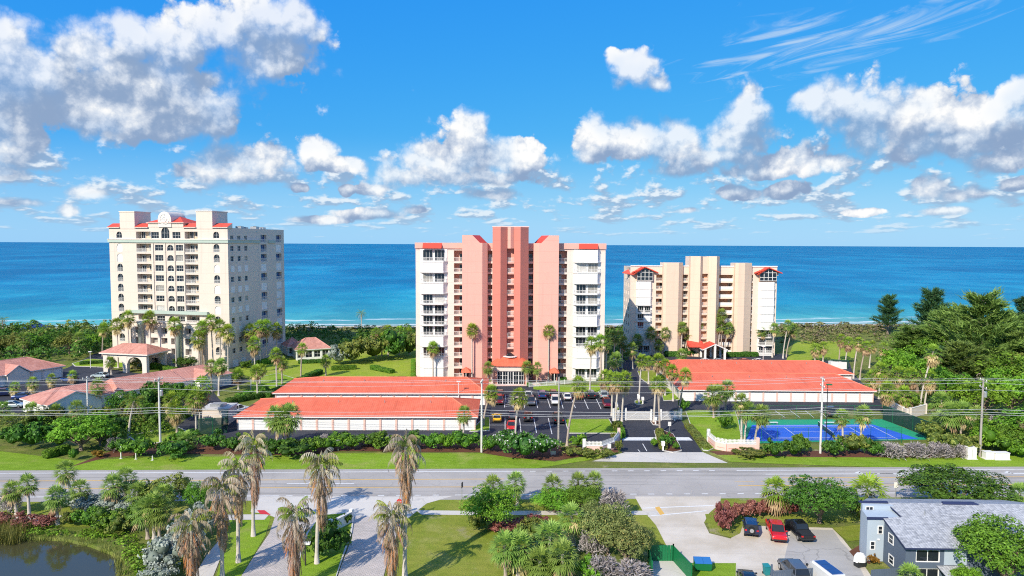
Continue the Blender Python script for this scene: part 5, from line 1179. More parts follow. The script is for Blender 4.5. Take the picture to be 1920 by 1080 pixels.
def feather_crown(name, n, L, mat, el0, el1, curl, ll, lift=0.5, tint=(0.2, 0.9), z0=0.0, z1=0.0, r=0.1, wid=0.09):
    sp = []
    for i in range(n):
        f = (i + 0.5) / n; a = i * 2.39996 + float(rnd(-0.25, 0.25)); z = z0 + (z1 - z0) * f
        sp.append((r * math.cos(a), r * math.sin(a), z, a, R(el0 + (el1 - el0) * f + float(rnd(-8, 8))), L * float(rnd(0.75, 1.1)), curl * float(rnd(0.75, 1.2)), ll, float(rnd(*tint))))
    q = pinnate(sp, 14, wid, lift); return np_mesh(name, q[0], q[1], Mt[mat], q[2])
DYING = [dict(green=feather_crown('green_fronds', 7, 2.5, 'frond_green', 82, 35, 1.6, 0.9, 0.9, (0.2, 0.9), 0.2, -0.3, 0.1, 0.15), grey=feather_crown('wilted_fronds', 28, 3.1, 'frond_dying', 82, -20, 2.7, 0.8, 1.15, (0.0, 1.0), 0.6, -1.4, 0.15, 0.17),
              skirt=feather_crown('dead_skirt', 90, 2.0, 'frond_brown', -42, -84, 0.5, 0.55, 1.1, (0.0, 1.0), -0.2, -4.6, 0.30, 0.13)) for _ in range(4)]
COCO = [dict(green=feather_crown('crown', 18, 3.4, 'frond_green', 78, -10, 1.5, 0.75, 0.5), dead=feather_crown('dead_fronds', 9, 2.9, 'frond_brown', -15, -60, 1.1, 0.6, 0.9, (0.2, 0.9), -0.1, -0.4)) for _ in range(2)]

# broadleaf crowns: leaf clumps spread over and through lumpy volumes
def leaf_cloud(lobes, per, size, flat=0.35, jit=0.28):
    """lobes rows of centre(3), radii(3); leaves are small bent quads facing mostly outward"""
    Vs, Ts = [], []
    for (cx, cy_, cz, rx, ry, rz_) in lobes:
        n = max(6, int(per * (rx * ry + ry * rz_ + rx * rz_) / 3)); d = unit(rng.normal(size=(n, 3))); d[:, 2] = np.where(d[:, 2] < -0.35, -d[:, 2], d[:, 2])
        rr = 1 - np.abs(rng.normal(0, jit, n)); rr = np.clip(rr, 0.25, 1.12)
        nc = max(5, n // 34); cid = rng.integers(0, nc, n); dc = d[:nc][cid]; tc = rnd(-0.2, 0.2, nc)[cid]; rc = rnd(0.8, 1.1, nc)[cid]      # twig clumps with gaps between
        loose = rnd(0, 1, n) < 0.3; d = np.where(loose[:, None], d, unit(dc + rng.normal(0, 0.17, (n, 3)))); rr = np.where(loose, rr, np.clip(rc * (1 - np.abs(rng.normal(0, 0.08, n))), 0.3, 1.15)); d[:, 2] = np.where(d[:, 2] < -0.35, -d[:, 2], d[:, 2])
        p = np.array([cx, cy_, cz]) + d * rr[:, None] * np.array([rx, ry, rz_])
        nrm = unit(d + rng.normal(0, 0.55, (n, 3)) + np.array([0, 0, flat])); a = unit(np.cross(nrm, rng.normal(size=(n, 3)))); b = np.cross(nrm, a)
        s = size * rnd(0.6, 1.3, n)[:, None]
        q = np.stack([p - a * s * 0.5, p + b * s * 0.32 + nrm * s * 0.1, p + a * s * 0.6, p - b * s * 0.32 + nrm * s * 0.1], 1); Vs.append(q)
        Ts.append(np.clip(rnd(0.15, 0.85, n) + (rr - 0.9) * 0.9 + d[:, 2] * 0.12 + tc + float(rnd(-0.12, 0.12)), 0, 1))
    Q = np.concatenate(Vs); T_ = np.concatenate(Ts); n = len(Q); return Q.reshape(-1, 3), np.arange(n * 4).reshape(n, 4), T_
def lobes_dome(n, R_, H, lift=0.0, lump=0.42):
    out = [(0, 0, H * 0.42 + lift, R_ * 0.6, R_ * 0.6, H * 0.38)]
    for i in range(n):
        a = i * 2.39996 + float(rnd(-0.3, 0.3)); f = math.sqrt((i + 0.5) / n); e = float(rnd(0.1, 1.0)); rr = R_ * (0.35 + 0.5 * f); z = H * (0.20 + 0.66 * (1 - f * 0.72) * float(rnd(0.62, 1.2))) + lift; l = lump * R_ * float(rnd(0.45, 1.15))
        out.append((rr * math.cos(a), rr * math.sin(a), min(z, H * 0.88 + lift), l, l, min(l * 0.8, H * 0.33)))
    return out
def core_blob(mats, lobes, k=0.72):  # dark lumps hidden inside the leaves, added to block light
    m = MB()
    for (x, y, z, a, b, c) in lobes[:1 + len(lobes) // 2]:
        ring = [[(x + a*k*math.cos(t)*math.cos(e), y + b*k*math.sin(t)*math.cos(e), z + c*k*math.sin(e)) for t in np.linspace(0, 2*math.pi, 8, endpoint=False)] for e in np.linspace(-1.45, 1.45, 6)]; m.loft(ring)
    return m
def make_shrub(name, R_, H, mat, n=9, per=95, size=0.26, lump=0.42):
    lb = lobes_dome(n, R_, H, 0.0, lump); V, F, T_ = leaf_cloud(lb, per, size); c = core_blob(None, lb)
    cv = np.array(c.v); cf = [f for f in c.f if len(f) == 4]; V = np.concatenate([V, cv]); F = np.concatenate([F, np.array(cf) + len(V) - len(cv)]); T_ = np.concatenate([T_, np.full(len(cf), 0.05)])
    return np_mesh(name, V, F, Mt[mat], T_)
SH = {k: [make_shrub('foliage', 1.0, 1.3, k, 11, 820, 0.125) for _ in range(3)] for k in ('leaf_dark', 'leaf_mid', 'leaf_bright', 'leaf_olive', 'leaf_silver', 'leaf_red', 'leaf_flower', 'leaf_croton', 'leaf_seagrape')}
def make_clip(mat):                     # clipped hedge block 1 x 1 x 1, scaled on placing
    n = 1500; f = rng.integers(0, 5, n); u, v = rnd(-0.5, 0.5, n), rnd(-0.5, 0.5, n); p = np.zeros((n, 3)); nr = np.zeros((n, 3))
    for k, (ax, sg) in enumerate(((0, -1), (0, 1), (1, -1), (1, 1), (2, 1))):
        s = f == k; o = [i for i in range(3) if i != ax]; p[s, ax] = 0.5 * sg; p[s, o[0]] = u[s]; p[s, o[1]] = v[s]; nr[s, ax] = sg
    rr = np.linalg.norm(p, axis=1); p *= np.minimum(1, 0.66 / rr)[:, None] * rnd(0.94, 1.03, n)[:, None]; p[:, 2] += 0.5
    nrm = unit(nr + rng.normal(0, 0.5, (n, 3))); a = unit(np.cross(nrm, rng.normal(size=(n, 3)))); b = np.cross(nrm, a); s = rnd(0.06, 0.11, n)[:, None] * np.array([[0.6, 1, 1]])
    q = np.stack([p - a * s, p + b * s * 0.6, p + a * s, p - b * s * 0.6], 1).reshape(-1, 3); F = np.arange(n * 4).reshape(n, 4); T_ = rnd(0.1, 0.95, n)
    c = MB().box(-0.44, 0.44, -0.44, 0.44, 0, 0.93); V = np.concatenate([q, np.array(c.v)]); F = np.concatenate([F, np.array(c.f) + n * 4]); return np_mesh('foliage', V, F, Mt[mat], np.concatenate([T_, np.full(6, 0.05)]))  # dark box core behind the leaves, put in to stop light
CLIP = {k: [make_clip(k) for _ in range(2)] for k in ('leaf_dark', 'leaf_mid', 'leaf_bright', 'leaf_olive')}
def make_tree(mat, R_, H, th, n=14, per=60, size=0.42, bark='bark'):
    """tree of unit-ish size: trunk with limbs and a crown of leaf clumps"""
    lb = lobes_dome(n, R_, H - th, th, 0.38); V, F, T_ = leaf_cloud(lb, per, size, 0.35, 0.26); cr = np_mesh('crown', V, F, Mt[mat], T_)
    m = MB(); m.tube([(0, 0, 0), (0.05, 0.03, th * 0.6), (0, 0, th * 1.1)], [0.24, 0.19, 0.17], 8)
    for i, l in enumerate(lb[::2]): m.tube([(0, 0, th * 0.8), (l[0] * 0.45, l[1] * 0.45, th + (l[2] - th) * 0.55), (l[0] * 0.9, l[1] * 0.9, l[2])], [0.13, 0.08, 0.03], 5)
    return cr, m.mesh('trunk', Mt[bark], smooth=True)
TR = {k: [make_tree(k, 3.2, 5.2, 1.0, 32, 150, 0.27) for _ in range(2)] for k in ('leaf_dark', 'leaf_mid', 'leaf_bright', 'leaf_olive', 'leaf_seagrape')}
TRB = {k: [make_tree(k, 3.2, 5.2, 1.0, 46, 330, 0.17)] for k in ('leaf_dark', 'leaf_mid', 'leaf_bright', 'leaf_seagrape')}    # finer leaves for the nearest trees
def make_casuarina(mat, H, R_, dens=1.0, bark='bark_pale'):
    V, F, T_ = [], [], []; m = MB(); lean = float(rnd(-0.6, 0.6)); m.tube([(0, 0, 0), (lean * 0.3, 0, H * 0.4), (lean, 0.2, H * 0.93)], [0.32, 0.2, 0.04], 7)
    nb = int(60 * dens)
    for i in range(nb):
        f = 0.20 + 0.78 * (i / nb); a = i * 2.39996; L = R_ * (1.12 - f) ** 0.85 * float(rnd(0.45, 1.3)) + 0.7; z = H * f; e = R(float(rnd(20, 60)))
        b0 = np.array([lean * f * 0.9, 0.1 * f, z * 0.93]); d = np.array([math.cos(e) * math.cos(a), math.cos(e) * math.sin(a), math.sin(e)]); b1 = b0 + d * L
        if L > 1.3: m.tube([tuple(b0), tuple(b0 + d * L * 0.5 + np.array([0, 0, 0.15])), tuple(b1)], [0.07, 0.045, 0.015], 4)
        k = int(105 * dens * (0.5 + L / 3)); t = rnd(0.25, 1.08, k); p = b0 + d * (t * L)[:, None] + rng.normal(0, 0.22, (k, 3)) * np.array([1, 1, 0.8])
        q = unit(d * 1.1 + rng.normal(0, 0.45, (k, 3)) + np.array([0, 0, 0.05])); s = unit(np.cross(q, rng.normal(size=(k, 3)))); ln = rnd(0.45, 1.0, k)[:, None]; w = 0.075
        i0 = len(V) * 1; tri = np.stack([p - s * w, p + s * w, p + q * ln], 1).reshape(-1, 3); V.append(tri); T_.append(np.clip(rnd(0.1, 0.9, k) + (t - 0.7) * 0.3, 0, 1))
    V = np.concatenate(V); n = len(V) // 3; return np_mesh('crown', V, np.arange(n * 3).reshape(n, 3), Mt[mat], np.concatenate(T_)), m.mesh('trunk', Mt[bark], smooth=True)
CAS = [make_casuarina('needle', 13, 4.6, 1.0) for _ in range(2)] + [make_casuarina('needle_dark', 12, 3.4, 0.85, 'bark') for _ in range(2)]
def make_twigs(n=900):                   # leafless grey shrub: fine curved twigs
    V, F, T_ = [], [], []
    for i in range(n):
        a = rnd(0, 6.283); r = math.sqrt(rnd(0, 1)); z = float(rnd(0.15, 0.95)); p = np.array([r * 0.85 * math.cos(a) * (1.05 - z * 0.5), r * 0.85 * math.sin(a) * (1.05 - z * 0.5), z * 1.1]); d = unit(np.array([math.cos(a) * 0.7, math.sin(a) * 0.7, 0.6]) + rng.normal(0, 0.5, 3)); s = unit(np.cross(d, rng.normal(size=3))) * 0.022
        m_ = p + d * 0.16; e = p + d * 0.26 + np.array([0, 0, -0.05]); k = len(V); V += [p - s, p + s, m_ + s * 0.8, m_ - s * 0.8, e]; F += [(k, k+1, k+2), (k, k+2, k+3), (k+3, k+2, k+4)]; T_ += [float(rnd(0.1, 1))] * 3
    return np_mesh('twigs', V, F, Mt['twig_grey'], T_)
TW = [make_twigs() for _ in range(2)]

# ------------------------------------------------------------------ planting helpers
def height_to(px, py, y):
    """height at which the line of sight through a photo position passes over depth y"""
    d = _r * ((px - 960) / FPX) + _u * ((540 - py) / FPX) + _f; t = y / d.y; return CAM_H + d.z * t
def palm(kind, bx, by, tx, ty, label, group, k, sc=1.0, name='fan_palm', thick=1.0):
    """palm standing at photo ground point (bx, by) with its crown centre seen at (tx, ty)"""
    x, y = G(bx, by); h = max(1.2, height_to(tx, ty, y)); X2 = x + (tx - bx) / FPX * y * 0.98
    t = thing(name, label, 'palm tree', (x, y, 0), 0, group); tw = bend = (X2 - x, float(rnd(-0.3, 0.3)))
    pale = k % 3 != 0
    if kind == 'dying':
        d = DYING[k % 4]; put('trunk', trunk_mesh('trunk', h, 0.20 * thick, 0.15 * thick, bend, 'trunk_pale'), t)
        for nm, key in (('green_fronds', 'green'), ('wilted_fronds', 'grey'), ('dead_skirt', 'skirt')): put(nm, d[key], t, (*bend, h), float(rnd(0, 6.28)), (sc, sc, sc * (1 if key != 'skirt' else float(rnd(0.95, 1.25)))))
        return t
    if kind == 'coco':
        d = COCO[k % 2]; put('trunk', trunk_mesh('trunk', h, 0.22 * thick, 0.15 * thick, bend, 'trunk_pale'), t); put('crown', d['green'], t, (*bend, h), float(rnd(0, 6.28)), sc); put('dead_fronds', d['dead'], t, (*bend, h), float(rnd(0, 6.28)), sc); return t
    cr = CROWNS[kind]; g, dd = cr[k % len(cr)]; a = float(rnd(0, 6.28))
    put('trunk', trunk_mesh('trunk', h, 0.21 * thick, 0.15 * thick, bend, 'trunk_pale' if pale else 'trunk_palm'), t)
    s = sc * float(rnd(0.92, 1.1)); put('crown', g, t, (*bend, h), a, s)
    if dd: put('dead_fronds', dd, t, (*bend, h), a, s)
    return t
def cluster(kind, where, group, pts, sc=1.0, desc=None, thick=1.0, name='fan_palm'):
    """a group of look-alike palms; every label names its place in the row"""
    pts = sorted(pts, key=lambda p: p[2]); n = len(pts)
    dsc = desc or {'washy': 'tall slender fan palm', 'sabal': 'round headed fan palm', 'shaggy': 'fan palm with straw skirt', 'straw': 'straw skirted fan palm', 'dying': 'dying palm with brown hanging skirt', 'coco': 'feather leaved palm'}[kind]
    for i, p in enumerate(pts):
        lab = f'{dsc} {where}' if n == 1 else f'{dsc} {where}, {ordinal(i, n)}'
        palm(kind, p[0], p[1], p[2], p[3], lab, group, i + int(p[0]), sc * (p[4] if len(p) > 4 else 1.0), name, thick)

gA = 'palms before the cream tower'
cluster('washy', 'before the cream tower front', gA, [(192,668,196,614), (222,690,221,607), (243,690,242,593), (284,690,284,594), (331,694,330,606), (376,700,374,632), (384,698,381,612), (400,697,398,600), (414,697,414,610), (428,699,430,620)], 1.35)
cluster('shaggy', 'beside the cream tower side wall', gA, [(472,684,469,618), (488,684,488,611), (500,680,501,609), (519,676,519,615), (478,700,477,642)], 1.3)
gL = 'palms in the left grounds'
cluster('washy', 'by the lawn drive left of the rear garage', gL, [(410,742,411,686), (447,730,447,700), (483,747,481,695), (519,735,519,662), (529,728,529,678), (564,714,567,652), (611,704,611,674), (487,720,492,690)])
cluster('sabal', 'around the porte-cochere', gL, [(209,702,207,677), (256,692,252,674), (397,737,397,684), (410,742,416,682)], 0.95)
cluster('straw', 'along the inner drive planting', gL, [(27,745,27,724), (60,742,61,716), (98,728,98,708), (136,720,136,702)], 0.9)
cluster('sabal', 'among the roadside shrubs left of the white pole', gL, [(150,806,146,763), (185,768,185,722), (196,824,192,795), (20,830,22,790), (10,800,8,765), (60,790,62,768), (110,786,105,770)], 1.05)
cluster('coco', 'leaning over the left drive lawn', gL, [(241,824,255,752)], 0.95)
cluster('shaggy', 'right of the tall white pole', gL, [(332,812,329,765), (368,814,370,742), (374,806,382,722), (318,790,322,748)], 1.15)
cluster('coco', 'by the beach shelter', gL, [(5,628,5,600)], 0.9)
cluster('sabal', 'low and bushy under the tall white pole', gL, [(350,842,350,824)], 1.0)
cluster('coco', 'on the dune between cream and pink towers', gL, [(678,622,678,588)], 0.95)
gB = 'palms before the pink tower'
cluster('washy', 'against the pink tower front', gB, [(812,714,812,650), (885,716,885,616), (1028,716,1028,618), (1106,738,1108,642), (1127,740,1125,638)], 1.15)
cluster('washy', 'on the parking lot islands', gB, [(906,798,921,734), (966,822,973,742), (1063,838,1085,718)], 1.1, 'fan palm with thin pale trunk')
cluster('sabal', 'beside the pink tower entrance', gB, [(915,724,915,688), (988,722,988,686), (1006,722,1007,688)], 0.95)
gD = 'palms along the entrance drive'
cluster('shaggy', 'left of the white gate', gD, [(1147,780,1147,708), (1154,793,1159,710), (1166,790,1171,708), (1140,742,1134,705)], 1.05)
cluster('sabal', 'at the pink tower right corner', gD, [(1157,722,1154,672), (1136,708,1135,640), (1150,700,1152,630), (1166,690,1167,640), (1186,692,1184,652)], 1.1)
cluster('washy', 'on the drive islands by the gate', gD, [(1198,758,1202,674), (1226,792,1232,674), (1234,788,1238,714), (1237,812,1230,716), (1247,742,1246,682), (1262,752,1259,694), (1274,772,1285,702), (1216,720,1214,676)], 1.05)
gC = 'palms before the tan tower'
cluster('sabal', 'before the left half of the tan tower', gC, [(1163,680,1163,630), (1195,668,1195,636), (1217,668,1220,622), (1246,668,1247,622), (1236,672,1235,646), (1277,668,1278,612), (1284,666,1290,624), (1304,666,1308,606), (1278,690,1278,664)], 1.15)
cluster('sabal', 'before the right half of the tan tower', gC, [(1352,668,1351,588), (1346,668,1349,610), (1358,668,1365,614), (1385,666,1380,610), (1405,664,1408,608), (1418,666,1427,620), (1448,670,1450,614), (1468,672,1476,608), (1474,670,1485,616)], 1.15)
gT = 'palms by the tennis court'
cluster('sabal', 'on the lawn left of the tennis court', gT, [(1338,784,1335,738), (1347,780,1347,735), (1360,770,1362,726)], 1.2)
cluster('sabal', 'at the near left corner of the tennis court', gT, [(1390,830,1389,752), (1396,832,1402,768), (1415,832,1426,774)], 1.05)
cluster('sabal', 'in front of the blue court', gT, [(1580,842,1577,780), (1612,845,1616,774)], 0.95)
gR = 'palms along the wood edge on the right'
cluster('straw', 'in the back row beyond the coral garage', gR, [(1573,678,1576,634), (1585,682,1590,640), (1600,710,1607,640), (1612,712,1622,648), (1630,690,1634,646), (1528,678,1528,652), (1543,678,1543,648), (1648,700,1655,650)], 1.1)
cluster('shaggy', 'between the coral garage and the wood', gR, [(1648,748,1650,692), (1683,760,1683,700), (1705,758,1706,702), (1660,784,1661,728), (1694,776,1694,738), (1640,730,1636,706)], 1.25)
cluster('straw', 'with bare double trunk line before the wood', gR, [(1725,766,1745,658), (1733,766,1741,706)], 1.2)
cluster('sabal', 'right of the green court fence', gR, [(1764,800,1763,750), (1790,830,1780,772), (1800,832,1804,770), (1824,806,1828,778), (1764,818,1760,790)], 1.3)
gS = 'small palms south of the road'
cluster('sabal', 'on the pond side verge', gS, [(55,969,51,906), (136,948,125,880), (108,984,107,928), (151,960,150,916), (31,966,28,916), (212,962,211,908)], 0.85)
cluster('sabal', 'in the thicket right of the pond', gS, [(235,945,236,896), (258,960,258,922), (289,1010,289,944), (299,1010,300,955), (277,1010,272,955), (306,975,310,925)], 1.0)
cluster('sabal', 'at the roadside right of the paver drives', gS, [(928,946,924,908), (970,948,966,902), (1036,946,1036,910), (1083,940,1083,902), (1114,940,1114,902)], 0.95)
cluster('sabal', 'in the foreground grove', gS, [(948,1086,945,1022), (972,1080,972,1024), (1031,1062,1031,1008), (1054,1096,1054,1038), (1076,1022,1070,965), (1010,1090,1012,1050)], 1.1)
cluster('shaggy', 'beside the red hedge', gS, [(1453,966,1453,916)], 1.25)
cluster('shaggy', 'left of the shingle roof', gS, [(1625,962,1625,922)], 1.6)
cluster('sabal', 'before the grey house window', gS, [(1706,1100,1704,1076)], 0.8)
cluster('sabal', 'at the right edge beside the big dark tree', gS, [(1912,960,1912,925)], 1.0)
cluster('sabal', 'towering from the hedge before the front garage', gS, [(520,838,516,780), (545,840,543,776), (531,842,530,786)], 1.3)
cluster('sabal', 'before the right end of the front garage', gS, [(869,826,870,774)], 0.95)
gF = 'dying palms along the paver drives'
cluster('dying', 'by the paver drives', gF, [(361,1110,361,985), (417,1088,418,918), (447,1054,449,880), (475,1005,480,835), (556,1104,556,966), (594,1058,605,872), (735,1110,735,970), (759,1084,763,838)], 1.0, None, 1.15, 'dying_palm')

# ------------------------------------------------------------------ shrubs, hedges and trees
def shrub(kind, px, py, w, h, label, group=None, name='shrub', dep=1.0):
    x, y = G(px, py); k = y / FPX; t = thing(name, label, 'shrub', (x, y, 0), float(rnd(0, 6.28)), group)
    put('foliage', rng.choice(SH[kind]), t, (0, 0, -0.05), 0, (w * k / 2 / 1.0, w * k / 2 / 1.0 * dep, h * k / 1.12)); return t
def hedge(kind, a, b, w, h, label, group=None):
    """clipped hedge between two photo ground points"""
    p, q = Vector(G(*a)), Vector(G(*b)); L = (q - p).length; t = thing('hedge', label, 'hedge', (*((p + q) / 2), 0), math.atan2(q.y - p.y, q.x - p.x), group); n = max(1, round(L / (w * 1.5)))
    for i in range(n): put('foliage', CLIP[kind][i % 2], t, ((i + 0.5) * L / n - L / 2, 0, -0.03), math.pi * (i % 2), (L / n * 1.04, w * float(rnd(0.95, 1.08)), h * float(rnd(0.93, 1.07))))
    return t
def tree(kind, px, py, w, h, label, group=None, name='broadleaf_tree'):
    x, y = G(px, py); k = y / FPX; t = thing(name, label, 'tree', (x, y, 0), float(rnd(0, 6.28)), group); cr, tr = TRB[kind][0] if py > 900 and kind in TRB else TR[kind][int(px) % 2]; s = (w * k / 2 / 3.3, w * k / 2 / 3.3, h * k / 5.0)
    put('trunk', tr, t, (0, 0, 0), 0, s); put('crown', cr, t, (0, 0, 0), 0, s); return t
def row(fn, kinds, where, desc, group, pts, **kw):
    pts = sorted(pts, key=lambda p: p[0]); n = len(pts)
    for i, p in enumerate(pts):
        k = p[4] if len(p) > 4 else kinds; lab = f'{desc} {where}' if n == 1 else f'{desc} {where}, {ordinal(i, n)}'
        fn(k, p[0], p[1], p[2], p[3], lab, group, **kw)
gH = 'shrubs along the north side of the road'
row(shrub, 'leaf_mid', 'on the mulch before the front garage', 'green hedge shrub', gH, [(588,848,52,30), (622,844,54,28,'leaf_mid'), (660,842,60,30), (712,842,62,30), (764,842,60,30,'leaf_dark'), (806,842,52,30), (838,842,48,28,'leaf_bright'), (872,843,56,32), (918,846,44,30)])
row(shrub, 'leaf_dark', 'left of the twin headed palm', 'rounded green shrub', gH, [(262,856,62,36,'leaf_mid'), (228,850,46,32), (330,858,68,30), (400,842,60,32), (436,846,50,30), (480,846,44,26,'leaf_bright')])
row(shrub, 'leaf_dark', 'under the twin headed palm', 'dense dark green shrub', gH, [(540,856,92,34), (510,852,50,32)])
row(shrub, 'leaf_flower', 'before the parking lot', 'big shrub with white blossoms', gH, [(945,852,58,52), (985,862,80,56), (1018,856,62,46)])
row(shrub, 'leaf_bright', 'by the left entrance wall', 'bright green shrub', gH, [(1083,838,36,24), (1160,848,16,24,'leaf_olive')])
row(shrub, 'leaf_olive', 'in front of the left entrance wall', 'low olive shrub', gH, [(1068,854,40,20), (1098,858,40,18), (1132,858,38,18)])
row(shrub, 'leaf_olive', 'beside the gate drive', 'clipped olive shrub', gH, [(1156,812,22,24), (1152,828,18,18), (1282,772,24,24,'leaf_mid'), (1226,838,14,16,'leaf_bright')])
row(shrub, 'leaf_mid', 'on the planted drive island', 'leafy green shrub', gH, [(1250,838,30,26,'leaf_dark'), (1268,844,16,16)])
row(shrub, 'leaf_mid', 'on the lawn left of the court fence', 'spreading green shrub', gH, [(1358,806,36,32)])
row(shrub, 'leaf_dark', 'on the mulch before the tennis court', 'rounded green shrub', gH, [(1452,858,44,34), (1488,857,44,34), (1500,848,36,34,'leaf_mid'), (1562,856,46,34), (1638,856,36,30), (1598,850,70,40,'leaf_olive'), (1400,856,60,14,'leaf_olive'), (1430,856,26,14,'leaf_olive')])
gW = 'shrubs on the left roadside'
row(shrub, 'leaf_dark', 'at the left roadside', 'big dark green shrub', gW, [(24,838,50,40), (62,842,70,56), (112,838,40,30,'leaf_mid')])
row(tree, 'leaf_bright', 'at the left roadside', 'bright green spreading tree', gW, [(152,845,110,66), (188,836,70,50)])
row(shrub, 'leaf_croton', 'beside the stub path', 'small orange croton shrub', gW, [(185,858,24,14)])
hedge('leaf_mid', (84,860), (128,848), 1.6, 1.4, 'clipped hedge left of the stub path', gW); row(shrub, 'leaf_mid', 'beside the stub path', 'clipped green ball shrub', gW, [(138,862,22,22)])
row(shrub, 'leaf_olive', 'along the left complex boundary', 'mixed green shrub', gW, [(20,806,60,30), (60,802,60,32), (98,790,50,26), (128,800,44,24,'leaf_dark'), (225,812,50,30,'leaf_dark'), (200,800,50,28,'leaf_mid'), (250,796,40,24,'leaf_dark'), (290,800,44,30,'leaf_dark'), (282,770,60,50,'leaf_dark'), (325,766,50,44,'leaf_dark'), (350,790,44,36,'leaf_mid')])
row(tree, 'leaf_dark', 'over the stepped tiled garage', 'dark rounded tree', gW, [(235,782,66,50), (305,765,76,52), (350,768,50,48,'leaf_mid'), (265,790,52,40,'leaf_mid')])
row(shrub, 'leaf_mid', 'along the garage drive', 'small green shrub', gW, [(465,745,44,12), (495,740,30,16), (350,832,60,24,'leaf_mid'), (310,846,30,22)])
hedge('leaf_dark', (500,745), (600,700), 1.8, 1.3, 'long dark hedge along the rear garage drive', gW); hedge('leaf_dark', (425,758), (505,742), 1.6, 1.3, 'dark hedge above the left garage drive', gW)
hedge('leaf_bright', (486,684), (512,680), 2.2, 1.6, 'yellow green hedge beside the cream tower', gW); hedge('leaf_dark', (560,682), (610,680), 1.5, 1.2, 'dark hedge before the clubhouse', gW)
hedge('leaf_mid', (622,694), (668,692), 1.8, 1.2, 'clipped hedge on the lawn below the thicket', gW); hedge('leaf_mid', (698,692), (736,700), 1.8, 1.2, 'slanting clipped hedge on the lawn by the pink tower', gW); hedge('leaf_mid', (728,712), (762,712), 1.4, 0.9, 'low hedge at the pink tower left corner', gW)
hedge('leaf_bright', (775,680), (775,712), 1.2, 1.2, 'bright hedge along the pink tower left wall', gW)
hedge('leaf_mid', (988,724), (998,724), 1.2, 0.9, 'short hedge right of the entrance doors', gB); hedge('leaf_dark', (1036,714), (1062,714), 1.2, 1.0, 'hedge under the pink tower right bay', gB); hedge('leaf_dark', (850,714), (880,715), 1.2, 0.9, 'hedge left of the pink tower entrance', gB)
hedge('leaf_dark', (1246,668), (1272,668), 2.0, 1.6, 'dark hedge at the tan tower left front', gC); hedge('leaf_dark', (1362,669), (1420,668), 2.0, 1.5, 'long hedge at the tan tower right front', gC)
row(shrub, 'leaf_dark', 'beside the tan tower portico', 'round dark shrub', gC, [(1292,668,20,14), (1305,668,16,12), (1350,668,14,12)])
hedge('leaf_olive', (1236,812), (1244,844), 1.4, 1.1, 'olive hedge on the planted drive island', gD); hedge('leaf_olive', (1290,800), (1325,842), 1.6, 0.7, 'olive groundcover edge along the entrance drive', gD); hedge('leaf_mid', (1158,800), (1166,822), 1.4, 1.2, 'hedge along the parking lot edge by the gate', gD)
hedge('leaf_mid', (286,690), (330,700), 1.5, 1.5, 'hedge behind the porte-cochere', gA); hedge('leaf_dark', (150,684), (215,680), 1.6, 1.0, 'low hedge on the oval drive island', gA)
tree('leaf_dark', 348, 692, 44, 24, 'small dark tree beside the cream tower podium', gA); row(shrub, 'leaf_mid', 'at the cream tower right corner', 'green shrub', gA, [(462,690,26,14), (440,712,30,16), (480,702,22,14)])
row(shrub, 'leaf_olive', 'between the clubhouse and the pink tower', 'large dune shrub', 'dune shrubs between the towers', [(636,684,50,34,'leaf_silver'), (660,682,66,44), (700,676,80,52), (740,672,70,50,'leaf_dark'), (768,668,50,46), (690,655,60,36,'leaf_dark'), (730,655,60,36)])
cluster('straw', 'in the dune shrubs left of the pink tower', gB, [(705,668,704,622), (728,668,728,618), (748,666,750,620), (768,664,766,622), (716,668,716,632)], 1.25)
gS2 = 'shrubs and trees south of the road'
tree('leaf_bright', 922, 992, 112, 82, 'bright green round tree on the front lawn', gS2); row(tree, 'leaf_bright', 'at the roadside right of the front lawn', 'low spreading green tree', gS2, [(1040,960,84,44), (1090,958,84,46,'leaf_mid')])
row(shrub, 'leaf_mid', 'on the paver drive island', 'dark clipped shrub', gS2, [(598,1046,60,52,'leaf_dark'), (632,1040,50,52,'leaf_dark'), (618,1000,44,34,'leaf_dark'), (650,985,20,24,'leaf_dark')])
row(shrub, 'leaf_dark', 'beneath the round lawn tree', 'low bed shrub', gS2, [(895,992,44,26,'leaf_olive'), (948,998,60,20,'leaf_red'), (985,988,60,18,'leaf_red'), (1015,985,40,16,'leaf_red')])
row(tree, 'leaf_seagrape', 'in the foreground grove', 'yellow green sea grape tree', gS2, [(1140,1040,110,96), (1175,1062,96,90), (1120,1000,70,60)])
row(shrub, 'leaf_olive', 'under the foreground grove', 'leafy undergrowth shrub', gS2, [(985,1060,60,40), (1015,1080,66,40,'leaf_mid'), (990,1020,60,40), (1060,1085,60,34,'leaf_mid'), (1110,1090,60,40,'leaf_bright'), (1000,1000,50,30)])
def twig(px, py, w, h, label, group):
    x, y = G(px, py); k = y / FPX; t = thing('bare_shrub', label, 'shrub', (x, y, 0), float(rnd(0, 6.28)), group); put('twigs', TW[int(px) % 2], t, (0, 0, 0), 0, (w * k / 2, w * k / 2, h * k / 1.15)); m = MB()
    for i in range(5): a = i * 1.3; m.tube([(0, 0, 0), (0.3 * math.cos(a), 0.3 * math.sin(a), 0.5), (0.65 * math.cos(a), 0.65 * math.sin(a), 0.95)], [0.05, 0.03, 0.01], 5)
    put('stems', m.mesh('stems', Mt['twig_grey']), t, (0, 0, 0), 0, (w * k / 2, w * k / 2, h * k / 1.15)); return t
gG = 'leafless grey shrubs'
for i, (a, lab) in enumerate((((1150,972,70,56), 'bare grey shrub at the shell lot entrance'), ((1112,1040,66,60), 'bare grey shrub among the sea grapes'), ((1185,1095,110,40), 'bare grey shrub at the bottom by the dumpster pen'), ((1130,1092,80,50), 'bare grey shrub under the sea grapes at the bottom'))): twig(*a, lab, gG)
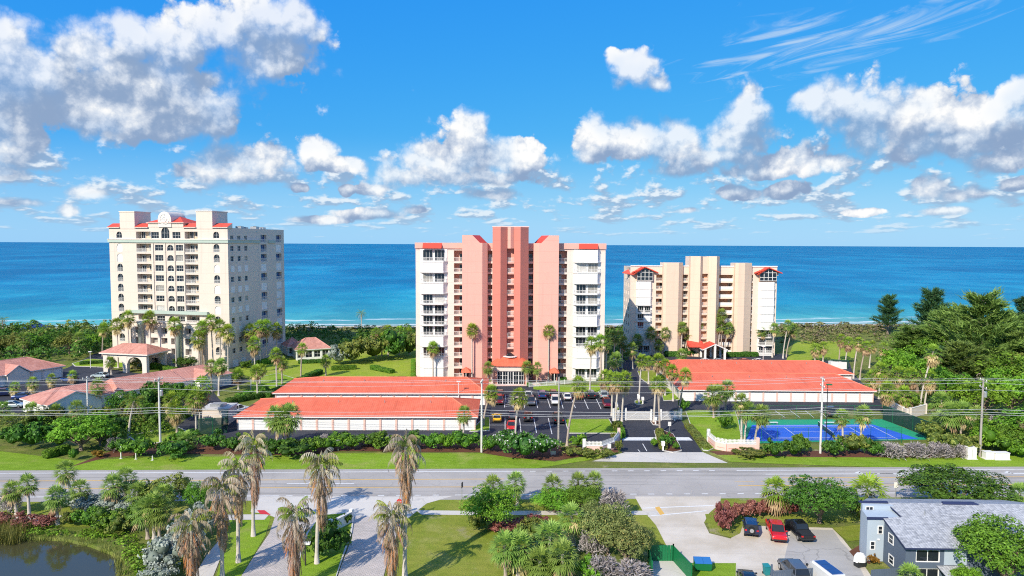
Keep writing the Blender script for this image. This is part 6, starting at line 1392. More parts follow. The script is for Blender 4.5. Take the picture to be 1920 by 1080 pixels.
for i, a in enumerate(((1672,858,60,28), (1716,858,60,28), (1760,858,56,28), (1795,858,40,26))): twig(*a, f'grey bare hedge shrub before the court, {ordinal(i, 4)}', gG)
for i, a in enumerate(((608,836,30,22), (690,834,36,16), (740,832,60,14))): twig(*a, f'grey bare shrub behind the roadside hedge, {ordinal(i, 3)}', gG)
twig(215, 846, 40, 26, 'grey bare shrub left of the tall white pole', gG); twig(20, 962, 50, 50, 'bare shrub at the left edge of the pond verge', gG); twig(1870, 830, 50, 50, 'grey bare shrub behind the white cabinets', gG)
row(shrub, 'leaf_silver', 'right of the pond', 'silver leaved shrub', 'silver shrubs', [(318,1070,90,66), (345,1046,80,60), (300,1090,70,40), (372,1010,60,60)])
row(shrub, 'leaf_silver', 'on the verge by the road', 'grey leaved shrub', 'silver shrubs', [(170,960,60,36), (205,958,60,30), (120,950,46,30), (235,966,40,24)])
row(shrub, 'leaf_mid', 'above the pond bank', 'thick green shrub', gS2, [(165,990,60,40), (200,998,60,40), (240,990,60,44), (225,1000,50,36,'leaf_olive'), (135,985,40,30,'leaf_olive'), (290,988,50,50,'leaf_olive')])
row(tree, 'leaf_olive', 'over the road left of the dying palms', 'olive green tree', gS2, [(318,955,86,66), (370,962,56,56,'leaf_mid'), (280,950,50,52,'leaf_dark')])
row(shrub, 'leaf_red', 'on the sandy pond verge', 'reddish low shrub', gS2, [(10,986,40,22), (45,988,50,24), (85,986,50,22)])
gX = 'greenery around the shell lot'
row(shrub, 'leaf_red', 'by the shell lot', 'red leaved hedge shrub', gX, [(1355,998,42,48), (1372,980,46,40), (1395,972,46,32), (1418,968,46,30), (1440,966,42,28), (1464,966,40,28), (1488,964,44,28)], )
tree('leaf_dark', 1536, 980, 132, 86, 'dark green round tree left of the grey house', gX); tree('leaf_dark', 1792, 962, 195, 84, 'broad dark green tree behind the shingle roof', gX); tree('leaf_mid', 1880, 1100, 175, 122, 'green tree before the right end of the grey house', gX); tree('leaf_bright', 1815, 1110, 60, 50, 'small bright tree at the grey house corner', gX)
shrub('leaf_croton', 1638, 1058, 22, 18, 'orange shrub at the grey house corner', gX); shrub('leaf_red', 1640, 960, 60, 14, 'low red shrubs behind the fan palm by the grey house', gX); shrub('leaf_olive', 1900, 1000, 60, 40, 'olive shrub at the far right behind the roof', gX)
# wood on the right
gO = 'trees of the seaside wood'
def cas(k, px, py, top, w, lab):
    x, y = G(px, py); h = height_to(px, top, y); t = thing('casuarina_tree', lab, 'tree', (x, y, 0), float(rnd(0, 6.28)), gO); cr, tr = CAS[k]; s = h / (13 if k < 2 else 12); sw = w * y / FPX / (7.6 if k < 2 else 6.4)
    put('trunk', tr, t, (0, 0, 0), 0, (sw, sw, s)); put('crown', cr, t, (0, 0, 0), 0, (sw, sw, s))
for a in ((2, 1664, 628, 552, 46, 'dark feathery pine standing alone before the surf'), (3, 1742, 650, 540, 70, 'dark feathery pine left in the wood above the sea line'), (0, 1775, 690, 575, 96, 'pale feathery pine behind the straw palm'), (1, 1836, 715, 548, 130, 'tall pale trunked feathery pine in the middle of the wood'), (0, 1895, 700, 590, 100, 'feathery pine near the right edge of the wood'), (3, 1918, 640, 556, 60, 'dark feathery pine cut by the right edge'),
          (1, 1710, 680, 610, 90, 'loose feathery pine at the left side of the wood'), (0, 1800, 735, 640, 100, 'low feathery pine below the tall pale trunk'), (2, 1760, 730, 650, 70, 'short dark feathery pine in the wood shade'), (1, 1940, 720, 600, 110, 'feathery pine at the very right of the wood')): cas(*a)
row(tree, 'leaf_bright', 'in the wood by the power pole', 'bright green tree', gO, [(1835,790,110,84), (1895,780,110,88), (1870,740,110,80,'leaf_mid'), (1780,760,80,70,'leaf_mid'), (1720,735,90,70), (1680,710,70,56,'leaf_bright'), (1930,840,110,80,'leaf_mid'), (1750,690,90,60,'leaf_mid'), (1920,735,100,80,'leaf_olive'), (1865,832,80,50,'leaf_bright'), (1905,850,70,50,'leaf_mid')])
row(shrub, 'leaf_olive', 'at the foot of the wood', 'leafy shrub', gO, [(1742,825,50,34), (1770,850,60,40), (1810,852,60,40), (1850,845,56,46,'leaf_bright'), (1885,852,60,40,'leaf_mid'), (1912,858,40,30,'leaf_bright'), (1655,720,40,26), (1700,770,50,30,'leaf_mid'), (1790,810,60,40,'leaf_mid')])

# ------------------------------------------------------------------ uncountable cover
def scatter_mass(name, label, cat, mat, spots, per=70, size=0.5):
    """one mass of scrub: many low clumps joined; spots rows of x, y, r, h"""
    lb = [(x, y, h * 0.4, r, r, h * 0.6) for x, y, r, h in spots]; V, F, T_ = leaf_cloud(lb, per, size, 0.5, 0.2); o = put(name, np_mesh(name, V, F, Mt[mat], T_)); return tag(o, label, cat, None, 'stuff')
def fill(poly, n, r, h):
    """random spots inside a photo polygon on the ground"""
    P_ = [Vector(G(*p)) for p in poly]; xs, ys = [p.x for p in P_], [p.y for p in P_]; out = []
    while len(out) < n:
        x, y = float(rnd(min(xs), max(xs))), float(rnd(min(ys), max(ys))); ins = False
        for i in range(len(P_)):
            a, b = P_[i], P_[i-1]
            if (a.y > y) != (b.y > y) and x < (b.x - a.x) * (y - a.y) / (b.y - a.y) + a.x: ins = not ins
        if ins: k = float(rnd(0.7, 1.3)); out.append((x, y, r * k, h * float(rnd(0.7, 1.3))))
    return out
scatter_mass('roadside_thicket', 'mixed green thicket behind the left roadside shrubs', 'thicket', 'leaf_mid', fill([(-40,842), (60,838), (230,838), (330,822), (300,800), (200,780), (60,785), (-40,790)], 95, 1.3, 2.0), 50, 0.36)
scatter_mass('roadside_thicket', 'olive thicket behind the left roadside shrubs', 'thicket', 'leaf_olive', fill([(-40,822), (60,815), (240,812), (330,790), (260,765), (140,785), (-40,790)], 70, 1.3, 2.2), 50, 0.36)
row(tree, 'leaf_olive', 'rising from the left dune thicket', 'rounded dune tree', 'trees in the left dune thicket', [(20,668,44,44), (70,664,50,40,'leaf_mid'), (130,664,44,42), (175,660,40,36,'leaf_bright'), (105,655,40,34,'leaf_dark'), (-20,670,50,46,'leaf_dark')])
cluster('sabal', 'standing in the left dune thicket', 'trees in the left dune thicket', [(150,668,150,632), (45,672,45,634)], 1.3)
dune = [(float(x), shore_y(float(x)) - 13 - float(rnd(0, 26)), float(rnd(1.8, 3.6)), float(rnd(1.0, 2.3))) for x in rnd(-330, 330, 420)]
scatter_mass('dune_scrub', 'low grey green scrub along the dune before the sea', 'scrub', 'scrub', dune, 16, 0.8)
scatter_mass('dune_thicket', 'dense dark green thicket behind the left buildings', 'thicket', 'leaf_dark', fill([(-120,694), (0,688), (120,680), (205,662), (205,628), (0,625), (-120,628)], 150, 3.0, 4.6), 14, 0.7)
scatter_mass('dune_thicket', 'olive scrub thicket behind the left buildings', 'thicket', 'leaf_olive', fill([(-120,650), (0,650), (205,640), (205,622), (0,620), (-120,622)], 70, 3.0, 4.6), 12, 0.8)
scatter_mass('dune_thicket', 'dark green thicket between the cream and pink towers', 'thicket', 'leaf_dark', fill([(535,648), (610,650), (640,672), (782,668), (782,625), (640,622), (535,624)], 80, 2.8, 3.6), 16, 0.6)
scatter_mass('dune_thicket', 'brown and olive scrub right of the tan tower', 'thicket', 'scrub', fill([(1460,650), (1660,640), (1660,612), (1460,614)], 90, 2.6, 2.2), 16, 0.7)
scatter_mass('dune_thicket', 'dark undergrowth between the pink and tan towers', 'thicket', 'leaf_dark', fill([(1136,690), (1175,690), (1175,625), (1136,625)], 20, 2.4, 3.4), 20, 0.6)
scatter_mass('wood_undergrowth', 'green undergrowth filling the seaside wood', 'undergrowth', 'leaf_mid', fill([(1640,700), (1720,720), (1760,800), (1840,850), (2400,850), (2400,635), (1700,630)], 330, 2.8, 3.8), 14, 0.7)
scatter_mass('groundcover', 'bright groundcover on the pond bank', 'groundcover', 'leaf_bright', fill([(60,1005), (130,1004), (200,1015), (240,1040), (255,1100), (290,1100), (270,1030), (240,1005), (140,995), (60,996)], 90, 0.8, 0.5), 60, 0.3)
def reeds(name, lab, spots, h):
    V, F, T_ = [], [], []
    for x, y in spots:
        for j in range(26):
            a = float(rnd(0, 6.28)); l = h * float(rnd(0.6, 1.2)); b = np.array([x + float(rnd(-.5, .5)), y + float(rnd(-.5, .5)), -0.3]); s = np.array([-math.sin(a), math.cos(a), 0]) * 0.03; e = b + np.array([math.cos(a) * 0.4 * l, math.sin(a) * 0.4 * l, l]); k = len(V); V += [b - s, b + s, e]; F.append((k, k+1, k+2)); T_.append(float(rnd(0, 1)))
    tag(put(name, np_mesh(name, V, F, Mt['reed'], T_)), lab, 'reeds', None, 'stuff')
reeds('reeds', 'tall yellow green reeds on the left pond bank', [(x, y) for x, y, _, _ in fill([(-60,1022), (30,1018), (52,1000), (40,985), (-60,985)], 60, 1, 1)], 1.9)
reeds('reeds', 'fringe of grass along the pond rim', [(p[0] + float(rnd(-.8, .8)), p[1] + float(rnd(-.6, .8))) for p in [tuple(Vector(pond_edge[i]).lerp(Vector(pond_edge[i+1]), t)) for i in range(8) for t in np.linspace(0, 1, 9)]], 0.7)

# ------------------------------------------------------------------ vehicles
def carpaint(name, col, rough=0.25):
    m, t = newmat(name); t.put(t.b.inputs['Base Color'], (*col, 1)); t.b.inputs['Roughness'].default_value = rough; t.b.inputs['Metallic'].default_value = 0.15
    t.b.inputs['Coat Weight'].default_value = 0.6; t.b.inputs['Coat Roughness'].default_value = 0.08
    bn = t.node('ShaderNodeBump', {'Height': t.noise(pos(t), 2.0, 2), 'Strength': 0.02}); t.l.new(bn.outputs[0], t.b.inputs['Normal']); return m
for n_, c_ in (('black', (0.012, 0.012, 0.014)), ('white', (0.78, 0.78, 0.77)), ('red', (0.50, 0.012, 0.015)), ('bright_red', (0.68, 0.015, 0.015)), ('dark_red', (0.20, 0.010, 0.018)), ('blue', (0.02, 0.055, 0.20)), ('grey', (0.10, 0.115, 0.14)), ('silver', (0.42, 0.50, 0.52)), ('yellow', (0.80, 0.50, 0.02)), ('navy', (0.01, 0.018, 0.07))): carpaint('car_' + n_, c_)
KINDS = {   # length stations: x, half width, bottom, top; cabin stations: x, half width at belt, half width at roof, belt, roof
    'sedan': dict(b=[(-2.3,.74,.45,.78),(-2.2,.86,.30,.93),(-1.5,.90,.24,.98),(0,.90,.22,.95),(1.2,.90,.24,.92),(2.0,.86,.28,.80),(2.3,.70,.42,.64)], c=[(-1.85,.78,.60,.95,.97),(-1.05,.80,.62,.94,1.40),(0.1,.80,.63,.93,1.44),(1.15,.78,.60,.90,.93)], rf=(-1.1, 0.15, .64, 1.43), w=(-1.42, 1.42, .33)),
    'suv': dict(b=[(-2.35,.78,.50,1.0),(-2.28,.90,.38,1.10),(-1.5,.95,.30,1.12),(0,.95,.28,1.10),(1.1,.95,.30,1.07),(2.1,.90,.34,.98),(2.38,.76,.48,.80)], c=[(-2.25,.82,.70,1.08,1.16),(-1.95,.84,.70,1.08,1.68),(0.2,.84,.72,1.07,1.76),(1.15,.82,.66,1.05,1.10)], rf=(-2.0, 0.3, .72, 1.75), w=(-1.45, 1.48, .38)),
    'pickup': dict(b=[(-2.85,.86,.55,1.05),(-2.8,.96,.45,1.10),(-1.2,.98,.38,1.12),(0,.98,.36,1.12),(1.5,.98,.38,1.12),(2.6,.95,.40,1.08),(2.9,.84,.50,.85)], c=[(-1.0,.86,.74,1.10,1.20),(-0.75,.88,.76,1.10,1.80),(0.75,.88,.76,1.10,1.86),(1.55,.86,.70,1.10,1.15)], rf=(-0.75, 0.8, .77, 1.85), w=(-1.85, 1.85, .42)),
    'jeep': dict(b=[(-2.1,.80,.60,1.15),(-2.05,.88,.50,1.20),(-1.0,.90,.45,1.20),(0.5,.90,.45,1.20),(0.9,.80,.48,1.18),(1.95,.72,.55,1.10),(2.05,.66,.65,1.0)], c=[(-2.05,.82,.74,1.18,1.76),(-1.95,.84,.76,1.18,1.84),(0.35,.84,.76,1.18,1.84),(0.75,.82,.72,1.18,1.22)], rf=(-2.02, 0.42, .78, 1.84), w=(-1.35, 1.3, .42)),
}
def car_meshes(kind, colr):
    def f():
        K = KINDS[kind]; P = Mt['car_' + colr]; out = {}
        ring = lambda x, w, zb, zt: [(x, -w*.90, zb), (x, -w, zb + .14), (x, -w, zt - .16), (x, -w*.9, zt), (x, w*.9, zt), (x, w, zt - .16), (x, w, zb + .14), (x, w*.90, zb)]
        out['body'] = MB().loft([ring(*s) for s in K['b']]).mesh('body', P)
        out['glass'] = MB().loft([[(x, -wb, zb), (x, -wt, zt), (x, wt, zt), (x, wb, zb)] for x, wb, wt, zb, zt in K['c']]).mesh('window', Mt['glass_car'])
        x0, x1, w, z = K['rf']; m = MB(); m.loft([[(x0, -w*.96, z - .04), (x0, -w*.8, z + .02), (x0, w*.8, z + .02), (x0, w*.96, z - .04)], [(x0*.5 + x1*.5, -w, z - .03), (x0*.5+x1*.5, -w*.85, z + .05), (x0*.5+x1*.5, w*.85, z + .05), (x0*.5+x1*.5, w, z - .03)], [(x1, -w*.96, z - .04), (x1, -w*.8, z + .02), (x1, w*.8, z + .02), (x1, w*.96, z - .04)]])
        for sg in (-1, 1):
            for s, e in ((K['c'][0], K['c'][1]), (K['c'][-1], K['c'][-2])): m.tube([(s[0], sg * s[1], s[3]), (e[0], sg * (e[2] + .01), e[4] - .02)], .045, 4)
            xm = (x0 + x1) / 2; m.tube([(xm, sg * (K['c'][1][1] + .0), K['c'][1][3]), (xm, sg * (w - .02), z - .03)], .05, 4)
        out['roof'] = m.mesh('roof', P)
        r = K['w'][2]; t = MB(); n = 14
        def cyl(m, r, y0, y1): m.loft([[(r*math.cos(2*math.pi*i/n), y0, r*math.sin(2*math.pi*i/n)) for i in range(n)], [(r*math.cos(2*math.pi*i/n), y1, r*math.sin(2*math.pi*i/n)) for i in range(n)]])
        cyl(t, r, -.11, .11); out['wheel'] = t.mesh('wheel', Mt['rubber']); t = MB(); cyl(t, r*.62, -.125, .125); out['rim'] = t.mesh('rim', Mt['chrome'])
        out['head'] = MB().box(-.10, .03, -.16, .16, -.07, .07).mesh('headlight', Mt['lamp_clear']); out['tail'] = MB().box(-.03, .10, -.13, .13, -.09, .09).mesh('taillight', Mt['lamp_red'])
        out['bump'] = MB().box(-.06, .06, -K['b'][3][1]*.86, K['b'][3][1]*.86, -.09, .09).mesh('bumper', Mt['dark_metal'])
        out['mirror'] = MB().box(-.08, .06, -.10, .10, -.07, .07).mesh('mirror', P)
        return out
    return cached(('car', kind, colr), f)
def car(kind, colr, x, y, rz, label, group, z=0.0, sc=None):
    M_ = car_meshes(kind, colr); K = KINDS[kind]; t = thing({'sedan': 'parked_car', 'suv': 'parked_car', 'pickup': 'pickup_truck', 'jeep': 'off_road_car'}[kind], label, 'truck' if kind == 'pickup' else 'car', (x, y, z), rz, group, sc)
    put('body', M_['body'], t); put('window', M_['glass'], t); put('roof', M_['roof'], t); r = K['w'][2]; w = K['b'][3][1]
    for wx in K['w'][:2]:
        for sg in (-1, 1): q = put('wheel', M_['wheel'], t, (wx, sg * (w - .10), r)); put('rim', M_['rim'], q)
    f, b_ = K['b'][-1], K['b'][0]
    for sg in (-1, 1):
        put('headlight', M_['head'], t, (K['b'][-2][0] + .16, sg * f[1] * .85, f[3] + .02)); put('taillight', M_['tail'], t, (b_[0] + .02, sg * b_[1] * .92, b_[3] - .08)); put('mirror', M_['mirror'], t, (K['c'][-1][0] - .25, sg * (w + .08), K['c'][-1][3] + .08))
    put('bumper', M_['bump'], t, (f[0] - .02, 0, f[2] + .06)); put('bumper', M_['bump'], t, (b_[0] + .02, 0, b_[2] + .04))
    if kind == 'pickup':
        MB().box(-2.72, -1.1, -.80, .80, 1.06, 1.135).build('cargo_bed', Mt['dark_metal'], t)
    if kind == 'jeep':
        q = put('spare_wheel', M_['wheel'], t, (-2.2, 0, 1.1), math.pi / 2); put('rim', M_['rim'], q)
    return t
gP = 'cars parked before the pink tower'; N_ = R(90); S_ = R(-90)
for px, py, k, c, d, lab in (
    (938,744,'suv','black',N_,'black car at the left end of the far parking row'), (936,756,'suv','dark_red',S_,'dark red car left of the hatched bay'), (969,757,'sedan','white',S_,'white car just right of the hatched bay behind the palm'),
    (991,744,'sedan','white',N_,'white car in the far row left of the blue car'), (995,758,'suv','grey',S_,'grey blue car nose to tail with the white far row car'), (1016,745,'suv','blue',N_,'dark blue car in the far row'),
    (1037,744,'suv','black',N_,'black car behind the white car at the dark pole'), (1041,757,'suv','white',S_,'white car beside the dark pole'), (1063,748,'sedan','white',N_,'white car between dark pole and red car'),
    (1085,746,'suv','red',N_,'red car in the far parking row'), (1107,745,'suv','black',N_,'black car right of the red far row car'), (1131,745,'suv','silver',N_,'pale silver car at the right end of the far row'), (1138,762,'suv','dark_red',S_,'dark red car nearest the gate palms'),
    (932,788,'sedan','yellow',N_,'yellow car in the near parking row'), (960,783,'sedan','grey',N_,'dark grey car behind the bright red car'), (959,804,'sedan','bright_red',S_,'bright red car nearest the roadside hedge'),
    (990,788,'jeep','black',N_,'black boxy car in the near parking row'), (1046,790,'pickup','black',N_,'black pickup beside the grass island')): car(k, c, *G(px, py), d + R(float(rnd(-2, 2))), lab, gP)
gQ = 'cars by the other buildings'
for px, py, k, c, d, lab in ((188,708,'sedan','silver',R(170),'pale blue car under the porte-cochere palms'), (130,716,'suv','blue',R(160),'blue car on the inner drive beside the tiled garage'), (25,764,'sedan','silver',R(10),'pale car beside the white gable end'), (9,742,'suv','navy',R(20),'dark blue car at the left edge'), (45,748,'sedan','blue',R(15),'blue car right of the dark one at the left edge'),
    (1325,681,'sedan','white',R(0),'white car before the portico, left of the dark car'), (1380,681,'sedan','black',R(0),'dark car between white and red by the tan tower'), (1398,681,'sedan','red',R(0),'red car before the tan tower'), (1419,681,'sedan','white',R(180),'white car right of the red one by the tan tower'), (1344,681,'sedan','silver',R(180),'silver car just right of the portico car'),
    (1556,778,'pickup','grey',R(80),'dark pickup behind the tennis court'), (443,775,'pickup','white',R(60),'white pickup left of the front garage')): car(k, c, *G(px, py), d, lab, gQ)
gJ = 'vehicles on the shell lot'
car('jeep', 'navy', *G(1407, 998), R(75), 'dark blue boxy car with spare wheel on the shell lot', gJ, 0.02, 0.93)
car('pickup', 'bright_red', *G(1455, 1004), R(-101), 'bright red pickup on the shell lot', gJ, 0.02, 0.93)
bp = car('pickup', 'black', *G(1498, 1003), R(91), 'black pickup with open door right of the red one', gJ, 0.02, 0.93); q = MB().box(0, 1.1, -.04, .04, .5, 1.25).build('door', Mt['car_black'], bp, (0.75, 1.0, 0), R(125)); MB().box(.1, .9, -.03, .03, 1.26, 1.7).build('door_glass', Mt['glass_car'], q)
car('suv', 'grey', *G(1488, 1080), R(92), 'grey car at the bottom beside the camper', gJ, 0.02)
car('sedan', 'black', *G(1402, 1098), R(80), 'black car roof at the bottom edge', gJ, 0.02)
def camper():
    x, y = G(1546, 1096); t = thing('camper_van', 'white camper with dark solar panels on its roof', 'van', (x, y, 0.02), R(100), gJ, 0.82)
    m = MB(); rg = lambda x, w, zb, zt: [(x, -w*.94, zb), (x, -w, zb + .2), (x, -w, zt - .25), (x, -w*.86, zt), (x, w*.86, zt), (x, w, zt - .25), (x, w, zb + .2), (x, w*.94, zb)]
    m.loft([rg(-2.9,.95,.5,2.5), rg(-2.8,1.0,.4,2.6), rg(1.4,1.0,.4,2.6), rg(1.9,.98,.4,2.3), rg(2.5,.95,.4,1.3), rg(3.1,.85,.45,1.05)]); m.build('body', Mt['car_white'], t)
    MB().face([(1.95,-.8,2.2),(1.95,.8,2.2),(2.48,.82,1.36),(2.48,-.82,1.36)]).build('windscreen', Mt['glass_car'], t, (.03, 0, .02))
    for i in range(3): MB().box(-2.6 + i*1.3, -1.4 + i*1.3, -.75, .75, 2.61, 2.67).build('solar_panel', Mt['glass_blue'], t)
    for wx in (-1.9, 2.0):
        for sg in (-1, 1): q = put('wheel', car_meshes('pickup', 'black')['wheel'], t, (wx, sg * .92, .42)); put('rim', car_meshes('pickup', 'black')['rim'], q)
    for sg in (-1, 1): MB().box(2.2, 2.4, sg*1.05 - .1, sg*1.05 + .1, 1.5, 1.8).build('mirror', Mt['dark_metal'], t); put('headlight', car_meshes('pickup', 'black')['head'], t, (3.1, sg * .62, .85))
camper()

# ------------------------------------------------------------------ poles and wires
gU = 'utility poles along the road'
POLES = {}
def pole(key, px, py, top, mat, label, arms=1, transformer=False):
    x, y = G(px, py); h = height_to(px, top, y); t = thing('utility_pole', label, 'pole', (x, y, 0), 0, gU)
    MB().tube([(0, 0, 0), (0, 0, h * .5), (0, 0, h)], [.20, .17, .13], 10).build('pole', Mt[mat], t)
    for k in range(arms):
        z = h - .35 - k * 1.2; a = MB().box(-1.1, 1.1, -.06, .06, z - .07, z + .07).build('crossarm', Mt['wood_pole'], t, (0, 0.0, 0), R(82))
        for u in (-1.0, 0.25, 1.0): MB().lathe([(.05, z + .07), (.08, z + .16), (.05, z + .25), (.07, z + .33)], 8, u, 0).build('insulator', Mt['white'], a)
    if transformer: MB().lathe([(.26, h - 3.2), (.28, h - 3.1), (.28, h - 2.3), (.2, h - 2.15)], 12, .42, 0).build('transformer', Mt['steel'], t)
    for k in range(2): MB().box(-.22, .22, -.03, .03, -.05, .05).build('bracket', Mt['steel'], t, (0, -.16, h * .55 - k * .5))
    POLES[key] = (x, y, h)
pole('a', 166, 800, 706, 'concrete_pole', 'white power pole rising among the left shrubs', 1); pole('b', 301, 842, 708, 'concrete_pole', 'tall white power pole left of the garages', 1, True)
pole('c', 903, 848, 712, 'concrete_pole', 'pale power pole left of the blossoming shrubs', 1); pole('d', 1047, 838, 707, 'wood_pole', 'dark green lamp pole right of the blossoming shrubs', 0)
pole('e', 1538, 850, 708, 'concrete_pole', 'pale power pole before the tennis court', 2); pole('f', 1837, 856, 710, 'wood_pole', 'weathered power pole before the wood', 2, True)
pole('z', -330, 842, 708, 'concrete_pole', 'power pole beyond the left edge', 1) if False else POLES.__setitem__('z', (-118.0, 118.2, 12.4)); POLES['y'] = (140.0, 120.5, 12.8)
def wires():
    seq = ['z', 'b', 'c', 'e', 'f', 'y']; lv = [(-.9, 0.0), (.1, 0.1), (.9, -.85), (0.0, -1.9), (-.16, -5.2), (-.18, -5.7), (-.16, -6.1)]
    for i in range(len(seq) - 1):
        A, B = POLES[seq[i]], POLES[seq[i+1]]
        for j, (dy_, dz_) in enumerate(lv):
            L = math.hypot(B[0]-A[0], B[1]-A[1]); sag = 0.012 * L * (0.8 + 0.1 * (j % 3)); n = 14; pts = []
            for k in range(n + 1): f = k / n; pts.append((A[0] + (B[0]-A[0])*f, A[1] + (B[1]-A[1])*f + dy_, (A[2] + (B[2]-A[2])*f) + dz_ - sag * 4 * f * (1 - f)))
            o = MB().tube(pts, .022 if j < 4 else .03, 4).build('power_line', Mt['wire']); tag(o, f'overhead cable {["topmost", "second", "third", "fourth", "fifth", "sixth", "lowest"][j]} of seven, {["left edge to the tall white pole", "tall white pole to the parking lot pole", "parking lot pole to the tennis court pole", "tennis court pole to the wood pole", "wood pole to the right edge"][i]}', 'cable', 'overhead cables along the road')
    A, B = POLES['a'], POLES['b']; o = MB().tube([(A[0]+(B[0]-A[0])*f, A[1]+(B[1]-A[1])*f, A[2]+(B[2]-A[2])*f-.4-2*f*(1-f)) for f in np.linspace(0,1,8)], .022, 4).build('power_line', Mt['wire']); tag(o, 'cable linking the shrub pole to the tall white pole', 'cable', 'overhead cables along the road')
wires()
def lamp_post(px, py, top, label, arm=0.0, mat='dark_metal', head='white'):
    x, y = G(px, py); h = height_to(px, top, y); t = thing('lamp_post', label, 'lamp post', (x, y, 0), 0, 'lamp posts'); MB().tube([(0,0,0),(0,0,h*.6),(0,0,h)], [.09,.07,.06], 8).build('post', Mt[mat], t)
    if arm: MB().tube([(0,0,h-.05),(arm,0,h+.1)], .04, 6).build('arm', Mt[mat], t)
    MB().prism([(arm-.45,-.25),(arm+.45,-.25),(arm+.45,.25),(arm-.45,.25)], h, h+.18).build('lamp_head', Mt[head], t)
lamp_post(1548, 842, 722, 'court light with dark green head beside the tennis net', .25, 'dark_metal', 'green_paint'); lamp_post(573, 1062, 1020, 'short black lamp post with pale head on the paver island', .1, 'dark_metal', 'white'); lamp_post(1430, 700, 650, 'white lamp post before the tan tower', 0, 'white', 'white'); lamp_post(170, 690, 660, 'white lamp post on the oval drive island', 0, 'white', 'white'); lamp_post(860, 760, 716, 'white lamp post behind the front garage roof', 0, 'white', 'white')

# ------------------------------------------------------------------ gates, walls, fences
def picket(length, h, gap=.16, w=.07):
    m = MB(); n = int(length / gap); m.box(0, length, -.03, .03, .16, .26); m.box(0, length, -.03, .03, h - .32, h - .22)
    for i in range(n + 1): x = length * i / n; m.box(x - w/2, x + w/2, -.045, -.031, .04, h * (1 + .0 * (i % 2)))
    return m
def picket_gate(a, b, h, label, dip=0.0):
    p, q = Vector(G(*a)), Vector(G(*b)); L = (q - p).length; t = thing('entrance_gate', label, 'gate', (*p, 0), math.atan2(q.y-p.y, q.x-p.x), 'white gates across the drive')
    o = picket(L, h, .2, .10).build('pickets', Mt['white'], t); o['kind'] = 'stuff'
    for x in (0, L): MB().box(x-.16, x+.16, -.16, .16, 0, h+.35).build('gate_post', Mt['white'], t); 
    m = MB(); m.tube([(0.1, -.06, .3), (L/2, -.06, h*.9), (L-.1, -.06, .3)], .035, 4); m.build('brace', Mt['white'], t)
picket_gate((1150,789), (1173,788), 2.2, 'white picket fence panel left of the drive gates'); picket_gate((1173,788), (1221,788), 1.9, 'left white picket gate leaf of the entrance drive'); picket_gate((1239,788), (1277,787), 1.9, 'right white picket gate leaf of the entrance drive')
def sign_wall(pts, label):
    """pink rendered entrance wall with white pickets on top"""
    W_ = [Vector(G(*p)) for p in pts]; t = thing('entrance_wall', label, 'wall', (*W_[0], 0), 0, 'entrance walls'); o0 = W_[0]
    for i in range(len(W_) - 1):
        p, q = W_[i] - o0, W_[i+1] - o0; L = (q - p).length; a = math.atan2(q.y-p.y, q.x-p.x)
        w = MB().box(0, L, -.16, .16, 0, 1.3).build('wall', Mt['pink_pale'], t, (p.x, p.y, 0), a); MB().box(0, L, -.2, .2, 1.302, 1.42).build('coping', Mt['white'], w); MB().box(.3, L-.3, -.2, -.162, .5, .62).build('stripe', Mt['pink'], w)
        f = picket(L, .75, .22, .11).build('pickets', Mt['white'], w, (0, 0, 1.42)); f['kind'] = 'stuff'
    for k in (0, -1): MB().box(-.25,.25,-.25,.25,0,2.5).build('end_pier', Mt['pink_pale' if k else 'white'], t, ((W_[k]-o0).x, (W_[k]-o0).y, 0))
sign_wall([(1095,850), (1128,850), (1150,842), (1160,828)], 'pink entrance wall with white pickets left of the drive'); sign_wall([(1328,830), (1342,842), (1362,846), (1420,847)], 'pink entrance wall with white pickets right of the drive')
m = MB().lathe([(.42, 0), (.42, .06)], 20); o = m.build('wall_plaque', Mt['dark_metal'], None, (*G(1149, 846.5), 1.0)); o.rotation_euler = (R(90), 0, R(0)); tag(o, 'small dark round plaque on the left entrance wall', 'plaque')
def rail_fence(a, b, h, label, mat='white'):
    p, q = Vector(G(*a)), Vector(G(*b)); L = (q-p).length; t = thing('railing_fence', label, 'fence', (*p, 0), math.atan2(q.y-p.y, q.x-p.x)); o = picket(L, h, .25, .09).build('pickets', Mt[mat], t); o['kind'] = 'stuff'
    for i in range(int(L/2.5)+1): MB().box(-.07,.07,-.07,.07,0,h+.1).build('post', Mt[mat], t, (min(L, i*2.5), 0, 0))
rail_fence((992,726), (1074,719), 1.1, 'white railing before the pink tower right bay')
def mesh_screen(name, dens):
    m, t = newmat(name); t.put(t.b.inputs['Base Color'], (0.008, 0.045, 0.035, 1)); t.b.inputs['Roughness'].default_value = 0.8
    tr = t.node('ShaderNodeBsdfTransparent'); mx = t.node('ShaderNodeMixShader', {0: dens}); t.l.new(tr.outputs[0], mx.inputs[1]); t.l.new(t.b.outputs[0], mx.inputs[2]); t.l.new(mx.outputs[0], t.out.inputs[0])
mesh_screen('windscreen_mesh', 0.86); mesh_screen('chain_mesh', 0.07); mesh_screen('green_mesh', 0.62)
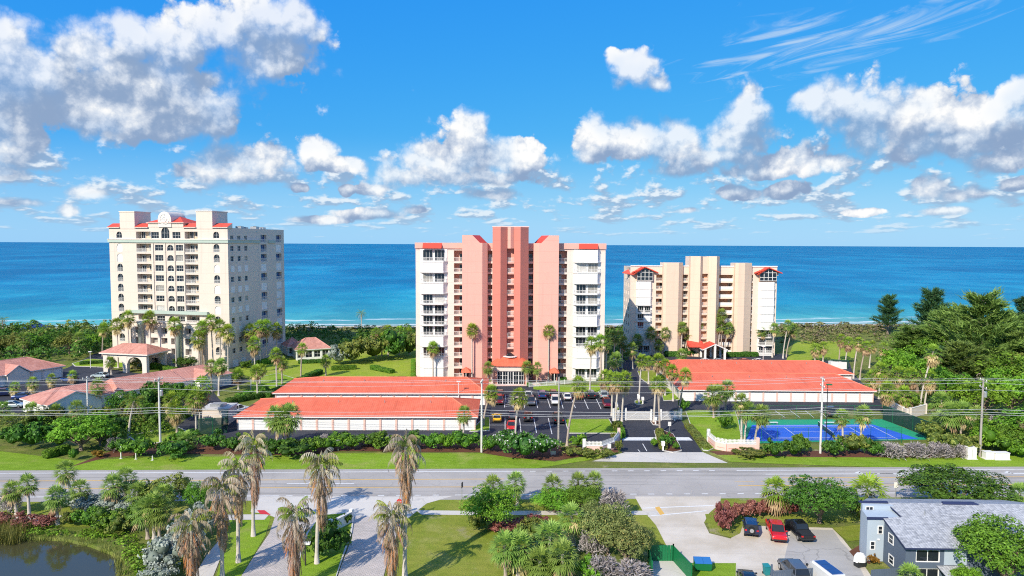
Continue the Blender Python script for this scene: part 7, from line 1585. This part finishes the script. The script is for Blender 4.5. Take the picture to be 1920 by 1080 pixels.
def court_fence(pts, h, label, mat, step=3.0):
    W_ = [Vector(G(*p)) for p in pts]; o0 = W_[0]; t = thing('court_fence', label, 'fence', (*o0, 0), 0, 'tall wire fences')
    for i in range(len(W_)-1):
        p, q = W_[i]-o0, W_[i+1]-o0; L = (q-p).length; a = math.atan2(q.y-p.y, q.x-p.x); MB().box(0, L, -.008, .008, .05, h).build('mesh_panel', Mt[mat], t, (p.x, p.y, 0), a); n = max(1, round(L/step))
        for k in range(n + 1): c = p.lerp(q, k/n); MB().tube([(0,0,0),(0,0,h+.05)], .035, 6).build('post', Mt['green_paint'], t, (c.x, c.y, 0))
        MB().tube([(p.x,p.y,h),(q.x,q.y,h)], .03, 6).build('top_rail', Mt['green_paint'], t)
court_fence([(1384,788), (1398,833), (1690,831)], 3.0, 'thin green wire fence along the near and left court sides', 'chain_mesh'); court_fence([(1384,788), (1655,787)], 3.0, 'thin wire fence along the far court side', 'chain_mesh'); court_fence([(1655,787), (1692,800), (1752,825)], 3.0, 'dark green wind screen fence right of the court', 'windscreen_mesh')
court_fence([(372,815), (425,812), (428,795)], 3.0, 'green screened pen left of the front garage', 'green_mesh'); court_fence([(1558,690), (1590,692)], 2.6, 'dark green screen behind the coral garages', 'windscreen_mesh')
def net():
    p, q = Vector(G(1534,799)), Vector(G(1563,822)); t = thing('tennis_net', 'tennis net stretched across the blue court', 'net', (*p, 0), math.atan2(q.y-p.y, q.x-p.x)); L = (q-p).length
    MB().box(0, L, -.01, .01, .08, .95).build('mesh_panel', Mt['green_mesh'], t); MB().box(0, L, -.03, .03, .951, 1.03).build('tape', Mt['white'], t)
    for x in (0, L): MB().tube([(0,0,0),(0,0,1.05)], .05, 8).build('post', Mt['green_paint'], t, (x, 0, 0))
net()
for a, b, lab in (((1432,796), (1458,796), 'white bench at the far court side'), ((1545,796), (1575,796), 'white bench right of the far net post')):
    p, q = Vector(G(*a)), Vector(G(*b)); t = thing('bench', lab, 'bench', (*p, .03), math.atan2(q.y-p.y, q.x-p.x), 'court benches'); L = (q-p).length; MB().box(0, L, -.2, .2, .42, .48).build('seat', Mt['white'], t)
    for x in (.15, L-.15): MB().box(x-.05, x+.05, -.18, .18, 0, .419).build('leg', Mt['steel'], t)
def wall_run(pts, h, label, mat='cream_light'):
    W_ = [Vector(G(*p)) for p in pts]; o0 = W_[0]; t = thing('boundary_wall', label, 'wall', (*o0, 0))
    for i in range(len(W_)-1):
        p, q = W_[i]-o0, W_[i+1]-o0; L = (q-p).length; w = MB().box(0, L, -.12, .12, 0, h).build('wall', Mt[mat], t, (p.x, p.y, 0), math.atan2(q.y-p.y, q.x-p.x)); MB().box(0, L, -.16, .16, h+.002, h+.1).build('coping', Mt['white'], w)
    for q in W_: MB().box(-.22,.22,-.22,.22,0,h+.25).build('pier', Mt[mat], t, ((q-o0).x, (q-o0).y, 0))
wall_run([(1662,768), (1692,786), (1700,790)], 2.4, 'cream boundary wall behind the court screen'); wall_run([(1706,784), (1735,776)], 2.0, 'short white wall under the wood palms')
sheet('mulch_bed', gp((1665,768), (1690,748), (1740,756), (1735,776), (1700,788)), 'mulch', 0.02)

# ------------------------------------------------------------------ small things
def cabinet(px, py, w, d, h, label):
    x, y = G(px, py); t = thing('utility_cabinet', label, 'cabinet', (x, y, 0), R(1.5), 'white utility cabinets'); m = MB(); m.box(-w/2, w/2, -d/2, d/2, .1, h); m.build('body', Mt['white'], t); MB().box(-w/2-.06, w/2+.06, -d/2-.06, d/2+.06, h+.002, h+.08).build('lid', Mt['white'], t); MB().box(-w/2-.15, w/2+.15, -d/2-.15, d/2+.15, 0, .1).build('plinth', Mt['concrete_pole'], t)
    MB().box(-.02, .02, -d/2-.012, -d/2-.001, .2, h-.1).build('door_seam', Mt['steel'], t)
cabinet(1819, 860, 1.5, 1.0, 2.0, 'tall white utility cabinet left of the weathered pole'); cabinet(1852, 860, 1.4, 1.0, 1.2, 'low white utility cabinet right of the weathered pole'); cabinet(1876, 861, 2.4, 1.0, 1.15, 'long low white utility cabinet near the wood'); cabinet(1478, 812, 0.9, .6, 1.5, 'white cabinet at the far side of the court fence') if False else None
for px, py, h, lab in ((227,860,2.0,'tall thin white marker post on the verge'), (255,861,1.0,'short white marker post right of the tall one'), (286,863,.7,'shortest white marker post on the verge')):
    x, y = G(px, py); t = thing('marker_post', lab, 'post', (x, y, 0), 0, 'marker posts'); MB().lathe([(.09, 0), (.09, h), (.06, h+.06)], 8).build('shaft', Mt['white'], t); MB().box(-.2,.2,-.2,.2,0,.06).build('foot', Mt['concrete_pole'], t)
for px, py, h, lab in ((1197,758,2.0,'white call box on the small drive island'), (1243,846,1.5,'white box post at the tip of the planted island'), (1205,758,1.4,'white post beside the call box'), (1229,796,1.3,'white gate motor between the gate leaves'), (1156,771,1.6,'white post on the tiny island by the gate palms'), (1217,690,1.2,'white drive bollard by the tan tower turn'), (1265,790,1.0,'white gate box right of the gates')):
    x, y = G(px, py); t = thing('call_box', lab, 'box', (x, y, .1), 0, 'white boxes on the entrance drive'); MB().box(-.12,.12,-.12,.12,0,h*.6).build('stand', Mt['white'], t); MB().prism([(-.28,-.2),(.28,-.2),(.28,.2),(-.28,.2)], h*.6+.002, [h, h, h*1.1, h*1.1]).build('housing', Mt['white'], t)
def road_sign(px, py, h, shape, mat, label, text=None, rz=0):
    x, y = G(px, py); t = thing('road_sign', label, 'sign', (x, y, 0), rz, 'road signs'); MB().tube([(0,0,0),(0,0,h)], .05, 6).build('post', Mt['steel'], t)
    if shape == 'oct': pts = [(.38*math.cos(R(22.5+45*i)), .38*math.sin(R(22.5+45*i))) for i in range(8)]
    else: pts = [(-.3,-.4),(.3,-.4),(.3,.4),(-.3,.4)]
    m = MB(); m.loft([[(a, -.06, h-.4+b) for a, b in pts], [(a, -.04, h-.4+b) for a, b in pts]]); b = m.build('sign_plate', Mt[mat], t)
    if text:
        cu = bpy.data.curves.new('lettering', 'FONT'); cu.body = text; cu.size = .26; cu.align_x = 'CENTER'; cu.extrude = .003; cu.materials.append(Mt['white']); tmp = bpy.data.objects.new('lettering', cu); me = bpy.data.meshes.new_from_object(tmp); bpy.data.objects.remove(tmp); o = put('lettering', me, b, (0, -.066, h-.49)); o.rotation_euler = (R(90), 0, 0)
road_sign(866, 934, 2.3, 'rect', 'dark_metal', 'dark backed road sign on a thin post before the front lawn', None, R(72)); road_sign(749, 968, 2.4, 'oct', 'red_paint', 'red stop sign half behind the tall dying palm', 'STOP'); road_sign(634, 846, 2.0, 'rect', 'steel', 'grey road sign on the verge before the garages'); road_sign(1142, 858, 2.4, 'rect', 'white', 'white sign post at the left side of the drive mouth'); road_sign(1679, 935, 2.4, 'rect', 'white', 'small road sign above the shingle roof'); road_sign(1255, 812, 2.2, 'rect', 'white', 'white notice sign on the planted drive island')
def monument():
    x, y = G(640, 990); t = thing('monument_sign', 'low white angled sign wall on the paver island', 'sign', (x, y, .1), R(62)); MB().box(-1.6,1.6,-.14,.14,0,1.3).build('panel', Mt['white'], t); MB().box(-1.75,1.75,-.22,.22,1.302,1.42).build('coping', Mt['concrete_pole'], t)
    for sx in (-1.9, 1.9): MB().box(sx-.2,sx+.2,-.22,.22,0,1.7).build('pier', Mt['white'], t)
monument()
sheet('tactile_ramp', gp((482,957), (496,957), (508,966), (488,964)), 'red_paint', .034); sheet('tactile_ramp', gp((1228,952), (1236,950), (1246,964), (1238,966)), 'yellow', .034)
def dumpster():
    x, y = G(1317, 1068); t = thing('dumpster', 'green dumpster with blue lid beside the shell lot', 'dumpster', (x, y, .02), R(-4), None, 0.8); m = MB(); m.loft([[(-1.1,-.6,.12),(1.1,-.6,.12),(1.1,.6,.12),(-1.1,.6,.12)], [(-1.15,-.85,1.15),(1.15,-.85,1.15),(1.15,.7,1.4),(-1.15,.7,1.4)]]); m.build('bin', Mt['green_paint'], t)
    for x0 in (-1.15, .01): MB().prism([(x0,-.9),(x0+1.13,-.9),(x0+1.13,.72),(x0,.72)], 1.2, [1.24,1.24,1.5,1.5]).build('lid', Mt['blue_lid'], t)
    for sx in (-1, 1): MB().box(sx*1.15-.05, sx*1.15+.05, -.3, .3, .7, .85).build('fork_pocket', Mt['green_paint'], t)
    for sx in (-.8, .8): MB().box(sx-.1, sx+.1, -.5, -.3, 0, .12).build('caster', Mt['rubber'], t)
dumpster()
def pen():
    W_ = [Vector(G(*p)) for p in ((1222,1085), (1216,1052), (1262,1052), (1296,1090))]; o0 = W_[0]; t = thing('fence_pen', 'green slatted pen at the bottom beside the sea grapes', 'fence', (*o0, 0))
    sm = MB().box(-.14, .14, -.02, .02, 0.03, 1.85).mesh('slat', Mt['green_paint'])
    for i in range(3):
        p, q = W_[i]-o0, W_[i+1]-o0; n = max(1, int((q-p).length/.3)); a = math.atan2(q.y-p.y, q.x-p.x)
        for k in range(n): c = p.lerp(q, (k+.5)/n); put('slat', sm, t, (c.x, c.y, 0), a)
        for c in (p, q): MB().box(-.07,.07,-.07,.07,0,2.0).build('post', Mt['green_paint'], t, (c.x, c.y, 0))
    sheet('pen_floor', [tuple(w) for w in W_], 'concrete', .02)
pen()
def bin_(px, py, lab):
    x, y = G(px, py); t = thing('trash_bin', lab, 'bin', (x, y, .02), R(5)); MB().loft([[(-.25,-.28,.05),(.25,-.28,.05),(.25,.28,.05),(-.25,.28,.05)], [(-.32,-.36,1.0),(.32,-.36,1.0),(.32,.36,1.0),(-.32,.36,1.0)]]).build('bin', Mt['teal'], t); MB().prism([(-.34,-.4),(.34,-.4),(.34,.38),(-.34,.38)], 1.002, [1.06,1.06,1.14,1.14]).build('lid', Mt['teal'], t)
    for sx in (-.27, .27): MB().tube([(sx-.03,.3,.13),(sx+.03,.3,.13)], .13, 10).build('wheel', Mt['rubber'], t)
bin_(1437, 1078, 'teal wheeled bin at the bottom of the shell lot')
def yard_fence():
    p, q = Vector(G(1446,1096)), Vector(G(1524,1090)); t = thing('yard_fence', 'grey board fence at the bottom before the camper', 'fence', (*p, 0), math.atan2(q.y-p.y, q.x-p.x), 'grey board fences'); L = (q-p).length; n = int(L/.2); sm = MB().box(-.09,.09,-.015,.015,0,1.5).mesh('board', Mt['slate_siding'])
    for k in range(n): put('board', sm, t, ((k+.5)*L/n, 0, 0))
    MB().box(0,L,.02,.07,1.2,1.3).build('rail', Mt['slate_siding'], t); MB().box(-.08,.08,-.08,.08,0,2.2).build('post', Mt['slate_siding'], t)
    p, q = Vector(G(1632,1094)), Vector(G(1690,1090)); t = thing('yard_fence', 'grey board fence at the foot of the grey house', 'fence', (*p, 0), math.atan2(q.y-p.y, q.x-p.x), 'grey board fences'); L = (q-p).length; n = int(L/.2)
    for k in range(n): put('board', sm, t, ((k+.5)*L/n, 0, 0))
yard_fence()
def draped():
    x, y = G(1612, 1062); t = thing('covered_grill', 'white draped cover over a dark stand by the grey house', 'cover', (x, y, .02), .3); MB().box(-.55,.55,-.35,.35,.05,.7).build('stand', Mt['dark_metal'], t)
    rs = np.random.default_rng(3); rings = []
    for z, s in ((.6, 1.0), (.9, .95), (1.2, .9), (1.45, .6), (1.55, .2)): rings.append([(.75*s*math.cos(a)*(1+.08*math.sin(5*a+z)), .5*s*math.sin(a)*(1+.1*math.sin(4*a)), z + .03*float(rs.normal())) for a in np.linspace(0, 2*math.pi, 14, endpoint=False)])
    MB().loft(rings).build('drape', Mt['white'], t)
draped()
sheet('mulch_bed', gp((1592,1034), (1622,1016), (1634,1030), (1632,1058), (1606,1050)), 'mulch', .03)
def shelter():
    x, y = G(72, 628); t = thing('beach_shelter', 'small blue roofed shelter on the dune at the left', 'shelter', (x, y, 0)); m = MB(); hip(m, -4.4, 4.4, -2.6, 2.6, 2.9, 4.2, 3.5, 3.5, .3, .25); roof(m, 'roof', [Mt['blue_tarp'], Mt['blue_tarp']], t)
    for px in (-3.6, 0, 3.6):
        for py in (-2.1, 2.1): MB().box(px-.12,px+.12,py-.12,py+.12,0,2.8).build('post', Mt['blue_tarp'], t)
shelter()
def utility_room():
    x, y = G(404, 796); t = thing('pump_house', 'low beige flat roofed pump house left of the garages', 'shed', (x, y, 0), R(2)); MB().box(-2.6,2.6,0,4.5,0,3.0).build('wall', Mt['cream'], t); MB().box(-2.8,2.8,-.2,4.7,3.002,3.25).build('roof', Mt['roof_flat'], t); MB().box(1.0,1.9,-.05,-.002,0,2.1).build('door', Mt['cream_light'], t); MB().box(-1.4,1.2,1.0,3.0,3.252,3.8).build('air_conditioner', Mt['steel'], t)
utility_room()
for px, py, lab in ((1562,690,'white air handler on the left in the yard behind the garages'), (1578,691,'white air handler on the right in the yard behind the garages')):
    x, y = G(px, py); t = thing('air_handler', lab, 'machine', (x, y, 0), 0, 'air handlers'); MB().box(-1.1,1.1,-.8,.8,.1,2.0).build('housing', Mt['white'], t)
    for s in (-.5, .5): MB().lathe([(.42, 2.0), (.42, 2.2), (.3, 2.2)], 12, s, 0).build('fan_cowl', Mt['steel'], t)
    MB().box(-1.2,1.2,-.9,.9,0,.1).build('plinth', Mt['concrete_pole'], t)
x, y = G(900, 863); 
t = thing('yard_sign', 'small pale blue yard sign before the blossoming shrubs', 'sign', (*G(1037, 856), 0), R(6)); MB().box(-.45,.45,-.02,.02,.35,.95).build('panel', Mt['car_silver'], t)
for sx in (-.3, .3): MB().box(sx-.02, sx+.02, -.018, .018, 0, .349).build('leg', Mt['steel'], t)
